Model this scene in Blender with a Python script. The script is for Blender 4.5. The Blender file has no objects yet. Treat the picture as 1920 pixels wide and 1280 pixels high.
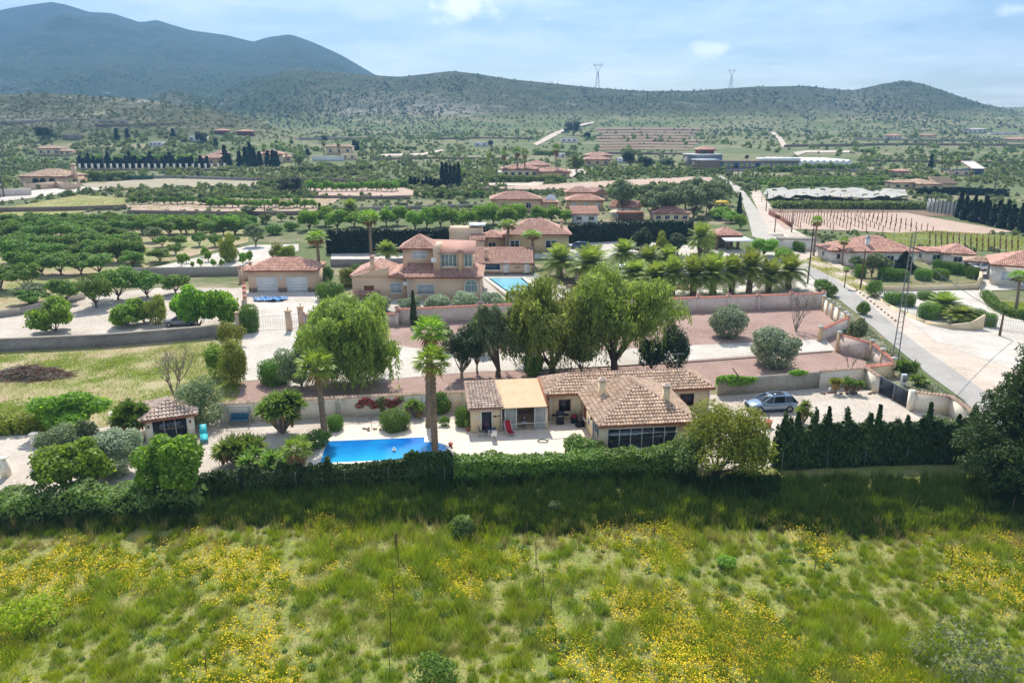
import bpy, bmesh, math, random
import numpy as np
from mathutils import Vector, Matrix, noise
S = bpy.context.scene
R = math.radians
# ------------------------------------------------------------------ camera, world, sun, exposure
CH, PITCH, F = 25.0, R(15.9), 1371.0          # camera height, pitch, focal length in pixels of a 1920 px wide picture
cam_d = bpy.data.cameras.new('camera'); cam = bpy.data.objects.new('camera', cam_d)
S.collection.objects.link(cam); S.camera = cam
cam.location = (0, 0, CH); cam.rotation_euler = (R(90) - PITCH, 0, 0)
cam_d.sensor_width = 36; cam_d.lens = F / 1920 * 36; cam_d.clip_start = .5; cam_d.clip_end = 20000
SUN_EL, SUN_AZ = R(54), R(-9)                 # sun ahead of the camera, a little to the left
w = bpy.data.worlds.new('World'); S.world = w; w.use_nodes = True
nt = w.node_tree; N = nt.nodes; L = nt.links
for n_ in list(N): N.remove(n_)
out = N.new('ShaderNodeOutputWorld'); bg = N.new('ShaderNodeBackground'); sky = N.new('ShaderNodeTexSky')
sky.sky_type = 'NISHITA'; sky.sun_disc = False; sky.sun_elevation = SUN_EL; sky.sun_rotation = SUN_AZ
sky.altitude = 300; sky.air_density = 1.2; sky.dust_density = .7; sky.ozone_density = 2.5
bg.inputs[1].default_value = .13
tc = N.new('ShaderNodeTexCoord'); sep = N.new('ShaderNodeSeparateXYZ')
L.new(tc.outputs['Generated'], sep.inputs[0])
def wm(op, a, b=None, c=None):
    n_ = N.new('ShaderNodeMath'); n_.operation = op
    for i, v in enumerate((a, b, c)):
        if v is None: continue
        if isinstance(v, (int, float)): n_.inputs[i].default_value = v
        else: L.new(v, n_.inputs[i])
    return n_.outputs[0]
# thin high cloud: direction projected on a high flat layer
zc = wm('MAXIMUM', sep.outputs[2], .02)
cx = wm('DIVIDE', sep.outputs[0], wm('ADD', zc, .12)); cy = wm('DIVIDE', sep.outputs[1], wm('ADD', zc, .12))
comb = N.new('ShaderNodeCombineXYZ'); L.new(cx, comb.inputs[0]); L.new(cy, comb.inputs[1])
cn = N.new('ShaderNodeTexNoise'); cn.inputs['Scale'].default_value = 1.1; cn.inputs['Detail'].default_value = 9; cn.inputs['Roughness'].default_value = .62
L.new(comb.outputs[0], cn.inputs['Vector'])
ramp = N.new('ShaderNodeValToRGB'); ramp.color_ramp.elements[0].position = .4; ramp.color_ramp.elements[1].position = .8
L.new(cn.outputs[0], ramp.inputs[0])
def puff(az, el, ra, re, amt):                # one small cumulus puff at a compass direction of the sky
    az, el = R(az), R(el)
    a_ = wm('ARCTAN2', sep.outputs[0], sep.outputs[1]); e_ = wm('ARCSINE', sep.outputs[2])
    pn = N.new('ShaderNodeTexNoise'); pn.inputs['Scale'].default_value = 26; pn.inputs['Detail'].default_value = 8; pn.inputs['Roughness'].default_value = .6
    L.new(tc.outputs['Generated'], pn.inputs['Vector'])
    dx = wm('DIVIDE', wm('SUBTRACT', a_, az), R(ra)); dy = wm('DIVIDE', wm('SUBTRACT', e_, el), R(re))
    d = wm('SQRT', wm('ADD', wm('MULTIPLY', dx, dx), wm('MULTIPLY', dy, dy)))
    v = wm('ADD', wm('SUBTRACT', 1, d), wm('MULTIPLY', wm('SUBTRACT', pn.outputs[0], .5), 2.6))
    mr = N.new('ShaderNodeMapRange'); mr.interpolation_type = 'SMOOTHSTEP'; mr.inputs[1].default_value = .05; mr.inputs[2].default_value = 1.0; L.new(v, mr.inputs[0])
    return wm('MULTIPLY', mr.outputs[0], amt)
cl = wm('MULTIPLY', ramp.outputs[0], .7)
for p_ in ((-3.6, 8.7, 3.2, 2.0, .85), (-26, 9.5, 7, 1.2, .6), (14.2, 5.7, 1.9, .8, .75), (32.5, 7.2, 1.7, .6, .6), (2.5, 7.9, 1.4, .4, .45), (-33, 8.6, 6, .9, .5)):
    cl = wm('MAXIMUM', cl, puff(*p_))
mix = N.new('ShaderNodeMixRGB'); mix.inputs[2].default_value = (12, 12.2, 12.6, 1)
L.new(cl, mix.inputs[0]); L.new(sky.outputs[0], mix.inputs[1]); L.new(mix.outputs[0], bg.inputs[0]); L.new(bg.outputs[0], out.inputs[0])
sd = bpy.data.lights.new('sun', 'SUN'); so = bpy.data.objects.new('sun', sd); S.collection.objects.link(so)
sd.energy = 5; sd.angle = R(.5); sd.color = (1, .955, .88)
sdir = Vector((math.sin(SUN_AZ) * math.cos(SUN_EL), math.cos(SUN_AZ) * math.cos(SUN_EL), math.sin(SUN_EL)))
so.rotation_euler = sdir.to_track_quat('Z', 'Y').to_euler(); so.location = sdir * 300
S.view_settings.view_transform = 'Standard'; S.view_settings.look = 'None'; S.view_settings.gamma = 1; S.view_settings.exposure = .34
S.render.engine = 'CYCLES'; S.cycles.max_bounces = 5; S.cycles.diffuse_bounces = 3; S.cycles.glossy_bounces = 2; S.cycles.transmission_bounces = 3; S.cycles.transparent_max_bounces = 6; S.cycles.volume_bounces = 0
S.cycles.use_fast_gi = False

# ------------------------------------------------------------------ terrain: one height function for the whole valley
def prof(Y):
    return np.interp(Y, [-200, 0, 34, 45.5, 48, 86, 100, 112, 150, 200, 343, 500, 700, 900, 1250, 2000, 6000],
                        [-2.2, -2, -1.3, -.1, 0, 0, .5, .9, 1.8, 3.2, 8.5, 14.5, 24, 36, 58, 90, 130])
def pyz(py, D): return CH + D * np.tan(np.arctan((640 - np.asarray(py, float)) / F) - PITCH)
def vnoise(x, y, s, seed=0):                  # smooth value noise, -1..1
    x = np.asarray(x, float) / s + seed * 17.31; y = np.asarray(y, float) / s + seed * 9.77
    xi, yi = np.floor(x), np.floor(y); fx, fy = x - xi, y - yi
    fx = fx * fx * (3 - 2 * fx); fy = fy * fy * (3 - 2 * fy)
    h = lambda a, b: (np.sin(a * 127.1 + b * 311.7 + seed * 7.7) * 43758.5453) % 1.0
    v = (h(xi, yi) * (1 - fx) + h(xi + 1, yi) * fx) * (1 - fy) + (h(xi, yi + 1) * (1 - fx) + h(xi + 1, yi + 1) * fx) * fy
    return v * 2 - 1
def fbm(x, y, s, o=4, seed=0):
    r = 0; a = 1; t = 0
    for i in range(o): r = r + a * vnoise(x, y, s / 2 ** i, seed + i); t += a; a *= .55
    return r / t
RIDGES = [  # crest distance, front width, back width, [(compass px, skyline px)...], roughness
 (2600, 1350, 900, [(-900, 150), (-300, 62), (0, 27), (60, 15), (100, 8), (135, 3), (160, 8), (200, 22), (240, 24), (290, 42), (320, 37), (345, 46), (380, 57), (440, 65), (490, 78), (515, 70), (560, 64), (600, 80), (650, 104), (708, 140), (760, 168), (840, 215), (900, 250), (1100, 300), (2600, 330)], .06),
 (1750, 650, 400, [(-900, 120), (0, 108), (110, 104), (250, 112), (400, 122), (500, 128), (600, 132), (700, 140), (800, 160), (950, 230), (2600, 330)], .05),
 (1250, 430, 600, [(-900, 250), (0, 250), (300, 215), (420, 170), (480, 148), (560, 130), (640, 136), (700, 141), (755, 144), (800, 139), (850, 133), (900, 139), (960, 149), (1050, 158), (1120, 165), (1200, 171), (1300, 170), (1400, 163), (1500, 161), (1560, 168), (1592, 169), (1640, 158), (1680, 151), (1720, 158), (1780, 178), (1840, 197), (1920, 214), (2050, 235), (2300, 252), (2600, 262)], .035),
 (950, 150, 180, [(-900, 330), (200, 260), (260, 190), (340, 168), (400, 184), (450, 240), (560, 240), (640, 205), (690, 199), (740, 232), (770, 222), (850, 196), (930, 214), (980, 250), (1400, 330), (2600, 330)], .03),
 (650, 230, 200, [(-900, 190), (-100, 186), (0, 178), (60, 176), (90, 174), (200, 181), (300, 189), (400, 205), (470, 221), (540, 243), (620, 275), (900, 330), (2600, 330)], .04),
]
def g(x, y):
    x = np.asarray(x, float); y = np.asarray(y, float)
    Y = np.maximum(y, 1.0)
    z = prof(y)
    px = 960 + F * x / (Y * math.cos(PITCH))
    if Y.max() <= 220: return z
    b = z + np.where(Y > 220, fbm(x, y, 90, 3, 3) * 1.2 * np.clip((Y - 220) / 200, 0, 1), 0)
    z = b
    for D, wf, wb, pts, rg in RIDGES:
        if Y.max() <= D - wf or Y.min() >= D + wb: continue
        cz = pyz(np.interp(px, [p[0] for p in pts], [p[1] for p in pts]), D)
        h = np.maximum(cz - prof(D), -30)
        s = np.clip((Y - (D - wf)) / wf, 0, 1); s = np.where(Y > D, 1 - np.clip((Y - D) / wb, 0, 1), s)
        s = np.where(Y > D, s * s * (3 - 2 * s), s ** 1.25 * (1 + .25 * (1 - s)))
        e = h * s * (1 + (rg * 3.2 + .12) * (1.3 * fbm(x, y * .3, D * .1, 5, 11) - .5 * np.abs(fbm(x, y * .4, D * .05, 3, 21))) * np.clip((1 - s) * 2.6, 0, 1)) + rg * 22 * fbm(x, y, D * .03, 4, 5) * s * np.clip((1 - s) * 6 + .1, 0, 1)
        z = np.maximum(z, np.where((s > 0) & (h > 0), b * (1 - s) + (prof(D)) * s + e, -99))
    return z
def dirs(px, py):
    px = np.asarray(px, float); py = np.asarray(py, float)
    v = (640 - py) / F
    dy = math.cos(PITCH) + v * math.sin(PITCH); dz = -math.sin(PITCH) + v * math.cos(PITCH)
    return (px - 960) / F / dy, dz / dy       # x and z per metre of y
def Pm(px, py):                               # ground points seen at these picture positions
    ax, az = dirs(px, py); ax = np.atleast_1d(ax); az = np.atleast_1d(az)
    n = len(ax); lo = np.full(n, 18.0); hi = np.full(n, 4000.0); todo = np.arange(n)
    for Ys in (np.geomspace(18, 219, 60), np.geomspace(218, 640, 50), np.geomspace(640, 1300, 60), np.geomspace(1300, 4000, 80)):
        if not len(todo): break
        X = ax[todo, None] * Ys; Z = CH + az[todo, None] * Ys
        below = Z <= g(X, np.broadcast_to(Ys, X.shape)); hit = below.any(1); i = np.maximum(np.argmax(below, 1), 1)
        lo[todo[hit]] = Ys[i[hit] - 1]; hi[todo[hit]] = Ys[i[hit]]; todo = todo[~hit]
    if len(todo): lo[todo] = 3990
    near = hi < 220
    for grp in (near, ~near):
        if not grp.any(): continue
        a_, z_, l_, h_ = ax[grp], az[grp], lo[grp], hi[grp]
        for _ in range(14):
            m = (l_ + h_) / 2; b = CH + z_ * m <= g(a_ * m, m); h_ = np.where(b, m, h_); l_ = np.where(b, l_, m)
        lo[grp] = l_; hi[grp] = h_
    m = (lo + hi) / 2
    return np.stack([ax * m, m, g(ax * m, m)], 1)
def P(px, py, dz=0):
    v = Pm([px], [py])[0]; return Vector((v[0], v[1], v[2] + dz))
def W(px, py, Y):                             # the point of the upright plane at distance Y seen there
    ax, az = dirs(px, py); return Vector((float(ax) * Y, Y, CH + float(az) * Y))
def mpp(p): return (p[1] * math.cos(PITCH) + (CH - p[2]) * math.sin(PITCH)) / F   # metres per picture pixel at a point

# ------------------------------------------------------------------ object bookkeeping
COL = S.collection
def tag(o, label=None, cat=None, group=None, kind=None):
    if label: o['label'] = label
    if cat: o['category'] = cat
    if group: o['group'] = group
    if kind: o['kind'] = kind
    return o
def empty(name, loc, rz=0, label=None, cat=None, group=None):
    o = bpy.data.objects.new(name, None); COL.objects.link(o); o.location = loc; o.rotation_euler = (0, 0, rz); o.empty_display_size = .3
    return tag(o, label, cat, group)
KIDS = {}                                     # thing name -> its copied parts, so that repeats stay quick
def copy_tree(o, parent=None):
    c = o.copy(); COL.objects.link(c); c.parent = parent
    if o.name not in KIDS: KIDS[o.name] = list(o.children)
    for ch in KIDS[o.name]: copy_tree(ch, c)
    return c
class MB:                                     # collects faces; build() links them as one mesh object
    def __init__(s): s.V = []; s.F = []; s.n = 0; s.UV = []
    def add(s, V, Fs, mi=0):
        V = np.asarray(V, float).reshape(-1, 3); Fs = np.asarray(Fs, int)
        s.V.append(V); s.F.append((Fs + s.n, mi)); s.n += len(V); return s
    def box(s, c, d, rz=0, mi=0, taper=1):
        x, y, z = d[0] / 2, d[1] / 2, d[2] / 2; t = taper
        v = np.array([(-x, -y, -z), (x, -y, -z), (x, y, -z), (-x, y, -z), (-x * t, -y * t, z), (x * t, -y * t, z), (x * t, y * t, z), (-x * t, y * t, z)])
        c_, s_ = math.cos(rz), math.sin(rz)
        v = np.stack([v[:, 0] * c_ - v[:, 1] * s_, v[:, 0] * s_ + v[:, 1] * c_, v[:, 2]], 1) + np.array(c)
        return s.add(v, [(0, 3, 2, 1), (4, 5, 6, 7), (0, 1, 5, 4), (1, 2, 6, 5), (2, 3, 7, 6), (3, 0, 4, 7)], mi)
    def bx(s, x0, x1, y0, y1, z0, z1, mi=0): return s.box(((x0 + x1) / 2, (y0 + y1) / 2, (z0 + z1) / 2), (x1 - x0, y1 - y0, z1 - z0), 0, mi)
    def tube(s, pts, rad, n=8, mi=0, cap=True):
        pts = [Vector(p) for p in pts]; rad = rad if hasattr(rad, '__len__') else [rad] * len(pts)
        rings = []; prev = None
        for i, p in enumerate(pts):
            d = (pts[min(i + 1, len(pts) - 1)] - pts[max(i - 1, 0)]).normalized()
            a = d.orthogonal().normalized() if prev is None else (prev - d * prev.dot(d)).normalized(); prev = a
            b = d.cross(a)
            rings.append([tuple(p + (a * math.cos(t) + b * math.sin(t)) * rad[i]) for t in (2 * math.pi * k / n for k in range(n))])
        V = [v for r_ in rings for v in r_]; Fs = []
        for i in range(len(pts) - 1):
            for k in range(n): Fs.append((i * n + k, i * n + (k + 1) % n, (i + 1) * n + (k + 1) % n, (i + 1) * n + k))
        s.add(V, Fs, mi)
        if cap:
            for e, r_ in ((0, rings[0][::-1]), (1, rings[-1])): s.poly(r_, mi)
        return s
    def poly(s, pts, mi=0):
        return s.add(pts, [tuple(range(len(pts)))], mi)
    def prism(s, pts, h, mi=0):               # polygon in xy (list of xyz), extruded up by h
        b = [tuple(p) for p in pts]; t = [(p[0], p[1], p[2] + h) for p in pts]; n = len(b)
        s.poly(b[::-1], mi); s.poly(t, mi)
        for i in range(n): s.poly([b[i], b[(i + 1) % n], t[(i + 1) % n], t[i]], mi)
        return s
    def build(s, name, mats, parent=None, smooth=False, bevel=0):
        if not isinstance(mats, (list, tuple)): mats = [mats]
        me = bpy.data.meshes.new(name); V = np.concatenate(s.V)
        tot = sum(len(f) for f, _ in s.F); loops = sum(f.size for f, _ in s.F)
        me.vertices.add(len(V)); me.vertices.foreach_set('co', V.astype(np.float32).ravel())
        me.loops.add(loops); me.polygons.add(tot)
        li = np.concatenate([f.ravel() for f, _ in s.F]); me.loops.foreach_set('vertex_index', li.astype(np.int32))
        cnt = np.concatenate([np.full(len(f), f.shape[1]) for f, _ in s.F]); st = np.concatenate([[0], np.cumsum(cnt)[:-1]])
        me.polygons.foreach_set('loop_start', st.astype(np.int32))
        mi = np.concatenate([np.full(len(f), m_) for f, m_ in s.F]); me.polygons.foreach_set('material_index', mi.astype(np.int32))
        if smooth: me.polygons.foreach_set('use_smooth', np.ones(tot, bool))
        for m_ in mats: me.materials.append(m_)
        me.update(calc_edges=True)
        o = bpy.data.objects.new(name, me); COL.objects.link(o); o.parent = parent
        if bevel:
            md = o.modifiers.new('bevel', 'BEVEL'); md.width = bevel; md.segments = 2; md.limit_method = 'ANGLE'
        return o

# ------------------------------------------------------------------ materials
def lin(h):
    h = h.lstrip('#'); c = [int(h[i:i + 2], 16) / 255 for i in (0, 2, 4)]
    return tuple(v / 12.92 if v <= .04045 else ((v + .055) / 1.055) ** 2.4 for v in c) + (1,)
def newmat(name):
    m = bpy.data.materials.new(name); m.use_nodes = True; nt = m.node_tree
    return m, nt.nodes, nt.links, nt.nodes['Principled BSDF']
def mixc(N, L, fac, a, b, mode='MIX'):
    n = N.new('ShaderNodeMixRGB'); n.blend_type = mode
    for i, v in enumerate((fac, a, b)):
        if isinstance(v, (int, float)): n.inputs[i].default_value = v
        elif isinstance(v, tuple): n.inputs[i].default_value = v
        else: L.new(v, n.inputs[i])
    return n.outputs[0]
def tex(N, L, vec, scale, detail=5, rough=.6, sc=(1, 1, 1), lo=.35, hi=.65):
    mp = N.new('ShaderNodeMapping'); mp.inputs['Scale'].default_value = sc; L.new(vec, mp.inputs[0])
    n = N.new('ShaderNodeTexNoise'); n.inputs['Scale'].default_value = scale; n.inputs['Detail'].default_value = detail; n.inputs['Roughness'].default_value = rough
    L.new(mp.outputs[0], n.inputs['Vector'])
    r = N.new('ShaderNodeMapRange'); r.inputs[1].default_value = lo; r.inputs[2].default_value = hi; L.new(n.outputs[0], r.inputs[0])
    return r.outputs[0]
def bump(N, L, b, h, s=.3, d=.05):
    bn = N.new('ShaderNodeBump'); bn.inputs['Strength'].default_value = s; bn.inputs['Distance'].default_value = d
    L.new(h, bn.inputs['Height']); L.new(bn.outputs[0], b.inputs['Normal'])
def mat(name, c1, c2=None, scale=1.5, rough=.85, c3=None, s3=12, bstr=.25, metal=0, spec=.3, obj=True, isl=0, sc=(1, 1, 1)):
    """mottled surface: c1/c2 in large patches, c3 in small ones"""
    m, N, L, b = newmat(name); c1 = lin(c1); c2 = lin(c2) if c2 else tuple(v * .8 for v in c1[:3]) + (1,)
    t = N.new('ShaderNodeTexCoord'); geo = N.new('ShaderNodeNewGeometry'); v = geo.outputs['Position'] if not obj else t.outputs['Object']
    col = mixc(N, L, tex(N, L, v, scale, 6, .65, sc), c1, c2)
    f = tex(N, L, v, s3, 4, .7, sc)
    if c3: col = mixc(N, L, tex(N, L, v, s3, 4, .7, sc, .52, .72), col, lin(c3))
    if isl:
        hs = N.new('ShaderNodeHueSaturation'); mr = N.new('ShaderNodeMapRange'); mr.inputs[3].default_value = 1 - isl; mr.inputs[4].default_value = 1 + isl
        L.new(geo.outputs['Random Per Island'], mr.inputs[0]); L.new(mr.outputs[0], hs.inputs['Value']); L.new(col, hs.inputs['Color']); col = hs.outputs[0]
    L.new(col, b.inputs['Base Color']); b.inputs['Roughness'].default_value = rough; b.inputs['Metallic'].default_value = metal
    b.inputs['Specular IOR Level'].default_value = spec
    if bstr: bump(N, L, b, f, bstr, .02)
    return m
def leafmat(name, c1, c2, c3=None, tr=.35, rough=.55, spec=.25, sat=.97, hue=True):
    """foliage: hue differs leaf by leaf and plant by plant; light passes through"""
    m, N, L, b = newmat(name); geo = N.new('ShaderNodeNewGeometry'); oi = N.new('ShaderNodeObjectInfo')
    r = N.new('ShaderNodeValToRGB'); r.color_ramp.elements[0].color = lin(c1); r.color_ramp.elements[1].color = lin(c2)
    if c3: e = r.color_ramp.elements.new(.93); e.color = lin(c2); r.color_ramp.elements[-1].color = lin(c3)
    L.new(geo.outputs['Random Per Island'], r.inputs[0])
    hs = N.new('ShaderNodeHueSaturation'); mr = N.new('ShaderNodeMapRange'); mr.inputs[3].default_value = .76; mr.inputs[4].default_value = 1.08
    L.new(oi.outputs['Random'], mr.inputs[0]); L.new(mr.outputs[0], hs.inputs['Value'])
    mh = N.new('ShaderNodeMapRange'); mh.inputs[3].default_value = .466 if hue else .5; mh.inputs[4].default_value = .496 if hue else .5; hs.inputs['Saturation'].default_value = sat; L.new(oi.outputs['Random'], mh.inputs[0]); L.new(mh.outputs[0], hs.inputs['Hue'])
    pt = tex(N, L, geo.outputs['Position'], .7, 3, .6); mv = N.new('ShaderNodeMath'); mv.operation = 'MULTIPLY_ADD'; mv.inputs[1].default_value = .3; mv.inputs[2].default_value = .85; L.new(pt, mv.inputs[0])
    L.new(r.outputs[0], hs.inputs['Color']); col = mixc(N, L, 1.0, hs.outputs[0], mv.outputs[0], 'MULTIPLY')
    L.new(col, b.inputs['Base Color']); b.inputs['Roughness'].default_value = rough; b.inputs['Specular IOR Level'].default_value = spec
    t = N.new('ShaderNodeBsdfTranslucent'); L.new(mixc(N, L, 1.0, col, (1.25, 1.3, .7, 1), 'MULTIPLY'), t.inputs[0])
    mx = N.new('ShaderNodeMixShader'); mx.inputs[0].default_value = tr; o = N['Material Output']
    L.new(b.outputs[0], mx.inputs[1]); L.new(t.outputs[0], mx.inputs[2]); L.new(mx.outputs[0], o.inputs[0])
    return m
M = {}
M['cream'] = mat('cream_plaster', 'e3cfab', 'd9c29c', .7, .9, 'c4ad88', 6, .15)
M['cream2'] = mat('white_plaster', 'efe7d6', 'e6dbc6', .6, .9, 'd0c5b0', 5, .15)
M['peach'] = mat('peach_plaster', 'd6bba0', 'ccae92', .5, .9, 'c0a286', 5, .15)
M['peach2'] = mat('light_peach_plaster', 'd1b68e', 'c9ab82', .5, .9)
M['yellow'] = mat('yellow_plaster', 'cfb78f', 'c6ac80', .5, .9)
M['whitewall'] = mat('whitewashed_wall', 'e8e2d8', 'dcd4c8', .5, .9, 'c8beb0', 4, .12)
M['grey_wall'] = mat('grey_block_wall', '97908a', '857d76', .5, .95, '6d665f', 3, .3)
M['greywall2'] = mat('pale_render_wall', 'a59d90', '968d80', .6, .95, '7d7569', 3, .3)
M['pinkwall'] = mat('pinkish_render', 'dccdc2', 'cfbdb0', .4, .95, 'bba999', 3, .2)
M['white'] = mat('white_paint', 'dfe0de', 'd2d3d2', 2, .5, None, 9, 0)
M['glass'] = mat('dark_window_glass', '161c22', '20282f', .8, .08, None, 3, 0, 0, .8)
M['shutter'] = mat('white_shutter', 'c9cdd0', 'b8bdc2', 3, .6, None, 12, .1)
M['curtain'] = mat('grey_green_blind', '8a9a94', '76877f', 3, .6, None, 12, .1)
M['blueglass'] = mat('dark_blue_glass', '1e3d55', '16314a', 1, .1, None, 5, 0, 0, .8)
M['tile'] = mat('weathered_roof_tile', 'c6aa90', 'b2947a', .8, .85, 'd3bda8', 3, .2, isl=.26)
M['tile_grey'] = mat('greyed_roof_tile', 'bfab9a', 'a89284', .8, .9, 'd2c2b2', 3, .2, isl=.26)
M['tile_pink'] = mat('pink_red_roof_tile', 'c69f8c', 'b68a76', .6, .8, 'd6b8a6', 3, .2, isl=.24)
M['tile_orange'] = mat('orange_roof_tile', 'd0a38e', 'c3917c', 1.0, .8, 'dfc0b0', 4, .2, isl=.3)
M['tilebase'] = mat('tile_mortar_bed', 'a98676', '997666', 2, .95)
M['ridge'] = mat('ridge_tile', 'bb9f8c', 'a98a76', 2, .9, 'bfa692', 5, .2, isl=.2)
M['ridge_pink'] = mat('ridge_tile_red', 'c0948a', 'b08278', 2, .9, None, 5, .2, isl=.2)
M['fascia'] = mat('painted_fascia', 'a06a4d', '8d5a40', 2, .8)
M['coping_red'] = mat('red_coping_tile', 'c2806c', 'b57260', 2, .8, 'cf9c8a', 6, .2, isl=.2)
M['stone'] = mat('stone_base', '8c7b6b', '77685a', 2, .95, '5f5348', 6, .4)
M['asphalt'] = mat('asphalt', 'aaa59d', '99948c', .2, .95, 'b6b1a9', 1.6, .1, obj=False)
M['concrete'] = mat('pale_concrete', 'b7b0a4', 'aaa397', .3, .95, 'c2bcb1', 2, .1, obj=False)
M['gravel'] = mat('pale_gravel', 'c6bbad', 'ad9f8f', .22, .97, 'd6cdc0', 3, .5, obj=False)
M['gravel_w'] = mat('white_gravel', 'cbc3b8', 'b2a99b', .18, .97, 'd8d1c6', 3, .4, obj=False)
M['gravel_red'] = mat('red_gravel', 'a58a7e', '8f7569', .2, .97, 'b59c90', 3, .5, obj=False)
M['sand'] = mat('sandy_ground', 'cbbcac', 'b5a492', .2, .97, 'd8cabb', 2.5, .5, obj=False)
M['soil'] = mat('reddish_soil', 'bca491', 'ae9582', .25, .97, 'c9b3a0', 2, .5, obj=False)
M['metal'] = mat('galvanised_steel', '8d9092', '7c7f81', 3, .45, None, 8, 0, .6)
M['dark_metal'] = mat('dark_iron', '2e2c2b', '3b3836', 3, .5, None, 8, 0, .4)
M['black'] = mat('black_plastic', '17181a', '202123', 3, .4, None, 8, 0)
M['wood'] = mat('brown_wood', '6e5440', '5c4534', 2, .85, None, 9, .2)
M['pole'] = mat('weathered_pole', '6b6058', '59504a', 2, .9, None, 9, .2)
M['rust'] = mat('rusty_iron', '7a4a35', '69402f', 3, .9, None, 8, .2)
M['bark'] = mat('bark', '6a5746', '54453a', 3, .95, '7d6a58', 14, .6)
M['bark_palm'] = mat('palm_bark', '94826e', '7c6b5a', 3, .95, '5a4b3f', 9, .8, sc=(1, 1, 3))
M['bark_pale'] = mat('pale_bark', '8f8377', '7a6f64', 3, .95)
M['terracotta'] = mat('terracotta', 'a86146', '96533a', 4, .8)
M['rubber'] = mat('tyre_rubber', '18181a', '1f1f20', 5, .8, None, 9, 0)
M['carpaint'] = mat('pale_blue_silver_paint', '8fa0b2', '8a9bad', 1, .25, None, 9, 0, .5, .6)
M['bluecar'] = mat('blue_grey_paint', '5d6f88', '5a6c85', 1, .25, None, 9, 0, .5, .6)
M['rim'] = mat('alloy_rim', '8c8f92', '7c7f82', 6, .3, None, 9, 0, .8)
M['lamp'] = mat('lamp_glass', 'd8dde0', 'c8cdd0', 6, .15, None, 9, 0)
M['net'] = mat('white_plastic_sheet', 'b8b5aa', 'a39f93', .5, .7, '8f8b80', 3, .2)
M['turq'] = mat('turquoise_plastic', '3fb8bd', '36abb0', 3, .5)
M['bluetarp'] = mat('blue_tarp', '2f79b5', '26689f', 2, .5, '5b9bcc', 4, .4)
M['redcloth'] = mat('red_cloth', 'a52330', '8f1c28', 3, .8)
M['awning'] = mat('ribbed_cream_sheet', 'cdb08a', 'c0a27c', 1, .6, None, 9, 0)
M['fence_green'] = mat('green_wire_mesh', '3f5a4c', '35503f', 3, .7)
M['yellowp'] = mat('yellow_canvas', 'd6b41f', 'c4a41c', 3, .6)
M['leaf_fig'] = leafmat('bright_broad_leaf', '5c8c2a', '8cba3c', 'aed05c', .52, .5)
M['leaf_almond'] = leafmat('almond_leaf', '557d2e', '7aa044', '94b25c', .42)
M['leaf_lime'] = leafmat('lime_green_leaf', '64962c', '92c044', None, .46)
M['leaf_pepper'] = leafmat('pepper_tree_leaf', '6c843c', '9cb45a', 'bac880', .58)
M['leaf_dark'] = leafmat('dark_green_leaf', '2c4024', '4a6038', '667a50', .25)
M['leaf_green'] = leafmat('mid_green_leaf', '587438', '7e9a4c', '98ae66', .38)
M['leaf_yel'] = leafmat('yellow_green_leaf', '6f8228', '98a838', 'b0aa4c', .4)
M['leaf_olive'] = leafmat('silvery_olive_leaf', '7c8e70', 'a8b89a', 'c4d0b8', .3)
M['leaf_grey'] = leafmat('dull_grey_leaf', '62744e', '8a9c6e', 'a2ad88', .32)
M['leaf_cyp'] = leafmat('cypress_needles', '2a4419', '44642a', '5c7c34', .22)
M['leaf_cyp2'] = leafmat('far_cypress_needles', '1b2c19', '2c4326', None, .12)
M['leaf_pine'] = leafmat('pine_needles', '304822', '4c6830', '6a8244', .24)
M['leaf_palm'] = leafmat('fan_palm_leaf', '648a2c', '92b846', None, .4, .45)
M['leaf_phx'] = leafmat('date_palm_leaf', '6c8834', 'a2b656', 'c0c070', .35, .45)
M['leaf_yucca'] = leafmat('yucca_blade', '557a34', '8cb250', 'aec870', .3, .5)
M['leaf_hedge'] = leafmat('hedge_leaf', '4a7228', '6f9c38', '86ae4c', .32)
M['leaf_dead'] = leafmat('dead_palm_leaf', '8a7048', 'a88d5e', None, .2, .8)
M['leaf_purple'] = leafmat('purple_leaf', '4a2f45', '6b4862', None, .2)
M['bougain'] = leafmat('bougainvillea_flower', '9f1a3c', 'cc3058', None, .35, .6, .1, 1, False)
M['grass'] = leafmat('meadow_grass', '70902e', 'b2c24e', 'd2c87a', .48, .7, .1, 1.08)
M['grass_mid'] = leafmat('mid_green_tussock', '62842f', '92b046', 'acbc66', .48, .7, .1, 1.05)
M['grass_olive'] = leafmat('olive_tussock', '848c46', 'aeb064', 'c6bc84', .42, .8, .1)
M['straw'] = leafmat('dry_straw', '9f9060', 'bcac7c', None, .35, .8, .1, 1, False)
M['weeds'] = leafmat('tall_weeds', '2a441c', '48692a', '687e40', .3, .7, .1)  # dark green weeds, leaf colour lowered further to carry the hedge's shade
M['flower'] = leafmat('yellow_wildflower', 'eec818', 'ffe640', None, .12, .6, .1, 1, False)
M['weeds_d'] = leafmat('scrub_leaf', '5e6a4c', '808a64', '9a9a7c', .22, .8, .1)
M['scrub_green'] = leafmat('valley_bush_leaf', '62744a', '869660', '9ca070', .3, .8, .1)
M['pine_far'] = leafmat('far_pine', '44584a', '5c705a', None, .15, .8, .1)
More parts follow.
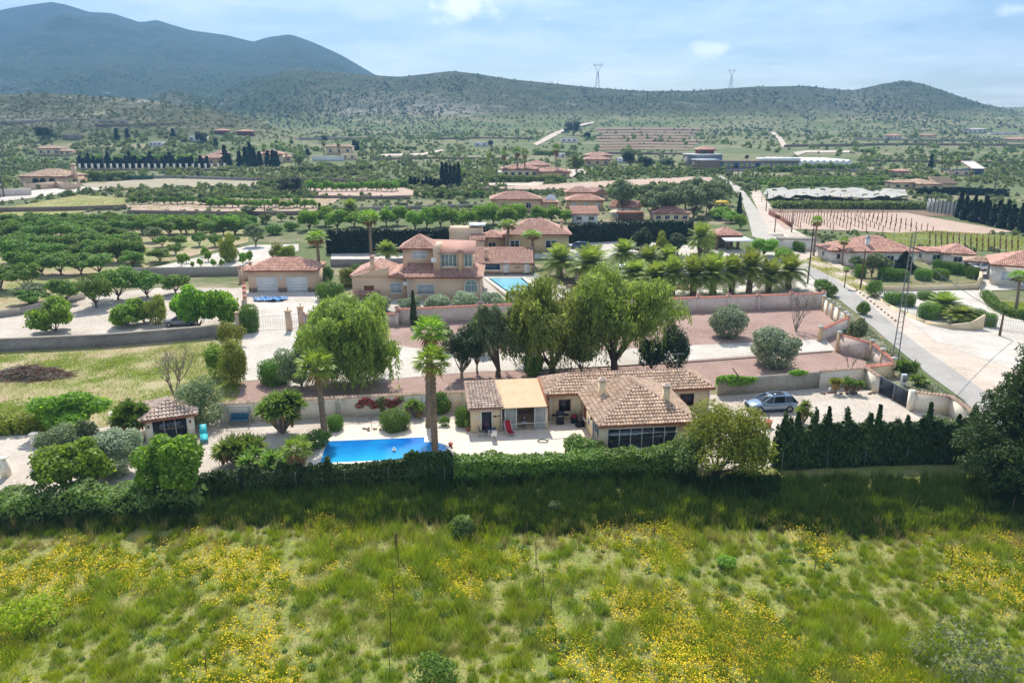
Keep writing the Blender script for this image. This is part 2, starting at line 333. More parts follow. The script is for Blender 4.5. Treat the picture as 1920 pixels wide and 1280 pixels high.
# ------------------------------------------------------------------ the ground
def terrain_mat():
    m, N, L, b = newmat('valley_ground'); geo = N.new('ShaderNodeNewGeometry'); pos = geo.outputs['Position']
    sp = N.new('ShaderNodeSeparateXYZ'); L.new(pos, sp.inputs[0])
    at = N.new('ShaderNodeAttribute'); at.attribute_name = 'hill'; hill = at.outputs['Fac']
    at2 = N.new('ShaderNodeAttribute'); at2.attribute_name = 'rock'; rock = at2.outputs['Fac']
    # valley: strips of field with their own crop colour
    mp = N.new('ShaderNodeMapping'); mp.inputs['Scale'].default_value = (.013, .05, 0); mp.inputs['Rotation'].default_value = (0, 0, .12); L.new(pos, mp.inputs[0])
    nz = N.new('ShaderNodeTexNoise'); nz.inputs['Scale'].default_value = .03; L.new(pos, nz.inputs['Vector'])
    ad = N.new('ShaderNodeVectorMath'); ad.operation = 'MULTIPLY_ADD'; ad.inputs[1].default_value = (.7, .7, 0); L.new(nz.outputs['Color'], ad.inputs[0]); L.new(mp.outputs[0], ad.inputs[2])
    vo = N.new('ShaderNodeTexVoronoi'); vo.inputs['Scale'].default_value = 1; L.new(ad.outputs[0], vo.inputs['Vector'])
    sc = N.new('ShaderNodeSeparateColor'); L.new(vo.outputs['Color'], sc.inputs[0])
    r = N.new('ShaderNodeValToRGB'); r.color_ramp.interpolation = 'CONSTANT'
    cols = ['6f7650', '8f8768', '66704a', '9c9076', '747a56', '8a8266', '6a7450']
    r.color_ramp.elements[0].color = lin(cols[0]); r.color_ramp.elements[1].color = lin(cols[1]); r.color_ramp.elements[1].position = .16
    for i, c in enumerate(cols[2:]): e = r.color_ramp.elements.new(.3 + i * .14); e.color = lin(c)
    L.new(sc.outputs[0], r.inputs[0])
    c = mixc(N, L, tex(N, L, pos, .09, 8, .7, (1, 1.6, 1), .42, .6), r.outputs[0], lin('6c754e'))
    c = mixc(N, L, tex(N, L, pos, .35, 7, .75, (1, 1.5, 1), .5, .66), c, lin('566a3c'))
    c = mixc(N, L, tex(N, L, pos, .06, 7, .7, (1, 2.4, 1), .6, .72), c, lin('a8967a'))
    # hillside: garrigue, pale limestone, terraces
    h = mixc(N, L, tex(N, L, pos, .012, 9, .7, (1, 1, 2), .4, .62), lin('5a5c44'), lin('434b35'))
    h = mixc(N, L, tex(N, L, pos, .09, 9, .82, (1, 1, 1), .5, .6), h, lin('35412c'))
    h = mixc(N, L, tex(N, L, pos, .045, 9, .8, (1, 1, 3), .54, .68), h, lin('a39d86'))
    wv = N.new('ShaderNodeTexWave'); wv.bands_direction = 'Z'; wv.inputs['Scale'].default_value = .1; wv.inputs['Distortion'].default_value = 1.5; wv.inputs['Detail'].default_value = 3; wv.inputs['Detail Scale'].default_value = .02; L.new(pos, wv.inputs['Vector'])
    tr = N.new('ShaderNodeMapRange'); tr.inputs[1].default_value = .8; tr.inputs[2].default_value = 1; tr.inputs[3].default_value = 0; tr.inputs[4].default_value = .3; L.new(wv.outputs[1], tr.inputs[0])
    h = mixc(N, L, tr.outputs[0], h, lin('5c5a44'))
    h = mixc(N, L, mixc(N, L, 1.0, rock, tex(N, L, pos, .09, 9, .75, (1, 1, 1.5), .42, .56), 'MULTIPLY'), h, lin('b3aca2'))
    at4 = N.new('ShaderNodeAttribute'); at4.attribute_name = 'forest'
    h = mixc(N, L, mixc(N, L, 1.0, at4.outputs['Fac'], tex(N, L, pos, .03, 9, .75, (1, 1, 1.5), .3, .5), 'MULTIPLY'), h, lin('35452f'))
    c = mixc(N, L, hill, c, h)
    # the near meadow
    at3 = N.new('ShaderNodeAttribute'); at3.attribute_name = 'meadow'
    f = mixc(N, L, tex(N, L, pos, .4, 6, .7, (1, 1, 1), .4, .6), lin('8b964a'), lin('9e9a5e'))
    f = mixc(N, L, tex(N, L, pos, 1.7, 6, .7, (1, 1, 1), .5, .66), f, lin('a3956e'))
    f = mixc(N, L, tex(N, L, pos, 5, 6, .7, (1, 1, 1), .5, .62), f, lin('66743a'))
    c = mixc(N, L, at3.outputs['Fac'], c, f)
    L.new(c, b.inputs['Base Color']); b.inputs['Roughness'].default_value = 1; b.inputs['Specular IOR Level'].default_value = .1
    bump(N, L, b, tex(N, L, pos, .5, 8, .7), .5, .35)
    return m
NA, NY = 420, 640
aa = np.linspace(-1.5, 1.5, NA); yy = np.concatenate([np.linspace(-60, 130, 160), np.geomspace(131, 3400, NY - 160)])
A, Yg = np.meshgrid(aa, yy); Xg = A * (Yg + 90) * 1.02
Zg = g(Xg, Yg)
idx = np.arange(NA * NY).reshape(NY, NA)
q = np.stack([idx[:-1, :-1], idx[:-1, 1:], idx[1:, 1:], idx[1:, :-1]], -1).reshape(-1, 4)
mb = MB().add(np.stack([Xg, Yg, Zg], -1).reshape(-1, 3), q)
terrain = mb.build('terrain', terrain_mat(), smooth=True); tag(terrain, 'rolling valley floor and scrub covered hills behind', kind='structure')
hb = (Zg - prof(Yg))
def attr(name, v):
    a = terrain.data.attributes.new(name, 'FLOAT', 'POINT'); a.data.foreach_set('value', np.clip(v, 0, 1).astype(np.float32).ravel())
attr('hill', np.clip((hb - 5) / 9, 0, 1) * np.clip((Yg - 380) / 120, 0, 1) + 0 * hb)
PX = 960 + F * Xg / (np.maximum(Yg, 1) * math.cos(PITCH)); el = np.where(Yg > 10, 640 - F * np.tan(np.arctan((Zg - CH) / np.maximum(Yg, 1)) + PITCH), 9999)
rk = sum(amp * np.exp(-((PX - cx_) / wx) ** 2 - ((el - cy_) / wy) ** 2) * (Yg > 500) for cx_, cy_, wx, wy, amp in ((330, 185, 90, 9, 1), (430, 190, 60, 8, .9), (230, 178, 50, 6, .7), (820, 210, 90, 16, .8), (700, 185, 160, 14, .35), (660, 215, 60, 14, .7), (1060, 222, 80, 6, .6), (20, 162, 50, 8, .7), (60, 225, 160, 14, .4), (1600, 195, 120, 20, .3)))
attr('rock', rk); attr('forest', np.clip((Yg - 1500) / 200, 0, 1) + np.clip((Yg - 800) / 120, 0, 1) * np.clip((620 - PX) / 150, 0, 1) * .9 + np.clip((Yg - 850) / 200, 0, 1) * .45)
attr('meadow', np.clip((58 - Yg) / 6, 0, 1))

EXC = []                                      # picture areas where no scrub may grow
def sheet(name, pts, m, dz=.02, label=None, cell=6, kind='structure', world=False):
    """a thin surface lying on the ground: polygon of picture positions, draped over the terrain"""
    if not world: EXC.append(np.array(pts, float))
    if not world: pts = [(v[0], v[1]) for v in Pm([p[0] for p in pts], [p[1] for p in pts])]
    bm = bmesh.new(); vs = [bm.verts.new((x, y, 0)) for x, y in pts]; bm.faces.new(vs)
    bmesh.ops.triangulate(bm, faces=bm.faces[:])
    for _ in range(7):
        ed = [e for e in bm.edges if e.calc_length() > cell * max(1, (e.verts[0].co.y) / 110)]
        if not ed: break
        bmesh.ops.subdivide_edges(bm, edges=ed, cuts=1, use_grid_fill=False); bmesh.ops.triangulate(bm, faces=bm.faces[:])
    co = np.array([v.co[:] for v in bm.verts]); z = g(co[:, 0], co[:, 1]) + dz * np.clip(co[:, 1] / 75, 1, 9)
    for v, zz in zip(bm.verts, z): v.co.z = zz
    bmesh.ops.recalc_face_normals(bm, faces=bm.faces[:])
    if sum(f.normal.z for f in bm.faces) < 0: bmesh.ops.reverse_faces(bm, faces=bm.faces[:])
    me = bpy.data.meshes.new(name); bm.to_mesh(me); bm.free(); me.materials.append(m)
    o = bpy.data.objects.new(name, me); COL.objects.link(o)
    return tag(o, label, kind=kind)
# ------------------------------------------------------------------ plants
def leafquads(mb, C, Nrm, size, rng, asp=1.0, up=None, mi=0, bend=0):
    """one quad per centre C, facing Nrm; up = preferred long direction"""
    n = len(C); Nrm = Nrm / np.maximum(np.linalg.norm(Nrm, axis=1, keepdims=True), 1e-6)
    t = rng.normal(size=(n, 3)) if up is None else up + rng.normal(size=(n, 3)) * .35
    t = t - Nrm * (t * Nrm).sum(1, keepdims=True); t /= np.maximum(np.linalg.norm(t, axis=1, keepdims=True), 1e-6)
    b = np.cross(Nrm, t); s = (size * rng.uniform(.6, 1.35, n))[:, None] if np.isscalar(size) else size[:, None]
    w = s * .5; h = s * .5 * asp
    V = np.stack([C - b * w * .75 - t * h, C + b * w * .75 - t * h * .8, C + b * w + t * h, C - b * w * .9 + t * h * .9], 1).reshape(-1, 3)
    mb.add(V, np.arange(4 * n).reshape(n, 4), mi)
def sph(rng, n):
    v = rng.normal(size=(n, 3)); return v / np.linalg.norm(v, axis=1, keepdims=True)
def blobs_in(rng, c, r, k, sub=.38, low=-.75, far=.9):
    """k lobes filling an ellipsoid"""
    out = []
    for i in range(k):
        for _ in range(20):
            d = sph(rng, 1)[0]
            if d[2] > low: break
        rr = rng.uniform(.4, far); s = rng.uniform(.6, 1.3) * sub
        out.append((np.array(c) + d * np.array(r) * rr, np.array(r) * s))
    return out
def crown(mb, rng, bl, n, size, asp=1.0, updir=None, mi=0, shell=.62, out=.8, low=-1):
    wts = np.array([b[1].prod() ** (2 / 3) for b in bl]); wts /= wts.sum()
    k = rng.choice(len(bl), n, p=wts); c = np.array([b[0] for b in bl])[k]; r = np.array([b[1] for b in bl])[k]
    d = sph(rng, n); d[:, 2] = np.where(d[:, 2] < low, -d[:, 2], d[:, 2])
    rad = shell + (1.12 - shell) * rng.uniform(0, 1, n) ** .8 + (rng.uniform(0, 1, n) > .9) * rng.uniform(0, .3, n)
    C = c + d * r * rad[:, None]
    Nn = d * out + rng.normal(size=(n, 3)) * .55 + np.array([0, 0, .35])
    leafquads(mb, C, Nn, size, rng, asp, None if updir is None else np.array(updir), mi)
def limbs(mb, rng, base, tips, r0, hfork, n=7):
    b = Vector(base); f = b + Vector((rng.uniform(-.1, .1), rng.uniform(-.1, .1), hfork))
    mb.tube([b - Vector((0, 0, .1)), b + Vector((0, 0, .12)), (b + f) / 2 + Vector((rng.uniform(-.06, .06), rng.uniform(-.06, .06), 0)), f], [r0 * 1.5, r0 * 1.15, r0, r0 * .9], n)
    for t in tips:
        t = Vector(t); m1 = f.lerp(t, .45) + Vector((rng.uniform(-.15, .15), rng.uniform(-.15, .15), -.08 * (t - f).length))
        mb.tube([f - Vector((0, 0, r0 * .5)), f.lerp(m1, .5), m1, t], [r0 * .7, r0 * .5, r0 * .35, r0 * .12], 5)
def tree(name, leaf, h, rad, th, n=3500, size=.22, lobes=14, sub=.38, seed=1, bark='bark', r0=None, asp=1.0, flat=1, low=-.75, parts=True, label=None, cat='tree', group=None, ry=None):
    """broad tree: forked trunk with limbs (one mesh), leafy crown (one mesh)"""
    rng = np.random.default_rng(seed); ry = ry or rad
    cz = th + (h - th) * .5; rz = (h - th) * .5
    bl = blobs_in(rng, (0, 0, cz), (rad * .92, ry * .92, rz * .92), lobes, sub, low)
    bl.append((np.array([0, 0, cz + rz * .1]), np.array([rad, ry, rz]) * .55))
    o = empty(name, (0, 0, 0), 0, label, cat, group)
    cm = MB(); crown(cm, rng, bl, n, size, asp); cm.build('crown', M[leaf], o)
    tm = MB(); tips = [b[0] for b in bl[:min(9, len(bl))]]
    limbs(tm, rng, (0, 0, 0), tips, r0 or h * .028, max(th * .75, .15)); tm.build('trunk', M[bark], o, smooth=True)
    return o
def bush(name, leaf, h, rad, n=2500, size=.14, seed=1, lobes=12, sub=.42, asp=1.0, box=False, label=None, cat='bush', group=None, ry=None, shell=.72, updir=None):
    rng = np.random.default_rng(seed); ry = ry or rad; mb = MB()
    if box:
        d = sph(rng, n); m = np.abs(d) ** 5; d = d / (m.sum(1, keepdims=True)) ** (1 / 5)
        C = d * np.array([rad, ry, h / 2]) * rng.uniform(.86, 1.04, n)[:, None] + np.array([0, 0, h / 2])
        nn = np.sign(d) * np.abs(d) ** 4 + rng.normal(size=(n, 3)) * .5 + np.array([0, 0, .2])
        leafquads(mb, C, nn, size, rng, asp); k2 = n // 3; leafquads(mb, rng.uniform(-.72, .72, (k2, 3)) * np.array([rad, ry, h * .45]) + np.array([0, 0, h * .46]), rng.normal(size=(k2, 3)), size * 2.4, rng)
    else:
        bl = blobs_in(rng, (0, 0, h * .5), (rad * .85, ry * .85, h * .5 * .85), lobes, sub, -.6)
        bl.append((np.array([0, 0, h * .42]), np.array([rad * .72, ry * .72, h * .42])))
        crown(mb, rng, bl, n, size, asp, updir, 0, shell)
        mb.V = [np.column_stack([v[:, 0], v[:, 1], np.maximum(v[:, 2], .0)]) for v in mb.V]
    o = mb.build(name, M[leaf]); return tag(o, label, cat, group)
def weeping(name, leaf, h, rad, th, n=6000, seed=1, label=None, group=None, strands=420, ry=None, lobes=20, low=-.4, hang=.75):
    rng = np.random.default_rng(seed); ry = ry or rad; o = empty(name, (0, 0, 0), 0, label, 'tree', group)
    cz = th + (h - th) * .58; rz = (h - th) * .42
    bl = blobs_in(rng, (0, 0, cz), (rad * .88, ry * .88, rz), lobes, .23, low, 1.08)
    cm = MB(); crown(cm, rng, bl, n, .115, 2.8, (0, 0, -1), 0, .45, .5)
    k = strands; b = rng.choice(len(bl), k); d = sph(rng, k); d[:, 2] = -abs(d[:, 2]) * .3
    P0 = np.array([bl[i][0] for i in b]) + d * np.array([bl[i][1] for i in b]); L_ = rng.uniform(.1, hang, k) ** 1.3 * (P0[:, 2] - rng.uniform(.3, 1.6, k) * th * .6)
    per = 30; tt = np.linspace(0, 1, per); C = P0[:, None, :] + np.stack([d[:, 0:1] * .35 * tt ** .5, d[:, 1:2] * .35 * tt ** .5, -L_[:, None] * tt], -1)
    C = C.reshape(-1, 3) + rng.normal(size=(k * per, 3)) * np.array([.12, .12, .08])
    leafquads(cm, C, np.column_stack([rng.normal(size=(len(C), 2)), rng.normal(size=len(C)) * .3]), .1, rng, 3, np.array([0, 0, -1.0]))
    cm.build('crown', M[leaf], o)
    tm = MB(); limbs(tm, rng, (0, 0, 0), [x[0] for x in bl[:9]], h * .035, th * .7, 9); tm.build('trunk', M['bark'], o, smooth=True)
    return o
def fan_palm(h, R_=1.5, nf=34, seed=1, lean=(0, 0), rt=.2, skirt=.35, lod=1, leaf='leaf_palm', label=None, group=None, name='fan_palm', dead=True):
    """tall palm: bare trunk, head of pleated fans on stalks, dry ones hanging"""
    rng = np.random.default_rng(seed); o = empty(name, (0, 0, 0), 0, label, 'palm tree', group)
    k = 9; pts = []; rr = []
    for i in range(k):
        t = i / (k - 1); pts.append((lean[0] * t * t, lean[1] * t * t, h * t - .1)); rr.append(rt * (1.45 if i == 0 else 1.1 - .25 * t))
    tm = MB(); tm.tube(pts, rr, 10)
    if lod:                                    # old leaf bases all over the trunk
        nb = int(h * 34); tz = rng.uniform(.02, 1, nb); ang = rng.uniform(0, 6.283, nb); rad = rt * (1.12 - .25 * tz)
        C = np.column_stack([lean[0] * tz ** 2 + np.cos(ang) * rad, lean[1] * tz ** 2 + np.sin(ang) * rad, h * tz])
        leafquads(tm, C, np.column_stack([np.cos(ang), np.sin(ang), np.full(nb, -.6)]), .15, rng, 1.1, np.array([0, 0, 1.0]))
    tm.build('trunk', M['bark_palm'], o, smooth=True)
    top = np.array([lean[0], lean[1], h]); cm = MB(); dm = MB()
    seg = 11 if lod else 6
    for i in range(nf):
        dry = i < nf * skirt and dead
        elv = rng.uniform(-1.25, -.75) if dry else (math.pi / 2 * (1 - ((i - nf * skirt) / (nf * (1 - skirt))) ** .8 * 1.25) if dead else R(80 - 105 * (i / nf) ** .85))
        az = i * 2.399 + rng.uniform(-.2, .2); d = np.array([math.cos(az) * math.cos(elv), math.sin(az) * math.cos(elv), math.sin(elv)])
        pl = R_ * (.55 if not dry else .3) * rng.uniform(.8, 1.2); tip = top + d * pl
        T = cm if not dry else dm
        side = np.cross(d, [0, 0, 1]); side /= np.linalg.norm(side) + 1e-6; nn = np.cross(side, d)
        w_ = .03; T.add([top - side * w_, top + side * w_, tip + side * w_, tip - side * w_], [(0, 1, 2, 3)])
        fr = R_ * .6 * rng.uniform(.85, 1.15)
        for j in range(seg):
            a0 = R(-115 + 230 * j / seg); a1 = R(-115 + 230 * (j + .82) / seg); am = (a0 + a1) / 2
            def q(a, r_, dr): return tip + (d * math.cos(a) + side * math.sin(a)) * r_ + nn * (.12 * fr * math.cos(a * 1) * 0) - np.array([0, 0, dr])
            lift = nn * fr * .05 * (1 if j % 2 else -1)
            T.add([q(am, .02, 0), q(a0, fr * .62, fr * .08) + lift, q(am, fr * 1.05, fr * (.22 if not dry else .5)), q(a1, fr * .62, fr * .08)], [(0, 1, 2, 3)])
    cm.build('fronds', M[leaf], o)
    if dm.n: dm.build('dry_skirt', M['leaf_dead'], o)
    return o
def date_palm(h, R_=2.6, nf=46, seed=1, rt=.42, leaflets=22, label=None, group=None, name='date_palm'):
    rng = np.random.default_rng(seed); o = empty(name, (0, 0, 0), 0, label, 'palm tree', group)
    tm = MB(); tm.tube([(0, 0, -.1), (0, 0, h * .5), (0, 0, h * .9), (0, 0, h + .25)], [rt * 1.15, rt, rt * 1.2, rt * .8], 12)
    nb = int(h * 90); ang = rng.uniform(0, 6.283, nb); z = rng.uniform(0, h + .1, nb)
    leafquads(tm, np.column_stack([np.cos(ang) * rt * 1.12, np.sin(ang) * rt * 1.12, z]), np.column_stack([np.cos(ang), np.sin(ang), np.full(nb, -.7)]), .2, rng, .9, np.array([0, 0, 1.0]))
    tm.build('trunk', M['bark_palm'], o, smooth=True); cm = MB()
    for i in range(nf):
        u = (i / nf) ** .75; elv = R(80 - 100 * u) + rng.uniform(-.08, .08); az = i * 2.399; ln = R_ * rng.uniform(.85, 1.1); droop = ln * (.14 + .26 * (1 - abs(math.sin(elv))))
        hd = np.array([math.cos(az), math.sin(az), 0]); t = np.linspace(.06, 1, leaflets)
        spine = np.array([0, 0, h + .1]) + hd * (t * ln * math.cos(elv))[:, None] + np.array([0, 0, 1]) * (t * ln * math.sin(elv) - droop * t ** 2)[:, None]
        side = np.array([-math.sin(az), math.cos(az), 0])
        for s in (-1, 1):
            l2 = (.42 * R_ / 2.6 * np.sin(np.clip(t * 2.4 + .4, 0, math.pi)) + .2)[:, None] * rng.uniform(.8, 1.15, (len(t), 1))
            fwd = np.gradient(spine, axis=0); fwd /= np.linalg.norm(fwd, axis=1, keepdims=True)
            tipd = spine + side * s * l2 + fwd * l2 * .55 + np.array([0, 0, .08]) - np.array([0, 0, 1]) * l2 * .18
            wv = fwd * (ln / leaflets * .5)
            V = np.stack([spine - wv, spine + wv, tipd + wv * .45, tipd - wv * .45], 1).reshape(-1, 3)
            cm.add(V, np.arange(4 * len(t)).reshape(-1, 4))
    cm.build('fronds', M['leaf_phx'], o); return o
def yucca(h, rad, heads=6, blades=70, bl=.7, seed=1, label=None, group=None, name='yucca', leaf='leaf_yucca', skirt=True, cat='yucca'):
    rng = np.random.default_rng(seed); o = empty(name, (0, 0, 0), 0, label, cat, group); cm = MB(); tm = MB(); dm = MB()
    for i in range(heads):
        a = i * 2.399 + rng.uniform(-.3, .3); rr = rad * (.25 + .7 * (i / max(1, heads - 1)) ** .6) if heads > 1 else 0; hz_ = h * rng.uniform(.55, 1.0) - bl * .6 if i else h - bl * .7; hz_ = max(.15, hz_)
        c = np.array([math.cos(a) * rr, math.sin(a) * rr, hz_]); tm.tube([(0, 0, -.05), (c[0] * .5, c[1] * .5, hz_ * .4), tuple(c)], [.11, .09, .06], 6)
        n = blades; d = sph(rng, n); d[:, 2] = rng.uniform(-.45, 1, n); hh = np.sqrt(np.maximum(1 - d[:, 2] ** 2, .02)); ang = rng.uniform(0, 6.283, n); d[:, 0] = np.cos(ang) * hh; d[:, 1] = np.sin(ang) * hh
        ln = bl * rng.uniform(.75, 1.15, n)[:, None]; side = np.column_stack([-np.sin(ang), np.cos(ang), np.zeros(n)]) * (bl * .055)
        base = c + d * .04; mid = c + d * ln * .6 + np.array([0, 0, .03]); tip = c + d * ln - np.array([0, 0, 1]) * ln * .12 * hh[:, None]
        V = np.stack([base - side, base + side, mid + side * .8, tip, mid - side * .8], 1).reshape(-1, 3)
        cm.add(V, np.arange(5 * n).reshape(n, 5))
        if skirt and hz_ > .9:
            n = 26; ang = rng.uniform(0, 6.283, n); C = c + np.column_stack([np.cos(ang) * .13, np.sin(ang) * .13, rng.uniform(-.75, -.1, n)])
            leafquads(dm, C, np.column_stack([np.cos(ang), np.sin(ang), np.zeros(n)]), .16, rng, 2.6, np.array([0, 0, 1.0]))
    cm.build('blades', M[leaf], o); tm.build('stem', M['bark_pale'], o, smooth=True)
    if dm.n: dm.build('dead_leaves', M['leaf_dead'], o)
    return o
def cypress(h, rad, n=1400, size=.22, seed=1, leaf='leaf_cyp', label=None, group=None, name='cypress', trunk=True, pw=.75):
    rng = np.random.default_rng(seed); o = empty(name, (0, 0, 0), 0, label, 'cypress', group) if trunk else None
    t = rng.uniform(0, 1, n) ** .9; a = rng.uniform(0, 6.283, n); lob = 1 + .16 * np.sin(a * 3 + t * 9 + seed) + .1 * np.sin(a * 5 - t * 17)
    pr = np.minimum(1, (t / .14 + .35)) * np.maximum(1 - t, 0) ** pw * 1.15; rr = rad * np.minimum(pr, 1) * lob * rng.uniform(.72, 1.05, n)
    C = np.column_stack([np.cos(a) * rr, np.sin(a) * rr, .1 + t * (h - .1)]); cm = MB()
    leafquads(cm, C, np.column_stack([np.cos(a), np.sin(a), np.full(n, .25)]) + rng.normal(size=(n, 3)) * .4, size, rng, 2.2, np.array([0, 0, 1.0]))
    if not trunk: return tag(cm.build(name, M[leaf]), label, 'cypress', group)
    cm.build('foliage', M[leaf], o); tm = MB(); tm.tube([(0, 0, -.1), (0, 0, h * .7)], [h * .018, .03], 6); tm.build('trunk', M['bark'], o); return o
def pine(h, rad, seed=1, n=26000, label=None, name='pine_tree', size=.16, th=.12, ry=None, lobes=60):
    rng = np.random.default_rng(seed); o = empty(name, (0, 0, 0), 0, label, 'pine tree'); bl = []; tm = MB(); tm.tube([(0, 0, -.2), (.15, 0, h * .4), (0, .1, h * .93)], [h * .035, h * .024, .04], 9)
    for i in range(lobes):
        t = th + (1 - th) * ((i + .5) / lobes); a = i * 2.399; env = rad * (1.12 - t) ** .75 * min(1, .55 + t * 2.2) * rng.uniform(.6, 1.3)
        c = np.array([math.cos(a) * env * .8, math.sin(a) * env * .8, h * t * .96]); r_ = rad * rng.uniform(.13, .25)
        bl.append((c, np.array([r_, r_, r_ * .62]))); tm.tube([(0, 0, max(.3, c[2] - env * .35)), tuple(c * np.array([.6, .6, 1]) - np.array([0, 0, .1])), tuple(c)], [h * .009, h * .006, .02], 5)
        c2 = c * np.array([.5, .5, 1]); bl.append((c2, np.array([r_, r_, r_ * .6])))
    cm = MB(); crown(cm, rng, bl, n, size, 3.2, None, 0, .3, .35); cm.build('crown', M['leaf_pine'], o); tm.build('trunk', M['bark'], o, smooth=True); return o
def bare_tree(h, spread, seed=1, label=None, name='bare_tree', depth=5, stems=3, r0=.07, group=None):
    rng = random.Random(seed); mb = MB()
    def br(p, d, l, r, k):
        pts = [p]; dd = d.copy()
        for _ in range(3): dd = (dd + Vector((rng.uniform(-.16, .16), rng.uniform(-.16, .16), .05))).normalized(); pts.append(pts[-1] + dd * l / 3)
        mb.tube(pts, [r, r * .88, r * .75, r * .62], 5 if k > 2 else 4, 0, False)
        if k <= 0: return
        for _ in range(rng.choice((2, 3, 3))):
            nd = (dd + Vector((rng.uniform(-1, 1) * spread, rng.uniform(-1, 1) * spread, rng.uniform(-.15, .35)))).normalized(); br(pts[-1] if rng.random() < .6 else pts[2], nd, l * rng.uniform(.55, .8), r * .6, k - 1)
    for s in range(stems): a = s * 6.28 / stems + .5; br(Vector((0, 0, -.1)), Vector((math.cos(a) * .32, math.sin(a) * .32, 1)).normalized(), h * .34, r0, depth)
    return tag(mb.build(name, M['bark_pale'], smooth=True), label, 'bare tree', group)
def hedge(name, pts, h, wd, leaf='leaf_hedge', n=60, size=.14, seed=1, label=None, group=None, asp=1.0, rough=.1, spikes=0, bulge=.12, world=False):
    """clipped or growing hedge along a line of ground points; n leaves per square metre"""
    rng = np.random.default_rng(seed); mb = MB(); pts = [Vector(p) if world else P(*p) for p in pts]; o0 = pts[0].copy()
    for a, b in zip(pts, pts[1:]):
        L_ = (b - a).length; d = np.array((b - a) / L_); s = np.array([-d[1], d[0], 0]); k = int(n * (2 * L_ * h + L_ * wd)); u = rng.uniform(0, 1, k)
        c = rng.uniform(0, 1, k); per = 2 * h + wd; v = c * per; z = np.where(v < h, v, np.where(v < h + wd, h, per - v)); off = np.where(v < h, -wd / 2, np.where(v < h + wd, v - h - wd / 2, wd / 2))
        lum = np.array([fbm(uu * L_ + a.x * 3.1, a.y, 1.7, 3, seed) for uu in u]) if k < 1 else fbm(u * L_ + a.x * 3.1 + np.sign(off) * 7, np.full(k, a.y) + z * .8, 1.5, 3, seed)
        hh = h * (1 + rough * 1.6 * fbm(u * L_ + a.x, np.full(k, 3.0), 1.3, 3, seed + 3)) + (spikes * np.maximum(0, fbm(u * L_ + a.x * 1.7, np.full(k, 9.), .5, 3, seed + 5)) ** 1.2 * 2.6 if spikes else 0)
        zz = z / h * hh * rng.uniform(.93, 1.04, k); offn = off * (1 + bulge * lum * 2) + rng.normal(size=k) * .06 + s[0] * 0
        if spikes: offn = offn * np.clip(1.25 - .75 * (zz / h) ** 2, .25, 1)
        gz = a.z + (b.z - a.z) * u
        C = np.array(a)[None, :] + d[None, :] * (u * L_)[:, None] + s[None, :] * offn[:, None]; C[:, 2] = gz + zz
        nn = s[None, :] * np.sign(off)[:, None] * (np.abs(off) > wd * .49)[:, None] + np.array([0, 0, 1.0]) * (np.abs(off) <= wd * .49)[:, None] + rng.normal(size=(k, 3)) * .55 + np.array([0, 0, .25])
        leafquads(mb, C - np.array(o0), nn, size, rng, asp, np.array([0, 0, 1.0]) if asp > 1.3 else None)
        k2 = int(k * .22); u2 = rng.uniform(0, 1, k2); C = np.array(a)[None, :] + d[None, :] * (u2 * L_)[:, None] + s[None, :] * (rng.uniform(-.3, .3, k2) * wd)[:, None]; C[:, 2] = a.z + (b.z - a.z) * u2 + rng.uniform(.03, .84, k2) * h
        leafquads(mb, C - np.array(o0), rng.normal(size=(k2, 3)), size * 2.6, rng)
    o = mb.build(name, M[leaf]); o.location = o0; return tag(o, label, 'hedge', group)

def put(o, px, py, sx=1, sz=None, rz=None, label=None, group=None, dz=0, sy=None, pt=None):
    p = pt or P(px, py); o.location = (p.x, p.y, p.z + dz); o.scale = (sx, sy or sx, sz or sx)
    o.rotation_euler.z = rz if rz is not None else (px * 7.13 + py * 3.7) % 6.283
    if label: o['label'] = label
    if group: o['group'] = group
    return o
def dims(px, py, top, wpx):
    """world height and half width of something standing on the ground at (px, py)"""
    p = P(px, py); return p, W(px, top, p.y).z - p.z, wpx * mpp(p) / 2
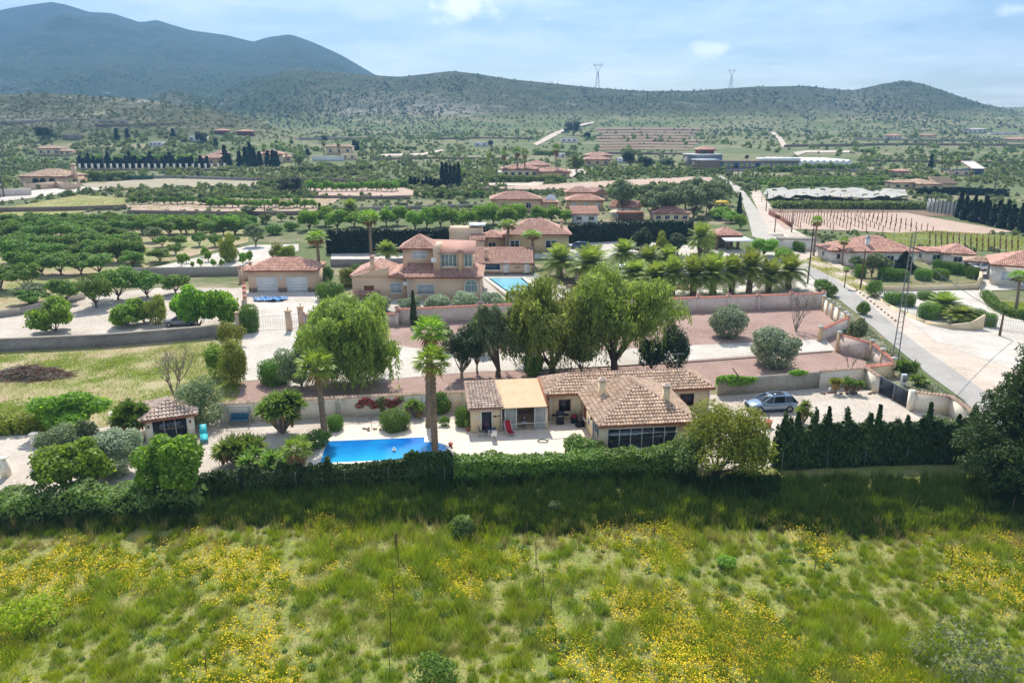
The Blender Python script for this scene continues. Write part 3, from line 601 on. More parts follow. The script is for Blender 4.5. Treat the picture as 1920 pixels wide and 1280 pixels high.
# ------------------------------------------------------------------ buildings
def tiles(mb, poly, w=.27, l=.42, mi=0, lift=.03):
    """rows of curved tiles over a flat roof face; first edge of poly is the eave, left to right seen from outside"""
    p = [Vector(v) for v in poly]; u = (p[1] - p[0]).normalized(); nrm = u.cross(p[-1] - p[0]).normalized(); v = nrm.cross(u)
    q = np.array([((x - p[0]).dot(u), (x - p[0]).dot(v)) for x in p]); o = np.array(p[0]); U, Vv, Nn = np.array(u), np.array(v), np.array(nrm)
    ua = np.arange(q[:, 0].min() + w / 2, q[:, 0].max(), w); va = np.arange(-.04, q[:, 1].max() - l * .3, l)
    gu, gv = np.meshgrid(ua, va); gu = gu.ravel(); gv = gv.ravel(); cu, cv = gu, gv + l / 2; ins = np.ones(len(gu), bool)
    for i in range(len(q)):
        a, b = q[i], q[(i + 1) % len(q)]; e = b - a; n_ = np.array([-e[1], e[0]]) / (np.hypot(*e) + 1e-9)
        ins &= ((cu - a[0]) * n_[0] + (cv - a[1]) * n_[1]) > (-.02 if i == 0 else .02)
    gu, gv = gu[ins], gv[ins]
    if len(gu) == 0: return
    rng = np.random.default_rng(int(abs(o[0] * 13 + o[1] * 7)) + len(gu)); gu = gu + rng.normal(size=len(gu)) * .008; gv = gv + rng.normal(size=len(gv)) * .012
    prof_ = [(-.5, 0), (-.34, .075), (0, .115), (.34, .075), (.5, 0)]; k = len(prof_); V = []
    for t, (lo, wd_) in enumerate(((.07, 1.0), (.0, .9))):
        for du, hh in prof_:
            V.append(o + U * (gu + du * w * wd_)[:, None] + Vv * (gv + t * l * 1.08)[:, None] + Nn * (lift + lo + hh * w / .27))
    V = np.stack(V, 1); n = len(gu); base = np.arange(n)[:, None] * 2 * k
    Fs = np.concatenate([base + np.array([j, j + 1, k + j + 1, k + j])[None, :] for j in range(k - 1)])
    mb.add(V.reshape(-1, 3), Fs, mi)
def ridge_caps(mb, a, b, mi=0, r=.14, l=.42):
    a, b = Vector(a), Vector(b); d = (b - a); n = max(1, int(d.length / l)); d = d / n
    for i in range(n):
        p, q = a + d * i, a + d * (i + 1.08); mb.tube([p + Vector((0, 0, .06)), q + Vector((0, 0, .04))], [r, r * .82], 8, mi)
def roof(parent, x0, x1, y0, y1, z, t=.45, tm='tile', rm='ridge', kind='hip', fas=.16, w=.27, l=.42, name='roof', over=.35, fm='fascia', hips=(1, 1), ceil=True, under=True):
    """hip or gable roof over the rectangle; t = rise per metre; hips = left end, right end (1 hipped, 0 gable)"""
    x0, x1, y0, y1 = x0 - over, x1 + over, y0 - over, y1 + over; w_, d_ = x1 - x0, y1 - y0; mb = MB(); E = .0
    if kind == 'mono':                         # one slope rising to the back
        h = d_ * t; A, B, C, D = (x0, y0, z), (x1, y0, z), (x1, y1, z + h), (x0, y1, z + h); faces = [(A, B, C, D)]; rid = [(A, D), (B, C), (D, C)]
        mb.add([A, B, C, D, (x0, y0, z - fas), (x1, y0, z - fas), (x1, y1, z + h - fas), (x0, y1, z + h - fas)], [(0, 1, 2, 3), (7, 6, 5, 4), (4, 5, 1, 0), (5, 6, 2, 1), (6, 7, 3, 2), (7, 4, 0, 3)], 2)
    else:
        alongx = w_ >= d_; r = (d_ if alongx else w_) / 2; h = r * t; ym, xm = (y0 + y1) / 2, (x0 + x1) / 2
        if alongx: P0 = (x0 + r * hips[0], ym, z + h); P1 = (x1 - r * hips[1], ym, z + h)
        else: P0 = (xm, y0 + r * hips[0], z + h); P1 = (xm, y1 - r * hips[1], z + h)
        a, b, c, d = (x0, y0, z), (x1, y0, z), (x1, y1, z), (x0, y1, z)
        if alongx: faces = [(a, b, P1, P0), (b, c, P1), (c, d, P0, P1), (d, a, P0)]
        else: faces = [(a, b, P0), (b, c, P1, P0), (c, d, P1), (d, a, P0, P1)]
        rid = [(P0, P1)] if P0 != P1 else []
        rid += [(a, P0), (b, P1), (c, P1), (d, P0)] if alongx else [(a, P0), (b, P0), (c, P1), (d, P1)]
        for f in faces: mb.poly(f, 2)
        if fas > 0:
            for f in ((a, b), (b, c), (c, d), (d, a)): mb.poly([(f[0][0], f[0][1], z - fas), (f[1][0], f[1][1], z - fas), f[1], f[0]], 3)
            mb.poly([(v[0], v[1], z - fas) for v in (d, c, b, a)], 3)
    for f in faces:
        f2 = [Vector(v) for v in f]
        if (f2[1] - f2[0]).cross(f2[-1] - f2[0]).length > .3 and ((f2[1] - f2[0]).cross(f2[-1] - f2[0]).normalized().z) > .2: tiles(mb, f2, w, l, 0)
    for a_, b_ in rid: ridge_caps(mb, a_, b_, 1, .13 * w / .27, l)
    return mb.build(name, [M[tm], M[rm], M['tilebase'], M[fm]], parent)
def wall(parent, x0, x1, y0, y1, z0, z1, m='cream', name='wall'):
    return MB().bx(x0, x1, y0, y1, z0, z1).build(name, M[m], parent)
def window(parent, x, y, z, w, h, face='S', fr='white', pane='glass', mul=2, trans=0, name='window', f=.07, bars=False, sill=True, label=None):
    """framed window on a wall; face S/N look along -y/+y, E/W along +x/-x; x,y,z = middle of its foot on the wall surface"""
    o = MB(); p = MB(); ax = {'S': 0, 'E': math.pi / 2, 'N': math.pi, 'W': -math.pi / 2}[face]
    e = bpy.data.objects.new(name, None)
    o.bx(-w / 2 - f, -w / 2, -.06, .02, -f, h + f); o.bx(w / 2, w / 2 + f, -.06, .02, -f, h + f); o.bx(-w / 2, w / 2, -.06, .02, -f, 0); o.bx(-w / 2, w / 2, -.06, .02, h, h + f)
    for i in range(1, mul): o.bx(-w / 2 + w * i / mul - f * .4, -w / 2 + w * i / mul + f * .4, -.05, .01, 0, h)
    for t in ([trans] if trans else []): o.bx(-w / 2, w / 2, -.045, .005, h * t - f * .4, h * t + f * .4)
    ob = o.build(name, M[fr], parent); ob.location = (x, y, z); ob.rotation_euler.z = ax
    if label: ob['label'] = label
    p.bx(-w / 2 + .001, w / 2 - .001, -.018, .012, .001, h - .001); p.build('pane', M[pane], ob)
    if sill: s = MB(); s.bx(-w / 2 - .15, w / 2 + .15, -.16, .0, -f - .08, -f - .003); s.build('sill', M['cream2'], ob)
    if bars:
        b = MB(); n = max(3, int(w / .14))
        for i in range(n + 1): b.box((-w / 2 + w * i / n, -.13, h / 2), (.022, .022, h + .1))
        for zz in (.12, h - .12): b.box((0, -.13, zz), (w + .05, .02, .03))
        b.build('grille', M['dark_metal'] if bars is True else M[bars], ob)
    return ob
def door(parent, x, y, z, w, h, face='S', m='white', name='door', panels=True, label=None):
    ax = {'S': 0, 'E': math.pi / 2, 'N': math.pi, 'W': -math.pi / 2}[face]
    o = MB(); o.bx(-w / 2 - .07, -w / 2, -.05, .02, 0, h + .07, 1); o.bx(w / 2, w / 2 + .07, -.05, .02, 0, h + .07, 1); o.bx(-w / 2, w / 2, -.05, .02, h, h + .07, 1); o.bx(-w / 2, w / 2, -.03, .015, 0.005, h, 0)
    if panels:
        for zz in np.arange(.3, h - .1, .42): o.bx(-w / 2 + .06, w / 2 - .06, -.037, -.029, zz, zz + .34, 0)
    ob = o.build(name, [M[m], M['white']], parent); ob.location = (x, y, z); ob.rotation_euler.z = ax
    if label: ob['label'] = label
    hd = MB(); hd.box((w * .36, -.07, h * .48), (.04, .06, .14)); hd.build('handle', M['dark_metal'], ob); return ob
def chimney(parent, x, y, z0, z1, s=.5, m='cream', cap='tile', name='chimney'):
    o = MB(); o.bx(x - s / 2, x + s / 2, y - s / 2, y + s / 2, z0, z1); ob = o.build(name, M[m], parent)
    c = MB()
    for i in (-1, 1):
        for j in (-1, 1): c.bx(x + i * s * .4 - .05, x + i * s * .4 + .05, y + j * s * .4 - .05, y + j * s * .4 + .05, z1, z1 + .22)
    a = s * .72; top = (x, y, z1 + .22 + s * .5)
    b = [(x - a, y - a, z1 + .22), (x + a, y - a, z1 + .22), (x + a, y + a, z1 + .22), (x - a, y + a, z1 + .22)]
    for i in range(4): c.poly([b[i], b[(i + 1) % 4], top])
    c.poly(b[::-1]); c.build('cap', M[cap], ob); return ob
def wallrun(name, pts, h, th=.22, m='cream2', coping=None, pil=None, pilm=None, label=None, cat='wall', group=None, dz=0, cz=.16, pilh=.35, world=False, tl=True, h2=None, capm=None):
    """garden wall along ground points with tiled coping and pillars; h may be a list of heights at the points"""
    pts = [Vector(p) if world else P(*p) for p in pts]; hs = h if hasattr(h, '__len__') else [h] * len(pts); o0 = pts[0].copy()
    root = empty(name, o0, 0, label, cat, group); mb = MB(); cp = MB(); pl = []
    for (a, ha), (b, hb_) in zip(zip(pts, hs), list(zip(pts, hs))[1:]):
        a, b = a - o0, b - o0; d = (b - a); d.z = 0; L_ = d.length; d = d / L_; s = Vector((-d.y, d.x, 0)) * th / 2; z0 = min(a.z, b.z) - .4
        A, B = a.copy(), b.copy(); v = [A - s, B - s, B + s, A + s]
        lo = [(p_.x, p_.y, z0 + dz) for p_ in v]; hi = [(v[0].x, v[0].y, a.z + ha), (v[1].x, v[1].y, b.z + hb_), (v[2].x, v[2].y, b.z + hb_), (v[3].x, v[3].y, a.z + ha)]
        mb.add(lo + hi, [(0, 3, 2, 1), (4, 5, 6, 7), (0, 1, 5, 4), (1, 2, 6, 5), (2, 3, 7, 6), (3, 0, 4, 7)])
        if coping:
            ov = s * (1 + .24 / th); n = max(1, int(L_ / .3))
            za, zb = a.z + ha, b.z + hb_
            if tl:
                k = n; t = (np.arange(k) + .5) / k; w_ = L_ / k
                for sg in (-1, 1):
                    for du, dh in (((-.5, 0), (0, .09)), ((0, .09), (.5, 0))) if True else ():
                        c0 = np.array(a)[None, :] + np.array(d)[None, :] * (t * L_ + du[0] * w_ if False else (t * L_))[:, None]
                        pa = c0 + np.array(d) * (du * w_ if not isinstance(du, tuple) else du[0] * w_); pb = c0 + np.array(d) * (dh[0] * w_)
                        zt = za + (zb - za) * t
                        V = np.stack([np.column_stack([pa[:, 0] + sg * ov.x, pa[:, 1] + sg * ov.y, zt + .03 + du[1]]), np.column_stack([pb[:, 0] + sg * ov.x, pb[:, 1] + sg * ov.y, zt + .03 + dh[1]]),
                                      np.column_stack([pb[:, 0], pb[:, 1], zt + cz + dh[1]]), np.column_stack([pa[:, 0], pa[:, 1], zt + cz + du[1]])], 1)
                        if sg > 0: V = V[:, ::-1]
                        cp.add(V.reshape(-1, 3), np.arange(4 * k).reshape(k, 4))
            e = [(A.x - ov.x, A.y - ov.y), (B.x - ov.x, B.y - ov.y), (B.x + ov.x, B.y + ov.y), (A.x + ov.x, A.y + ov.y)]; zz = [za, zb, zb, za]
            cp.add([(x_, y_, z_ + .003) for (x_, y_), z_ in zip(e, zz)] + [(x_, y_, z_ + .05) for (x_, y_), z_ in zip(e, zz)], [(0, 3, 2, 1), (4, 5, 6, 7), (0, 1, 5, 4), (1, 2, 6, 5), (2, 3, 7, 6), (3, 0, 4, 7)])
        if pil:
            k = max(1, round(L_ / pil))
            for i in range(k + 1): pl.append((a.lerp(b, i / k), ha + (hb_ - ha) * i / k, math.atan2(d.y, d.x)))
    mb.build('wall_panel', M[m], root)
    if cp.n: cp.build('coping', M[coping], root)
    for p_, h_, r_ in pl:
        q = MB(); q.box((p_.x, p_.y, p_.z - .3 + (h_ + pilh + .3) / 2), (th + .16, th + .16, h_ + pilh + .3), r_); ob = q.build('pillar', M[pilm or m], root)
        q = MB(); q.box((p_.x, p_.y, p_.z + h_ + pilh + .04), (th + .26, th + .26, .075), r_); q.box((p_.x, p_.y, p_.z + h_ + pilh + .13), (th + .1, th + .1, .1), r_, 0, .3); q.build('cap', M[capm or coping or m], ob)
    return root
def local(parent_loc, rz):
    c, s = math.cos(-rz), math.sin(-rz)
    def f(p): d = Vector(p) - Vector(parent_loc); return Vector((d.x * c - d.y * s, d.x * s + d.y * c, d.z))
    return f
def simple_house(name, label, x0, x1, yb, ye, depth=8, rz=0, wallm='cream', tm='tile_pink', rm='ridge_pink', t=.4, wins=3, group=None, cat='house', chim=False, w=.5, l=.8, kind='hip', hips=(1, 1), win='glass', over=.4, doorm=None, base=None, hh=None, storey=1):
    """small or distant house: x0..x1 wall ends, yb foot, ye eave line in the picture"""
    xm = (x0 + x1) / 2; EXC.append(np.array([(x0 - 3, ye - 8), (x1 + 3, ye - 8), (x1 + 3, yb + 7), (x0 - 3, yb + 7)], float)); p = base or P(xm, yb); k = mpp(p); wd = (x1 - x0) * k; h = hh or (W(xm, ye, p.y).z - p.z); h = max(2.2, h)
    r = empty(name, p, rz, label, cat, group)
    wall(r, -wd / 2, wd / 2, 0, depth, -.6, h, wallm)
    if kind == 'flat': MB().bx(-wd / 2 - .15, wd / 2 + .15, -.15, depth + .15, h, h + .22).build('roof', M[tm], r)
    else: roof(r, -wd / 2, wd / 2, 0, depth, h, t, tm, rm, kind, .14, w, l, 'roof', over, 'fascia', hips)
    for s_ in range(storey):
        hs = h / storey; zz = hs * s_
        for i in range(wins):
            x = -wd / 2 + wd * (i + .5) / wins
            if doorm and i == wins // 2 and s_ == 0: door(r, x, 0, 0, min(1.1, wd / 5), 2.1, 'S', doorm)
            else: window(r, x, 0, zz + hs * .34, min(1.3, wd / wins * .5), hs * .38, 'S', 'white', win, 2, 0, 'window', .06, False, False)
    window(r, wd / 2, depth / 2, h * .34, 1.1, h * .38, 'E', 'white', win, 2, 0, 'window', .06, False, False)
    window(r, -wd / 2, depth / 2, h * .34, 1.1, h * .38, 'W', 'white', win, 2, 0, 'window', .06, False, False)
    if chim: chimney(r, wd * .15, depth * .35, h * .9, h + depth * .5 * t + .7, .55, wallm, tm)
    return r
# ------------------------------------------------------------------ ground surfaces
sheet('gravel_yard', [(-140, 822), (60, 815), (200, 800), (430, 786), (690, 774), (870, 764), (1350, 739), (1530, 723), (1650, 733), (1712, 765), (1830, 792), (1860, 862), (1500, 872), (1200, 888), (850, 898), (560, 908), (200, 925), (-140, 930)], M['gravel'], .012, 'pale gravel yard around the nearest house')
sheet('paved_terrace', [(610, 799), (700, 795), (815, 789), (880, 786), (1030, 772), (1085, 772), (1130, 850), (1120, 893), (700, 900), (560, 900), (585, 868)], mat('cream_paving', 'ddcfbd', 'd0c0ac', 1.2, .85, 'e4d8c8', 3, .15, obj=False), .03, 'cream paved terrace round the swimming pool')
sheet('dry_field', [(-160, 655), (0, 655), (200, 645), (400, 632), (470, 700), (430, 742), (425, 786), (200, 800), (-160, 815)], mat('dry_grass_field', 'b5a283', '8f9058', .22, .97, 'b39c80', 1.2, .5, obj=False), .02, 'dry weedy field behind the garden hut')
sheet('red_gravel', [(425, 735), (455, 700), (560, 655), (568, 613), (745, 609), (900, 601), (1050, 595), (1290, 585), (1540, 574), (1575, 600), (1600, 640), (1660, 690), (1610, 708), (1300, 722), (870, 745), (420, 765)], M['gravel_red'], .012, 'reddish gravel garden behind the long cream wall')
sheet('white_driveway', [(456, 622), (566, 616), (580, 650), (745, 648), (860, 664), (1050, 662), (1290, 648), (1400, 643), (1548, 636), (1566, 657), (1400, 668), (1290, 676), (1100, 690), (900, 697), (790, 706), (560, 726), (488, 712), (445, 716)], M['gravel_w'], .04, 'white gravel driveway crossing the red garden')
sheet('villa_courtyard', [(462, 545), (600, 543), (640, 560), (650, 585), (600, 600), (566, 617), (456, 623), (455, 590)], M['gravel_w'], .03, 'pale gravel courtyard in front of the double garage')
sheet('villa_patio', [(640, 582), (900, 590), (935, 590), (1060, 585), (1075, 545), (1010, 515), (900, 514), (640, 556)], M['concrete'], .03, 'pale paved patio round the villa and its pool')
sheet('upper_gravel_court', [(622, 463), (775, 468), (775, 497), (640, 500), (620, 497)], M['gravel_w'], .03, 'empty gravel court behind the villa')
sheet('upper_driveway', [(1065, 457), (1180, 452), (1340, 465), (1500, 478), (1478, 492), (1220, 482), (1060, 487)], M['gravel_w'], .03, 'gravel driveway behind the date palms')
sheet('palm_court', [(1200, 530), (1240, 512), (1500, 500), (1548, 545), (1530, 549), (1240, 562)], M['gravel_w'], .03, 'white gravel court under the date palm row')
sheet('orchard_yard', [(-160, 612), (0, 597), (100, 572), (150, 555), (300, 540), (456, 540), (456, 610), (400, 622), (0, 640), (-160, 645)], M['gravel'], .03, 'grey gravel yard planted with fig trees')
sheet('terrace_yard', [(280, 504), (470, 460), (560, 458), (560, 470), (470, 500)], M['gravel_w'], .03, 'pale gravel plot with young citrus trees')
road = sheet('road', [(1351, 331), (1375, 345), (1391, 355), (1424, 400), (1445, 441), (1481, 475), (1520, 500), (1565, 523), (1602, 548), (1617, 560), (1650, 587), (1690, 622), (1740, 660), (1815, 712), (1900, 775), (2020, 865), (1960, 885), (1860, 800), (1802, 747), (1740, 702), (1690, 660), (1640, 617), (1602, 585), (1565, 556), (1522, 519), (1490, 483), (1468, 466), (1411, 444), (1403, 411), (1391, 377), (1369, 350), (1344, 334)], M['asphalt'], .05, 'narrow grey road running up the valley')
sheet('upper_road', [(1351, 331), (1375, 345), (1391, 355), (1424, 400), (1445, 441), (1481, 475), (1520, 500), (1500, 508), (1490, 484), (1468, 467), (1411, 445), (1403, 411), (1391, 377), (1369, 350), (1344, 334)], M['concrete'], .09, 'pale worn upper stretch of the road')
sheet('roadside_verge', [(1424, 400), (1405, 360), (1425, 358), (1470, 420), (1560, 470), (1600, 510), (1640, 545), (1690, 585), (1760, 640), (1920, 690), (2100, 760), (2020, 865), (1900, 775), (1815, 712), (1740, 660), (1690, 622), (1650, 587), (1617, 560), (1565, 523), (1520, 500), (1481, 475), (1445, 441)], M['sand'], .03, 'sandy roadside apron beside the road')
sheet('house_forecourt', [(1640, 545), (1836, 545), (1830, 500), (1850, 490), (2050, 520), (2100, 545), (1920, 543), (1860, 545), (1852, 575), (1950, 610), (2100, 640), (2100, 780), (1920, 700), (1760, 645), (1700, 600)], M['gravel_w'], .045, 'pale gravel forecourt of the white houses')
sheet('garden_bed', [(1712, 560), (1800, 555), (1845, 585), (1846, 606), (1800, 614), (1740, 607), (1690, 590), (1660, 568)], M['gravel_w'], .06, 'blue grey gravel bed inside the green fence')
sheet('garden_lawn', [(1560, 480), (1590, 478), (1720, 492), (1835, 500), (1830, 530), (1660, 545), (1600, 520)], mat('garden_ground', '8d7d62', '6f7a45', .3, .97, 'a5977c', 1.5, .4, obj=False), .03, 'garden ground round the white bungalow')
sheet('roadside_strip', [(1545, 560), (1572, 568), (1640, 625), (1690, 668), (1740, 712), (1800, 752), (1802, 780), (1720, 765), (1690, 735), (1640, 700), (1605, 655), (1560, 600)], mat('verge_ground', '8f8672', '78805f', .4, .97, 'a89d88', 2, .5, obj=False), .02, 'weedy strip between road and garden wall')
# orchards, fields and tracks of the valley
SO = M['soil']
for nm, pts, m_, lb in [
    ('orchard_soil', [(-100, 425), (300, 418), (440, 418), (470, 424), (465, 455), (280, 500), (150, 555), (-100, 605)], mat('orchard_soil', 'b29c82', '868f58', .12, .97, 'a28a70', 1.0, .5, obj=False), 'reddish orchard soil on the left'),
    ('orchard_soil', [(235, 384), (420, 376), (640, 372), (600, 396), (250, 398)], SO, 'red soil of the small middle orchard'),
    ('orchard_soil', [(575, 352), (760, 352), (790, 366), (600, 372)], SO, 'pale soil under the far tree row'),
    ('orchard_soil', [(930, 352), (1300, 332), (1345, 334), (1330, 342), (960, 360)], SO, 'orange soil strip below the vine rows'),
    ('vineyard_soil', [(1440, 400), (1700, 400), (1900, 435), (1800, 443), (1560, 432), (1470, 430)], SO, 'pinkish ploughed soil of the stake plot'),
    ('earth_bank', [(1440, 392), (1760, 394), (1800, 406), (1450, 406)], mat('bank_earth', '85705e', '6f5d4c', .3, .97, '9a8571', 2, .6, obj=False), 'brown earth bank above the stakes'),
    ('dry_meadow', [(0, 392), (150, 366), (240, 372), (235, 384), (150, 400), (0, 408)], mat('straw_meadow', 'a69c6c', '8b9655', .1, .97, 'b5a97c', 1, .4, obj=False), 'pale straw coloured meadow'),
    ('dry_meadow', [(150, 345), (300, 335), (490, 338), (480, 350), (300, 353), (170, 356)], mat('pale_meadow', 'a69a86', '98906f', .1, .97, 'b0a48c', 1, .4, obj=False), 'greyish dry meadow on the left'),
    ('green_field', [(1395, 345), (1560, 334), (1680, 336), (1660, 352), (1440, 352)], mat('green_crop', '64793a', '55693a', .1, .97, '7d8f4a', 1, .5, obj=False), 'green crop field right of the road'),
    ('green_field', [(1640, 440), (1760, 434), (2000, 450), (2000, 478), (1700, 462)], mat('weedy_vineyard', '7d8450', '6d7846', .2, .97, '9c9468', 1, .5, obj=False), 'weedy green vineyard behind the bungalow'),
    ('dirt_track', [(0, 371), (60, 357), (150, 350), (210, 356), (120, 364), (60, 372), (0, 379)], M['gravel_w'], 'pale track beside the arched house'),
    ('dirt_track', [(880, 322), (1000, 320), (1090, 318), (1110, 324), (1000, 350), (900, 348), (880, 344), (990, 344), (1075, 326), (990, 326)], M['sand'], 'pale track below the palm house'),
    ('dirt_track', [(1000, 270), (1038, 250), (1066, 237), (1112, 229), (1114, 232), (1070, 241), (1048, 253), (1006, 274)], M['sand'], 'white track winding up to the far farm'),
    ('dirt_track', [(715, 290), (790, 288), (830, 281), (831, 284), (792, 292), (716, 294)], M['sand'], 'pale farm track on the plain'),
    ('dirt_track', [(1444, 249), (1452, 248), (1466, 260), (1476, 275), (1466, 277), (1458, 262)], M['sand'], 'short white track on the right slope'),
    ('dirt_track', [(1487, 286), (1512, 283), (1600, 283), (1600, 287), (1510, 287), (1495, 293)], M['sand'], 'sandy track behind the greenhouse'),
    ]:
    sheet(nm, pts, m_, .05, lb, 8)
for q in ([(1300, 272), (1368, 272), (1500, 294), (1606, 293), (1610, 320), (1300, 320)], [(1400, 398), (1780, 398), (1910, 438), (1450, 436)], [(1425, 358), (1705, 360), (1705, 388), (1425, 388)]): EXC.append(np.array(q, float))
tm1 = mat('terrace_earth', '8a705c', '75624e', .03, .97, '9a8270', .3, .5, obj=False)
for i in range(8):
    y = 241 + i * 5.4; x0, x1 = 1116 + (i % 3) * 6, 1318 - (i % 4) * 9
    sheet('terrace_strip', [(x0, y + 3.4), (x0, y), ((x0 + x1) / 2, y - 1.2), (x1, y + .4), (x1, y + 3.6), ((x0 + x1) / 2, y + 2.6)], tm1, .05, 'brown ploughed terrace strip below the ridge', 8)
sheet('villa_garden_soil', [(1040, 500), (1230, 512), (1225, 555), (1075, 562), (1062, 545)], mat('garden_soil', '7d6b58', '5f5a42', .3, .97, 'a08d78', 1.5, .5, obj=False), .02, 'dark brown garden soil under the first date palms')

# ------------------------------------------------------------------ nearest plot: pool
pp = P(614, 829); PZ = 6.0
pool = empty('swimming_pool', (pp.x, pp.y, .0), R(PZ), 'blue swimming pool with rounded end set in the cream terrace', 'swimming pool')
def poolpts(o, z):
    pts = [(-o, -4.25 - o, z), (8.1, -4.25 - o, z)]; 
    for i in range(11): a = R(-90 + 18 * i); pts.append((8.3 + math.cos(a) * (1.6 + o), -2.35 + math.sin(a) * (1.3 + o), z)) if 0 < i < 10 else None
    pts = [(-o, -4.25 - o, z), (8.1 + o, -4.25 - o, z), (8.1 + o, -3.65 - o, z)] + [(8.2 + math.cos(R(-80 + 16 * i)) * (1.75 + o), -2.35 + math.sin(R(-80 + 16 * i)) * (1.3 + o), z) for i in range(11)] + [(8.1 + o, -1.05 + o, z), (8.1 + o, o, z), (-o, o, z)]
    return pts
wm_, wN, wL, wb = newmat('pool_water')
wt = wN.new('ShaderNodeTexCoord'); wsx = wN.new('ShaderNodeSeparateXYZ'); wL.new(wt.outputs['Object'], wsx.inputs[0])
wmr = wN.new('ShaderNodeMapRange'); wmr.inputs[1].default_value = -1.2; wmr.inputs[2].default_value = -4.2; wL.new(wsx.outputs[1], wmr.inputs[0])
wL.new(mixc(wN, wL, mixc(wN, wL, .35, wmr.outputs[0], tex(wN, wL, wt.outputs['Object'], .35, 3, .5, (1, 1, 1), .3, .7)), lin('0b57ae'), lin('2fb0d8')), wb.inputs['Base Color'])
wb.inputs['Roughness'].default_value = .04; wb.inputs['Specular IOR Level'].default_value = .5; bump(wN, wL, wb, tex(wN, wL, wt.outputs['Object'], 3, 4, .5), .12, .03)
MB().poly(poolpts(0, .075)).build('water', wm_, pool)
cpm = MB(); a_, b_ = poolpts(.33, .11), poolpts(0, .11); b2 = poolpts(0, .02); a2 = poolpts(.33, .02); n_ = len(a_)
for i in range(n_):
    j = (i + 1) % n_; cpm.poly([a_[i], a_[j], b_[j], b_[i]]); cpm.poly([b_[i], b_[j], b2[j], b2[i]]); cpm.poly([a2[i], a2[j], a_[j], a_[i]])
cpm.build('coping', mat('pool_coping', 'e2d8ca', 'd8ccbc', 2, .8, None, 9, .1), pool)
lad = MB()
for dx in (-.25, .25): lad.tube([(-.5, -1.2 + dx, .05), (-.45, -1.2 + dx, .75), (-.1, -1.2 + dx, .85), (.12, -1.2 + dx, .7), (.12, -1.2 + dx, .08)], .025, 6)
lad.build('ladder', mat('blue_handrail', '6aa5c4', '5d98b8', 2, .4), pool)
sk = empty('pool_chlorinator', (pp.x + 5.9, pp.y - 1.9, .12), 0, 'small white floating dispenser on the blue pool water', 'pool float')
MB().tube([(0, 0, -.04), (0, 0, .1)], [.16, .16], 10).build('float', M['white'], sk); MB().tube([(0, 0, .1), (0, 0, .26)], [.07, .07], 10).build('cap', M['white'], sk)

# ------------------------------------------------------------------ nearest house
HZ = R(7); HO = Vector((7.15, 54.25, 0)); loc1 = local(HO, HZ)
def hw(x, y, z=0): return HO + Vector((x * math.cos(HZ) - y * math.sin(HZ), x * math.sin(HZ) + y * math.cos(HZ), z))
h1 = empty('bungalow', HO, HZ, 'cream bungalow with weathered tile hip roofs and two chimneys beside the pool', 'house')
wall(h1, 0, 7.7, 0, 7.7, -.2, 2.5); wall(h1, -2.9, 12.1, 7.7, 11.8, -.2, 2.5)
roof(h1, 0, 7.7, 0, 9.4, 2.62, .46, 'tile', 'ridge', 'hip', .16, .26, .37)
roof(h1, -2.9, 12.1, 7.7, 11.8, 2.6, .46, 'tile', 'ridge', 'hip', .16, .26, .37)
window(h1, 3.35, 0, .5, 5.6, 1.72, 'S', 'white', 'glass', 6, .74, 'window', .06, False, True)
window(h1, 0, 1.75, .25, 2.2, 1.9, 'W', 'white', 'glass', 3, 0, 'window', .06, False, False)
window(h1, 0, 4.3, .9, .5, .5, 'W', 'white', 'glass', 1, 0, 'window', .05, False, False)
window(h1, 0, 5.8, .95, .75, .95, 'W', 'fascia', 'glass', 2, 0, 'window', .06, False, True)
window(h1, -1.5, 7.7, .95, .95, 1.0, 'S', 'fascia', 'glass', 2, 0, 'window', .07, True, True)
window(h1, 9.9, 7.7, .9, 1.2, 1.1, 'S', 'fascia', 'glass', 2, 0, 'window', .07, True, True)
window(h1, 7.7, 4.0, .9, 1.2, 1.1, 'E', 'white', 'glass', 2, 0, 'window', .07, False, True)
chimney(h1, 1.15, 4.75, 2.6, 4.6, .5, 'cream', 'tile_grey'); chimney(h1, 5.95, 2.2, 2.6, 4.75, .5, 'cream', 'tile_grey')
lm = MB(); lm.tube([(-.14, 2.95, 1.9), (-.14, 2.95, 2.1)], [.08, .11], 8); lm.build('wall_lamp', M['dark_metal'], h1)
# shed and glazed patio against the garden wall
SY, BY = 5.75, 11.3
sh = empty('tool_shed', hw(-10.05, SY), HZ, 'small cream shed with greyed tile lean-to roof and dark door', 'shed')
wall(sh, 0, 2.55, 0, 5.2, -.1, 2.2); roof(sh, 0, 2.55, 0, 5.2, 2.25, .1, 'tile_grey', 'ridge', 'mono', .09, .29, .43, over=.18)
door(sh, 1.35, 0, 0, .85, 1.95, 'S', 'dark_metal', 'door', False)
MB().box((.55, -.03, 1.45), (.16, .05, .34)).build('thermometer', M['white'], sh)
orn = MB()
for k in range(9): orn.box((2.1 + .055 * k * math.cos(k), -.04, 1.5 + .05 * math.sin(k * 2.3)), (.16, .04, .05), 0)
orn.build('wall_ornament', M['rust'], sh)
gp = empty('glazed_patio', hw(-7.45, SY), HZ, 'glazed patio room under a ribbed cream roof sheet', 'patio room')
aw = MB(); nn_ = 84; X_ = np.linspace(-.02, 4.0, nn_ + 1); Hh = .055 * np.abs(np.sin(np.arange(nn_ + 1) * math.pi / 3.5))
V_ = [(x, y, z + h_) for (y, z) in ((-.35, 2.28), (5.25, 2.98)) for x, h_ in zip(X_, Hh)]
aw.add(V_, [(i, i + 1, nn_ + 2 + i, nn_ + 1 + i) for i in range(nn_)]); aw.add([(v[0], v[1], v[2] - .03) for v in V_], [(i, nn_ + 1 + i, nn_ + 2 + i, i + 1) for i in range(nn_)])
aw.build('roof_sheet', M['awning'], gp)
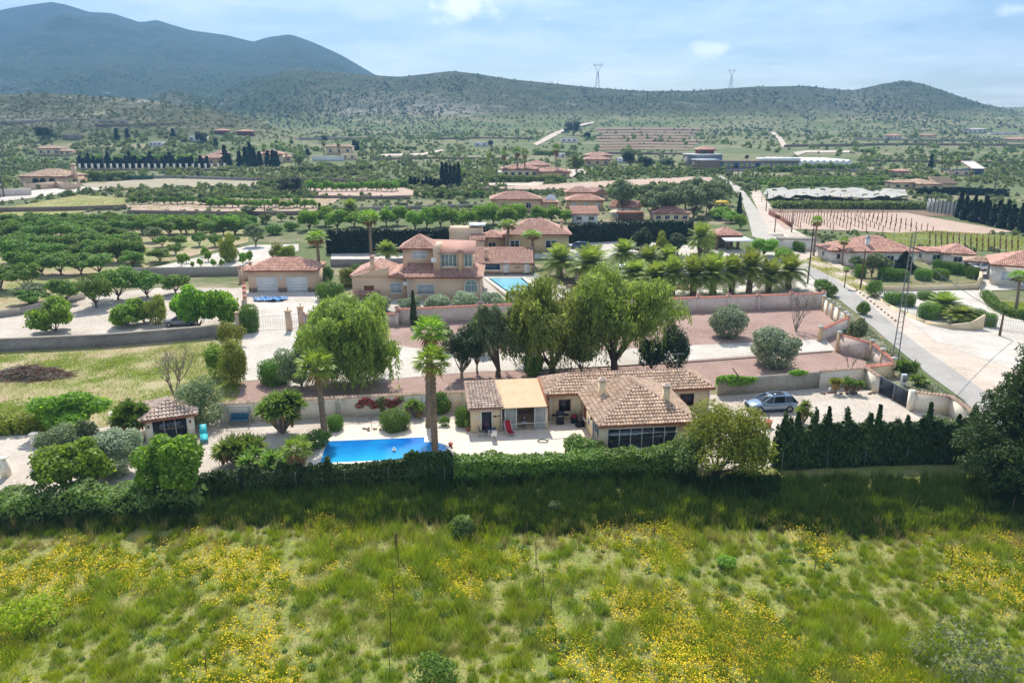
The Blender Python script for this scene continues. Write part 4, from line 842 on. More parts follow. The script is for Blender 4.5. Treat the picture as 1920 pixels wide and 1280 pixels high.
rb = MB(); rb.bx(3.98, 4.12, -.4, 5.2, 2.2, 2.3); 
rb.add([(3.98, -.4, 2.2), (4.14, -.4, 2.2), (4.14, 5.2, 2.92), (3.98, 5.2, 2.92), (3.98, -.4, 2.42), (4.14, -.4, 2.42), (4.14, 5.2, 3.12), (3.98, 5.2, 3.12)], [(0, 3, 2, 1), (4, 5, 6, 7), (0, 1, 5, 4), (1, 2, 6, 5), (2, 3, 7, 6), (3, 0, 4, 7)]); rb.build('edge_beam', M['fascia'], gp)
fr = MB()
for x in (.05, .35, 1.35, 2.95, 3.92): fr.bx(x - .035, x + .035, -.03, .04, 0, 2.22)
for a, b in ((.05, 1.35), (2.95, 3.92)): fr.bx(a, b, -.025, .035, .0, .06); fr.bx(a, b, -.025, .035, .68, .74)
fr.bx(1.35, 2.95, -.025, .035, .68, .73); fr.bx(.0, 3.95, -.028, .045, 2.2, 2.29); fr.build('frame', M['white'], gp)
gmat, gN, gL, gb = newmat('clear_glass'); gb.inputs['Base Color'].default_value = (.55, .6, .6, 1); gb.inputs['Roughness'].default_value = .05; gb.inputs['Alpha'].default_value = .35
for a, b in ((.385, 1.315), (2.985, 3.885)):
    for z_, z2 in ((.75, 2.19), (.07, .67)): MB().bx(a, b, -.005, .01, z_, z2).build('pane', gmat, gp)
wall(gp, .0, 3.95, 4.95, 5.1, -.1, 2.85, 'cream'); MB().bx(1.7, 2.7, 4.8, 4.94, .6, 1.9).build('hatch', M['wood'], gp)
MB().bx(3.9, 4.1, .05, 5.0, -.1, 2.2).build('side_wall', M['cream'], gp)
# people-sized things on the terrace
def ptl(name, label, cat, x, y, rz=0, group=None, z=.03): return empty(name, hw(x, y, z), HZ + rz, label, cat, group)
t = ptl('garden_table', 'small white garden table with blue top before the shed door', 'table', -8.35, 4.75)
MB().box((0, 0, .73), (.75, .6, .04)).build('tabletop', M['blueglass'], t, bevel=.01); MB().bx(-.38, .38, -.31, .31, .70, .715).build('rim', M['white'], t)
for i in (-1, 1):
    for j in (-1, 1): MB().tube([(i * .3, j * .24, 0), (i * .26, j * .2, .7)], .02, 6).build('leg', M['white'], t)
def chair(name, label, x, y, rz, seatm, frm='white', group=None, high=.45):
    t = ptl(name, label, 'chair', x, y, rz, group)
    MB().box((0, 0, high), (.45, .45, .04)).build('seat', M[seatm], t, bevel=.01)
    b = MB(); b.add([(-.22, .2, high), (.22, .2, high), (.22, .38, high + .55), (-.22, .38, high + .55), (-.22, .23, high), (.22, .23, high), (.22, .41, high + .55), (-.22, .41, high + .55)], [(0, 3, 2, 1), (4, 5, 6, 7), (0, 1, 5, 4), (1, 2, 6, 5), (2, 3, 7, 6), (3, 0, 4, 7)]); b.build('backrest', M[seatm], t)
    for i in (-1, 1):
        for j in (-1, 1): MB().tube([(i * .2, j * .26, 0), (i * .2, j * .18, high)], .018, 5).build('leg', M[frm], t)
    return t
chair('garden_chair', 'white plastic stool chair in front of the blue topped table', -8.25, 4.0, R(180), 'white')
chair('garden_chair', 'dark purple chair tucked behind the blue topped table', -8.7, 5.25, 0, 'leaf_purple')
chair('garden_chair', 'pale metal folding chair left of the blue topped table', -9.15, 4.85, R(80), 'metal', 'metal')
dk = ptl('deck_chair', 'red deck chair with white frame in front of the glazed patio', 'chair', -6.75, 4.85, R(20))
MB().add([(-.28, -.35, .32), (.28, -.35, .32), (.28, .25, .34), (-.28, .25, .34), (-.28, .62, 1.05), (.28, .62, 1.05)], [(0, 1, 2, 3)]).add([(-.28, .25, .34), (.28, .25, .34), (.28, .62, 1.15), (-.28, .62, 1.15)], [(0, 1, 2, 3)]).build('sling', M['redcloth'], dk)
fm_ = MB()
for s_ in (-.3, .3): fm_.tube([(s_, -.5, .02), (s_, .25, .36), (s_, .63, 1.17)], .022, 6); fm_.tube([(s_, -.38, .33), (s_, .55, .02)], .02, 6)
fm_.build('frame', M['white'], dk)
bk = ptl('bicycle', 'bicycle with pale saddle bags parked inside the glazed patio', 'bicycle', -5.3, 6.6, R(80))
for x in (-.52, .52):
    w_ = MB(); a_ = [R(i * 20) for i in range(19)]; w_.tube([(x + .33 * math.cos(a), 0, .35 + .33 * math.sin(a)) for a in a_], .022, 5, cap=False)
    for k in range(6): a = R(k * 30); w_.tube([(x - .32 * math.cos(a), 0, .35 - .32 * math.sin(a)), (x + .32 * math.cos(a), 0, .35 + .32 * math.sin(a))], .006, 3)
    w_.build('wheel', M['rubber'], bk)
MB().tube([(-.52, 0, .35), (-.1, 0, .85), (.42, 0, .9), (.0, 0, .33), (-.52, 0, .35)], .025, 6).build('frame', M['redcloth'], bk)
MB().tube([(.52, 0, .35), (.4, 0, 1.05)], .02, 5).tube([(.4, -.28, 1.07), (.4, .28, 1.07)], .018, 5).build('handlebar', M['metal'], bk); MB().box((-.14, 0, .95), (.26, .14, .07), 0, 0, .7).build('saddle', M['white'], bk)
MB().box((-.45, 0, .62), (.4, .5, .34), 0, 0, .85).build('saddle_bag', M['metal'], bk)
bq = ptl('gas_barbecue', 'black gas barbecue with side shelves against the bungalow wall', 'barbecue', -2.05, 6.85)
MB().box((0, 0, .4), (.62, .48, .74)).build('cabinet', M['black'], bq, bevel=.02); MB().box((0, -.26, .83), (.6, .06, .12)).build('control_panel', M['metal'], bq)
ld = MB(); ld.tube([(-.33, 0, 1.0), (.33, 0, 1.0)], [.26, .26], 14); ld.build('lid', M['black'], bq, True)
for s_ in (-1, 1): MB().box((s_ * .55, 0, .86), (.42, .4, .05)).build('side_shelf', M['black'], bq)
tb = ptl('storage_tub', 'red and grey plastic tubs stacked beside the barbecue', 'tub', -.75, 6.95); MB().box((0, 0, .28), (.55, .4, .5), 0, 0, 1.1).build('lower_tub', M['black'], tb); MB().box((.02, 0, .62), (.42, .34, .22), 0, 0, 1.15).build('upper_tub', M['redcloth'], tb)
tb = ptl('grey_box', 'low dark grey box on the terrace beside the tubs', 'box', -.3, 6.1, .2); MB().box((0, 0, .2), (.95, .5, .34)).build('bin', M['dark_metal'], tb); MB().box((0, 0, .4), (1.0, .55, .05)).build('lid', M['black'], tb)
def pot(name, label, px=None, py=None, s=.35, plant=None, ph=.5, pos=None, m='terracotta', cat='plant pot', group=None, wp=None):
    p = wp or (hw(*pos) if pos else P(px, py)); t = empty(name, (p[0], p[1], p[2] + .03), 0, label, cat, group)
    MB().tube([(0, 0, 0), (0, 0, s * .85), (0, 0, s)], [s * .38, s * .55, s * .62], 12).build('pot', M[m], t, True)
    if plant:
        b_ = bush('plant', plant, ph, ph * .4, 120, .08, int(abs(p[0] * 31)) + 3); b_.parent = t; b_.location = (0, 0, s * .9)
        for k_ in ('label', 'category'):
            if k_ in b_: del b_[k_]
    else: MB().tube([(0, 0, s), (.03, 0, s + .35)], .015, 4).build('stem', M['wood'], t)
    return t
pot('plant_pot', 'terracotta pot with bare stem right of the pool end', 845, 838, .34)
pot('plant_pot', 'low terracotta planter with green shrub left of the shed', 877, 808, .32, 'leaf_green', .9)
pot('plant_pot', 'large terracotta pot at the end of the low yard fence', 1440, 801, .6)
pot('plant_pot', 'small terracotta pot on gravel near the tall front shrub', 1419, 822, .4)
bn = empty('litter_bin', P(939, 862, .03), 0, 'small steel bin with black top on the terrace edge', 'bin'); MB().tube([(0, 0, 0), (0, 0, .5)], [.2, .22], 14).build('body', M['metal'], bn, True); MB().tube([(0, 0, .5), (0, 0, .6), (0, 0, .68)], [.24, .2, .06], 14).build('lid', M['black'], bn, True)
# long garden wall with pan tile coping
wallrun('garden_wall', [(418, 792), (640, 780), (872, 768)], 1.75, .22, 'cream2', 'tile', 3.4, 'cream2', 'long white garden wall with tiled coping behind the pool', pilh=0, cz=.2, capm='cream2')
wallrun('garden_wall', [(872, 768), (1048, 757)], 1.75, .22, 'cream2', 'tile', None, None, 'white garden wall with tiled coping behind the shed and patio roof', cz=.2)
gw = wallrun('garden_wall', [(1345, 742), (1534, 727)], 1.75, .22, 'greywall2', None, None, None, 'grey block garden wall with vine right of the bungalow')
gw2 = wallrun('garden_wall', [(1534, 727), (1620, 722), (1646, 738)], [1.75, 1.85, 1.7], .22, 'cream2', 'ridge', None, None, 'cream wall with fan plants turning towards the black gate')
gw3 = wallrun('garden_wall', [(1706, 769), (1778, 777), (1812, 797), (1860, 850)], [1.8, 1.75, 1.5, 1.5], .25, 'cream2', 'ridge', None, None, 'cream boundary wall right of the black gate')
MB().box((0, 0, .95), (.5, .5, 2.1)).build('pillar', M['cream2'], gw3)
GA, GB = P(1647, 738), P(1701, 768); gd = (GB - GA); gl_ = gd.length
gt = empty('entrance_gate', GA, math.atan2(gd.y, gd.x), 'black sheeted entrance gate between two cream walls', 'gate')
m_ = MB(); m_.bx(.05, gl_ / 2 - .02, -.015, .015, .12, 1.75); m_.bx(gl_ / 2 + .02, gl_ - .05, -.015, .015, .12, 1.75); m_.build('sheeting', mat('black_mesh_cloth', '20262b', '2c3338', 1.5, .8, '3a4146', 3, .1), gt)
m_ = MB()
for x in (0, gl_ / 2, gl_): m_.bx(x - .04, x + .04, -.04, .04, 0, 1.85)
for z in (.1, 1.78): m_.bx(.04, gl_ - .04, -.03, .03, z, z + .05)
m_.build('frame', M['metal'], gt)
# low railing and posts in the yard
def railing(name, pts, h, label, m='dark_metal', step=.14, post=1.8, group=None, cat='fence', top=True):
    pts = [P(*p) for p in pts]; o0 = pts[0]; r = empty(name, o0, 0, label, cat, group); b = MB(); q = MB(); k = 0
    for a, c in zip(pts, pts[1:]):
        a, c = a - o0, c - o0; L_ = (c - a).length; n = max(2, int(L_ / step)); rz = math.atan2(c.y - a.y, c.x - a.x)
        for i in range(n + 1): p_ = a.lerp(c, i / n); b.box((p_.x, p_.y, p_.z + h / 2 + .04), (.02, .02, h - .08), rz)
        for z in (.08, h - .06): b.tube([a + Vector((0, 0, z)), c + Vector((0, 0, z))], .02, 4)
        n = max(1, round(L_ / post))
        for i in range(n + 1): p_ = a.lerp(c, i / n); q = MB(); q.box((p_.x, p_.y, p_.z + h / 2), (.06, .06, h + .12), rz); q.build('post', M[m], r)
    b.build('railing', M[m], r); return r
railing('yard_fence', [(1362, 800), (1440, 797)], .95, 'low brown metal railing across the gravel yard')
vines = [bush('climbing_vine', 'leaf_lime', .9, 1.6, 1500, .16, 61, 9, .45, ry=.45, label='bright green vine spilling over the grey block wall', cat='vine'), bush('climbing_vine', 'leaf_lime', .6, 1.2, 700, .16, 62, 7, .45, ry=.35, label='short green vine on the wall top near the cream corner', cat='vine')]
put(vines[0], 1376, 740, 1.6, 1.3, R(6), dz=.95, sy=1); put(vines[1], 1495, 731, 1, 1, R(6), dz=1.55)
vt = MB(); vt.tube([(0, -.2, 0), (.2, -.25, .7), (-.3, -.2, 1.5)], [.06, .05, .03], 6); v_ = vt.build('stem', M['bark'], vines[0])
# bougainvillea and trellis on the wall
def onwall(px, top, dy=.25): p = P(px, np.interp(px, [430, 690, 860], [791, 779, 770])); return Vector((p.x, p.y - dy, 0))
bo = empty('bougainvillea', onwall(712, 0), R(8), 'crimson bougainvillea trained along the white garden wall', 'climbing plant')
rng_ = np.random.default_rng(4); bl_ = [(np.array([x, 0, 1.3 + .28 * math.sin(x * 4)]), np.array([.36, .22, .3])) for x in np.linspace(-1.75, 2.0, 13)] + [(np.array([.3, 0, z]), np.array([.22, .12, .25])) for z in (.5, .85)]
c_ = MB(); crown(c_, rng_, bl_, 1100, .12); c_.build('leaves', M['leaf_green'], bo); c_ = MB(); crown(c_, rng_, bl_[:6] + bl_[8:12], 620, .11, 1, None, 0, .95); c_.build('flowers', M['bougain'], bo)
c_ = MB(); c_.tube([(.3, 0, 0), (.25, 0, .7), (-.6, 0, 1.3)], .03, 5); c_.tube([(.3, 0, .3), (.9, 0, 1.3)], .025, 5); c_.build('stem', M['bark'], bo)
tl_ = empty('trellis', onwall(637, 0, .2), R(8), 'narrow pale lattice trellis leaning on the white wall', 'trellis'); c_ = MB()
for k in range(9):
    for s_ in (-1, 1): c_.tube([(-.25 * s_, 0, .1 + k * .15), (.25 * s_, .0, .25 + k * .15)], .012, 4)
c_.bx(-.27, -.24, -.01, .01, .05, 1.6); c_.bx(.24, .27, -.01, .01, .05, 1.6); c_.build('lattice', M['metal'], tl_)
# swing seat, lounger, sun dial
sw = empty('swing_seat', P(450, 797, .02), R(4), 'garden swing seat with grey frame and blue cushions', 'swing seat'); c_ = MB()
for x in (-.95, .95): c_.tube([(x, -.55, 0), (x, 0, 1.75)], .03, 6); c_.tube([(x, .55, 0), (x, 0, 1.75)], .03, 6)
c_.tube([(-1.0, 0, 1.75), (1.0, 0, 1.75)], .035, 6); c_.tube([(-.95, -.45, .3), (-.95, .45, .3)], .02, 5); c_.build('frame', M['metal'], sw)
MB().box((0, 0, .5), (1.6, .5, .12)).build('seat', mat('blue_cushion', '3b6a84', '2f5a73', 2, .9), sw, bevel=.03); MB().box((0, .27, .8), (1.6, .12, .5)).build('backrest', mat('blue_cushion_back', '3b6a84', '2f5a73', 2, .9), sw, bevel=.03)
for x in (-.8, .8): MB().tube([(x, 0, .5), (x, 0, 1.75)], .012, 4).build('hanger', M['metal'], sw)
sl = empty('sun_lounger', P(383, 822, .02), R(205), 'turquoise sun lounger beside the garden hut', 'sun lounger'); c_ = MB()
c_.bx(-.3, .3, -.2, 1.2, .3, .35); c_.add([(-.3, -.2, .3), (.3, -.2, .3), (.3, -.75, 1.0), (-.3, -.75, 1.0), (-.3, -.2, .35), (.3, -.2, .35), (.3, -.7, 1.04), (-.3, -.7, 1.04)], [(0, 3, 2, 1), (4, 5, 6, 7), (0, 1, 5, 4), (1, 2, 6, 5), (2, 3, 7, 6), (3, 0, 4, 7)]); c_.build('shell', M['turq'], sl)
for x, y in ((-.26, -.15), (.26, -.15), (-.26, 1.1), (.26, 1.1)): MB().tube([(x, y, 0), (x, y, .31)], .025, 6).build('leg', M['turq'], sl)
sd_ = empty('garden_ornament', P(697, 802, .02), 0, 'thin black metal ornament on the gravel behind the pool', 'ornament'); c_ = MB(); c_.tube([(0, 0, 0), (0, 0, .85)], .02, 5); c_.tube([(-.25, 0, .8), (.25, .1, .95)], .02, 4); c_.build('stand', M['dark_metal'], sd_)
rr_ = random.Random(3); st_ = empty('rockery', P(700, 806, .02), 0, 'low ring of brown stones behind the pool', 'rockery')
for k in range(9): MB().box((rr_.uniform(-.9, .9), rr_.uniform(-.3, .3), .05), (.3, .2, .12), rr_.uniform(0, 3), 0, .6).build('stone', M['stone'], st_)
# ------------------------------------------------------------------ garden hut on the left
ga, gb = P(276, 831), P(367, 818); gv = gb - ga; gw_ = gv.length; gr = math.atan2(gv.y, gv.x)
hut = empty('garden_hut', ga, gr, 'cream garden hut with glazed sliding front and weathered tile roof', 'garden hut')
MB().bx(0, gw_, .12, 4.2, -.2, 1.95).build('wall', M['cream2'], hut); MB().bx(-.02, .55, -.02, .12, -.2, 1.95).build('front_pier', M['cream2'], hut); MB().bx(gw_ - .55, gw_ + .02, -.02, .12, -.2, 1.95).build('front_pier', M['cream2'], hut)
roof(hut, -.1, gw_ + .1, 0, 4.2, 2.05, .42, 'tile_grey', 'ridge', 'hip', .14, .29, .43, over=.25)
window(hut, gw_ / 2, .1, .08, gw_ - 1.15, 1.8, 'S', 'white', 'glass', 3, 0, 'sliding_door', .04, False, False)
for x in (.28, gw_ - .28): MB().tube([(x, -.12, 1.35), (x, -.12, 1.55)], [.06, .1], 6).build('wall_lamp', M['rust'], hut)
wallrun('garden_wall', [(212, 812), (262, 833)], 2.0, .3, 'cream2', None, None, None, 'tall cream wall end beside the garden hut')
for (px, py, hh_, lb) in ((68, 836, 1.1, 'short cream gate pillar beside the hut path'), (12, 893, 1.5, 'cream gate pillar with white disc at the left edge'), (100, 805, 1.5, 'pinkish cream pillar behind the left fig tree')):
    q_ = empty('gate_pillar', P(px, py), R(8), lb, 'pillar'); MB().box((0, 0, hh_ / 2), (.55, .5, hh_)).build('shaft', M['cream2'], q_); MB().box((0, 0, hh_ + .04), (.65, .6, .08)).build('cap', M['cream2'], q_)
    if px == 12: MB().tube([(-.3, -.27, .9), (-.3, -.3, .9)], .2, 14).build('disc', M['white'], q_)
# ------------------------------------------------------------------ cars
def car(name, label, p, rz, paint='carpaint', L_=4.7, W_=1.9, H_=1.62, cat='car'):
    """closed body lofted through cross sections, x = forward"""
    t = empty(name, p, rz, label, cat); k = L_ / 4.7
    secs = [(-2.34, .42, .62, .98), (-2.28, .3, .9, 1.02), (-1.9, .24, .98, 1.04), (-1.0, .22, .99, 1.05), (0, .22, .99, 1.03), (.9, .22, .98, 1.02), (1.1, .22, .975, 1.0), (1.7, .24, .95, .93), (2.15, .28, .86, .8), (2.34, .42, .68, .66)]
    b = MB(); R_ = []
    for x, zb, hw_, zt in secs:
        hw_ = hw_ * W_ / 2; zt *= H_ / 1.62
        R_.append([(x * k, -hw_ * .88, zb), (x * k, -hw_, zb + .15), (x * k, -hw_ * .99, zt - .22), (x * k, -hw_ * .88, zt), (x * k, 0, zt + .03), (x * k, hw_ * .88, zt), (x * k, hw_ * .99, zt - .22), (x * k, hw_, zb + .15), (x * k, hw_ * .88, zb)])
    n = 9; V = [v for r_ in R_ for v in r_]; Fs = [(i * n + j, i * n + (j + 1) % n, (i + 1) * n + (j + 1) % n, (i + 1) * n + j) for i in range(len(R_) - 1) for j in range(n)]
    b.add(V, Fs); b.poly(R_[0][::-1]); b.poly(R_[-1]); b.build('body', M[paint], t, True).modifiers.new('s', 'SUBSURF').levels = 1
    s = H_ / 1.62; g_ = MB(); low = [(-2.2, .86), (-1.0, .88), (.2, .88), (1.22, .86)]; top = [(-1.75, .66), (-1.0, .69), (.0, .69), (.35, .64)]
    def ring(y): return [(x * k, y * h_ * W_ / 2 * 1.0, .98 * s) for x, h_ in low], [(x * k, y * h_ * W_ / 2, (1.5 if i in (0, 3) else 1.56) * s) for i, (x, h_) in enumerate(top)]
    (l1, t1), (l2, t2) = ring(-1), ring(1); V = l1 + t1 + l2 + t2
    g_.add(V, [(0, 1, 5, 4), (1, 2, 6, 5), (2, 3, 7, 6), (9, 8, 12, 13), (10, 9, 13, 14), (11, 10, 14, 15), (3, 11, 15, 7), (8, 0, 4, 12)]); g_.build('window', M['glass'], t)
    r_ = MB(); tt = [(x, y * 1.02, z) for (x, y, z) in t1]; t3 = [(x, y * 1.02, z) for (x, y, z) in t2]
    r_.add([(x, y, z - .02) for x, y, z in tt] + [(x, y, z - .02) for x, y, z in t3] + [(x, y * .93, z + .05) for x, y, z in tt] + [(x, y * .93, z + .05) for x, y, z in t3],
           [(8, 9, 13, 12), (9, 10, 14, 13), (10, 11, 15, 14), (0, 1, 9, 8), (1, 2, 10, 9), (2, 3, 11, 10), (5, 4, 12, 13), (6, 5, 13, 14), (7, 6, 14, 15), (3, 7, 15, 11), (4, 0, 8, 12)])
    for i in (1, 2):                           # pillars
        for sd_ in (-1, 1): a = (l1 if sd_ < 0 else l2)[i]; c = (t1 if sd_ < 0 else t2)[i]; r_.tube([a, c], .035, 4)
    for sd_ in (-1, 1):
        for i in (0, 3): a = (l1 if sd_ < 0 else l2)[i]; c = (t1 if sd_ < 0 else t2)[i]; r_.tube([a, c], .04, 4)
    r_.build('roof', M[paint], t)
    MB().bx(-1.15 * k, .15 * k, -.5 * W_ / 1.9, .5 * W_ / 1.9, 1.6 * s, 1.615 * s).build('sunroof', M['glass'], t)
    for x in (-1.42, 1.42):
        for y in (-1, 1):
            yy_ = y * (W_ / 2 - .12); w_ = MB(); w_.tube([(x * k, yy_ - .13, .35), (x * k, yy_ - .09, .35), (x * k, yy_ + .09, .35), (x * k, yy_ + .13, .35)], [.31, .35, .35, .31], 20); wo = w_.build('wheel', M['rubber'], t)
            w_ = MB(); w_.tube([(x * k, yy_ + y * .125, .35), (x * k, yy_ + y * .14, .35)], [.22, .2], 14); w_.build('rim', M['rim'], wo)
    for y in (-1, 1): MB().box((2.24 * k, y * .64 * W_ / 1.9, .72 * s), (.16, .38, .13)).build('headlight', M['lamp'], t); MB().box((-2.24 * k, y * .66 * W_ / 1.9, .9 * s), (.14, .3, .14)).build('tail_light', M['redcloth'], t); MB().box((.95 * k, y * (W_ / 2 + .06), 1.0 * s), (.12, .2, .14)).build('wing_mirror', M[paint], t)
    MB().box((2.3 * k, 0, .58 * s), (.1, .95, .3)).build('grille', M['black'], t); MB().box((2.36 * k, 0, .36), (.04, .5, .11)).build('number_plate', M['white'], t)
    return t
car('parked_car', 'pale silver blue estate car parked in the gravel yard', P(1444, 768), R(187))
car('parked_car', 'grey hatchback half hidden under the big fig tree', P(340, 610), R(185), 'metal', 4.2, 1.75, 1.5)
car('parked_car', 'blue grey car parked against the yellow house wall', P(1083, 466), R(175), 'bluecar', 4.6, 1.8, 1.5)
car('parked_car', 'dark car parked among the trees behind the far hedge', P(1277, 414), R(178), 'black', 4.6, 1.8, 1.5)
car('parked_car', 'pale car parked beside the veranda of the right bungalow', P(1836, 507), R(200), 'white', 4.4, 1.8, 1.5)
car('parked_van', 'white van parked behind the date palms', P(1165, 518), R(180), 'white', 5.6, 2.0, 2.1, cat='van')
# ------------------------------------------------------------------ villa with the tower
VY = P(780, 561).y; v0 = W(662, 561, VY); vz = float(g(v0.x, VY)); mpv = mpp((0, VY, vz))
vil = empty('villa', (v0.x, VY, vz), 0, 'large peach villa with pink tile roofs and a square tower', 'house')
vx = lambda px: (px - 662) * mpv; vh = lambda py, dy=0: W(780, py, VY + dy).z - vz
e1 = vh(519)
wall(vil, 0, vx(765), 0, 9, -.5, e1, 'peach'); wall(vil, vx(765), vx(902), -.6, 9, -.5, e1, 'peach')
roof(vil, vx(733), vx(765) - .1, 0, 9, e1 + .02, .38, 'tile_pink', 'ridge_pink', 'hip', .12, .27, .42, over=.3, hips=(0, 1))
r_ = roof(vil, 0, vx(733), .6, 9, e1 + .02, .38, 'tile_pink', 'ridge_pink', 'gable', .12, .27, .42, over=.3, hips=(1, 0))
roof(vil, vx(766), vx(902), -.6, 9, e1 + .02, .38, 'tile_pink', 'ridge_pink', 'hip', .12, .27, .42, over=.3, hips=(0, 1))
MB().add([(.0, .0, e1 + .1), (vx(731), .0, e1 + .1), (vx(731), .0, e1 + 1.5), (.0, .25, e1 + .1), (vx(731), .25, e1 + .1), (vx(731), .25, e1 + 1.5)], [(0, 1, 2), (5, 4, 3)]).add([(0, 0, e1 + .1), (vx(731), 0, e1 + 1.5), (vx(731), .25, e1 + 1.5), (0, .25, e1 + .1)], [(0, 1, 2, 3)]).build('gable_wall', M['peach'], vil)
cor = MB(); cor.bx(-.1, vx(765) - .02, -.1, -.002, e1 - .2, e1 + .02); cor.bx(vx(765) - .1, vx(902) + .1, -.72, -.602, e1 - .2, e1 + .02); cor.build('cornice', M['peach2'], vil)
te = vh(466, 3); wall(vil, vx(753), vx(812), 3, 8, e1, te, 'peach')
roof(vil, vx(753), vx(812), 3, 8, te + .02, .62, 'tile_pink', 'ridge_pink', 'hip', .12, .27, .42, over=.45)
window(vil, vx(785), 3, vh(484, 3), 2.0, vh(475, 3) - vh(484, 3) + .3, 'S', 'white', 'shutter', 1, 0, 'window', .1)
# glazed upper room
s0, s1 = vx(826), vx(886); zb_, zt_ = vh(503, 1.2), vh(477, 1.2); wall(vil, s0, s1, 1.25, 7.5, e1 + .02, zt_ + .15, 'peach2')
wall(vil, vx(813), s0, 1.0, 8.5, e1 + .02, zt_ + 1.2, 'peach')
wz = vh(499, 1.2); window(vil, (s0 + vx(858)) / 2, 1.25, wz, vx(858) - s0 - .3, 1.75, 'S', 'white', 'curtain', 4, 0, 'window', .12, False, True); window(vil, (vx(870) + s1) / 2, 1.25, wz, s1 - vx(870) - .25, 1.75, 'S', 'white', 'curtain', 2, 0, 'window', .12, False, True)
MB().bx(vx(860), vx(867), .9, 1.5, e1 - .1, zt_ + .5).build('flue', M['peach2'], vil); MB().box((vx(863.5), 1.2, zt_ + .72), (.9, .9, .4), 0, 0, .15).build('flue_cap', M['tile_pink'], vil)
q_ = MB(); z0_ = zt_ + .18; q_.add([(vx(822), .85, z0_), (s1 + .4, .85, z0_ - .02), (s1 + .3, 7.6, z0_ + .9), (vx(806), 7.6, z0_ + 1.1), (vx(822), .85, z0_ + .12), (s1 + .4, .85, z0_ + .1), (s1 + .3, 7.6, z0_ + 1.02), (vx(806), 7.6, z0_ + 1.22)], [(0, 3, 2, 1), (4, 5, 6, 7), (0, 1, 5, 4), (1, 2, 6, 5), (2, 3, 7, 6), (3, 0, 4, 7)]); q_.build('flat_roof', mat('pink_membrane', 'b9907f', 'ab8373', .5, .9), vil)
window(vil, vx(744), 0, vh(548), 1.5, 1.35, 'S', 'white', 'shutter', 2, 0, 'window', .1, 'metal'); window(vil, vx(800), -.6, vh(549), 2.4, 1.3, 'S', 'white', 'shutter', 2, 0, 'window', .1, 'metal')
aw_ = MB(); x_ = vx(884); w_ = 1.9; zz_ = vh(546); a_ = [(x_ - w_ / 2, -.64, zz_), (x_ + w_ / 2, -.64, zz_)] + [(x_ + w_ / 2 * math.cos(R(t_)), -.64, zz_ + 1.1 + .85 * math.sin(R(t_))) for t_ in range(0, 181, 20)]
aw_.poly(a_); af = aw_.build('arched_window', M['curtain'], vil); fr_ = MB(); a3 = [Vector(v) + Vector((0, -.05, 0)) for v in a_] + [Vector(a_[0]) + Vector((0, -.05, 0))]; fr_.tube(a3, .07, 4); fr_.tube([(x_, -.69, zz_), (x_, -.69, zz_ + 1.95)], .05, 4); fr_.tube([(x_ - w_ / 2, -.69, zz_ + 1.1), (x_ + w_ / 2, -.69, zz_ + 1.1)], .05, 4)
for s_ in (-.5, .5): fr_.tube([(x_ + s_ * w_ / 2, -.69, zz_), (x_ + s_ * w_ / 2, -.69, zz_ + 1.1)], .03, 4)
fr_.build('frame', M['white'], af)
chimney(vil, vx(698), 1.6, e1, e1 + 2.6, .6, 'peach', 'tile_pink')
for x, y, z in ((765, -.25, 531), (815, .8, 489)): MB().box((vx(x) - .2 if x == 765 else vx(x), y - .4 if x != 765 else -.25, vh(z)), (.8, .35, .6)).build('air_conditioner', M['white'], vil, bevel=.03)
po = MB(); po.add([(vx(668), -1.3, vh(551)), (vx(713), -1.3, vh(551)), (vx(713), 0, vh(551) + .55), (vx(668), 0, vh(551) + .55)], [(0, 1, 2, 3)]); pm = po.build('porch_roof', M['tilebase'], vil)
p2 = MB(); tiles(p2, [(vx(668), -1.3, vh(551)), (vx(713), -1.3, vh(551)), (vx(713), 0, vh(551) + .55), (vx(668), 0, vh(551) + .55)]); p2.build('porch_tiles', M['tile_pink'], vil); MB().bx(vx(684), vx(702), -.04, .02, 0, 2.1).build('door', M['rust'], vil)
# pool house and upper roofs
pb = P(950, 515); pk = mpp(pb); ph = empty('pool_house', (pb.x, pb.y, pb.z), 0, 'low peach pool house with pink roof, blue window and two white doors', 'pool house')
X_ = lambda px: (px - 950) * pk; hh_ = W(950, 494, pb.y).z - pb.z
wall(ph, X_(889), X_(997), 0, 6, -.4, hh_, 'peach'); roof(ph, X_(885), X_(997), 0, 6, hh_, .28, 'tile_pink', 'ridge_pink', 'mono', .1, .27, .42, over=.2)
window(ph, X_(920), 0, .9, 3.3, 1.1, 'S', 'white', 'blueglass', 1, 0, 'window', .12); door(ph, X_(949), 0, 0, .9, 2.1); door(ph, X_(987.5), 0, 0, .85, 2.1)
orn = MB()
for k in range(7): orn.box((X_(967) + (k % 3) * .35, -.03, 1.3 + .1 * math.sin(k * 2)), (.22, .04, .13))
orn.build('wall_plaques', M['rust'], ph); MB().bx(X_(889), X_(997), -.03, -.002, 0, .5).build('stone_plinth', M['stone'], ph); chimney(ph, X_(911), 2, hh_, hh_ + 1.9, .6, 'peach', 'tile_pink')
pb2 = P(885, 492); ub = empty('upper_annex', (pb2.x, pb2.y + 1.5, pb2.z), 0, 'peach annex with small pink roof behind the glazed upper room', 'annex'); u_ = mpp(pb2)
wall(ub, -45 * u_, 18 * u_, 2.6, 7, 0, 5.9, 'peach'); wall(ub, -3 * u_, 22 * u_, 0, 2.6, 0, 3.9, 'peach'); roof(ub, -3 * u_, 22 * u_, 0, 2.4, 3.95, .3, 'tile_pink', 'ridge_pink', 'mono', .1, .27, .42, over=.15)
MB().bx(-8 * u_, 24 * u_, 3.0, 7.5, 6.3, 6.45).build('canopy', M['white'], ub)
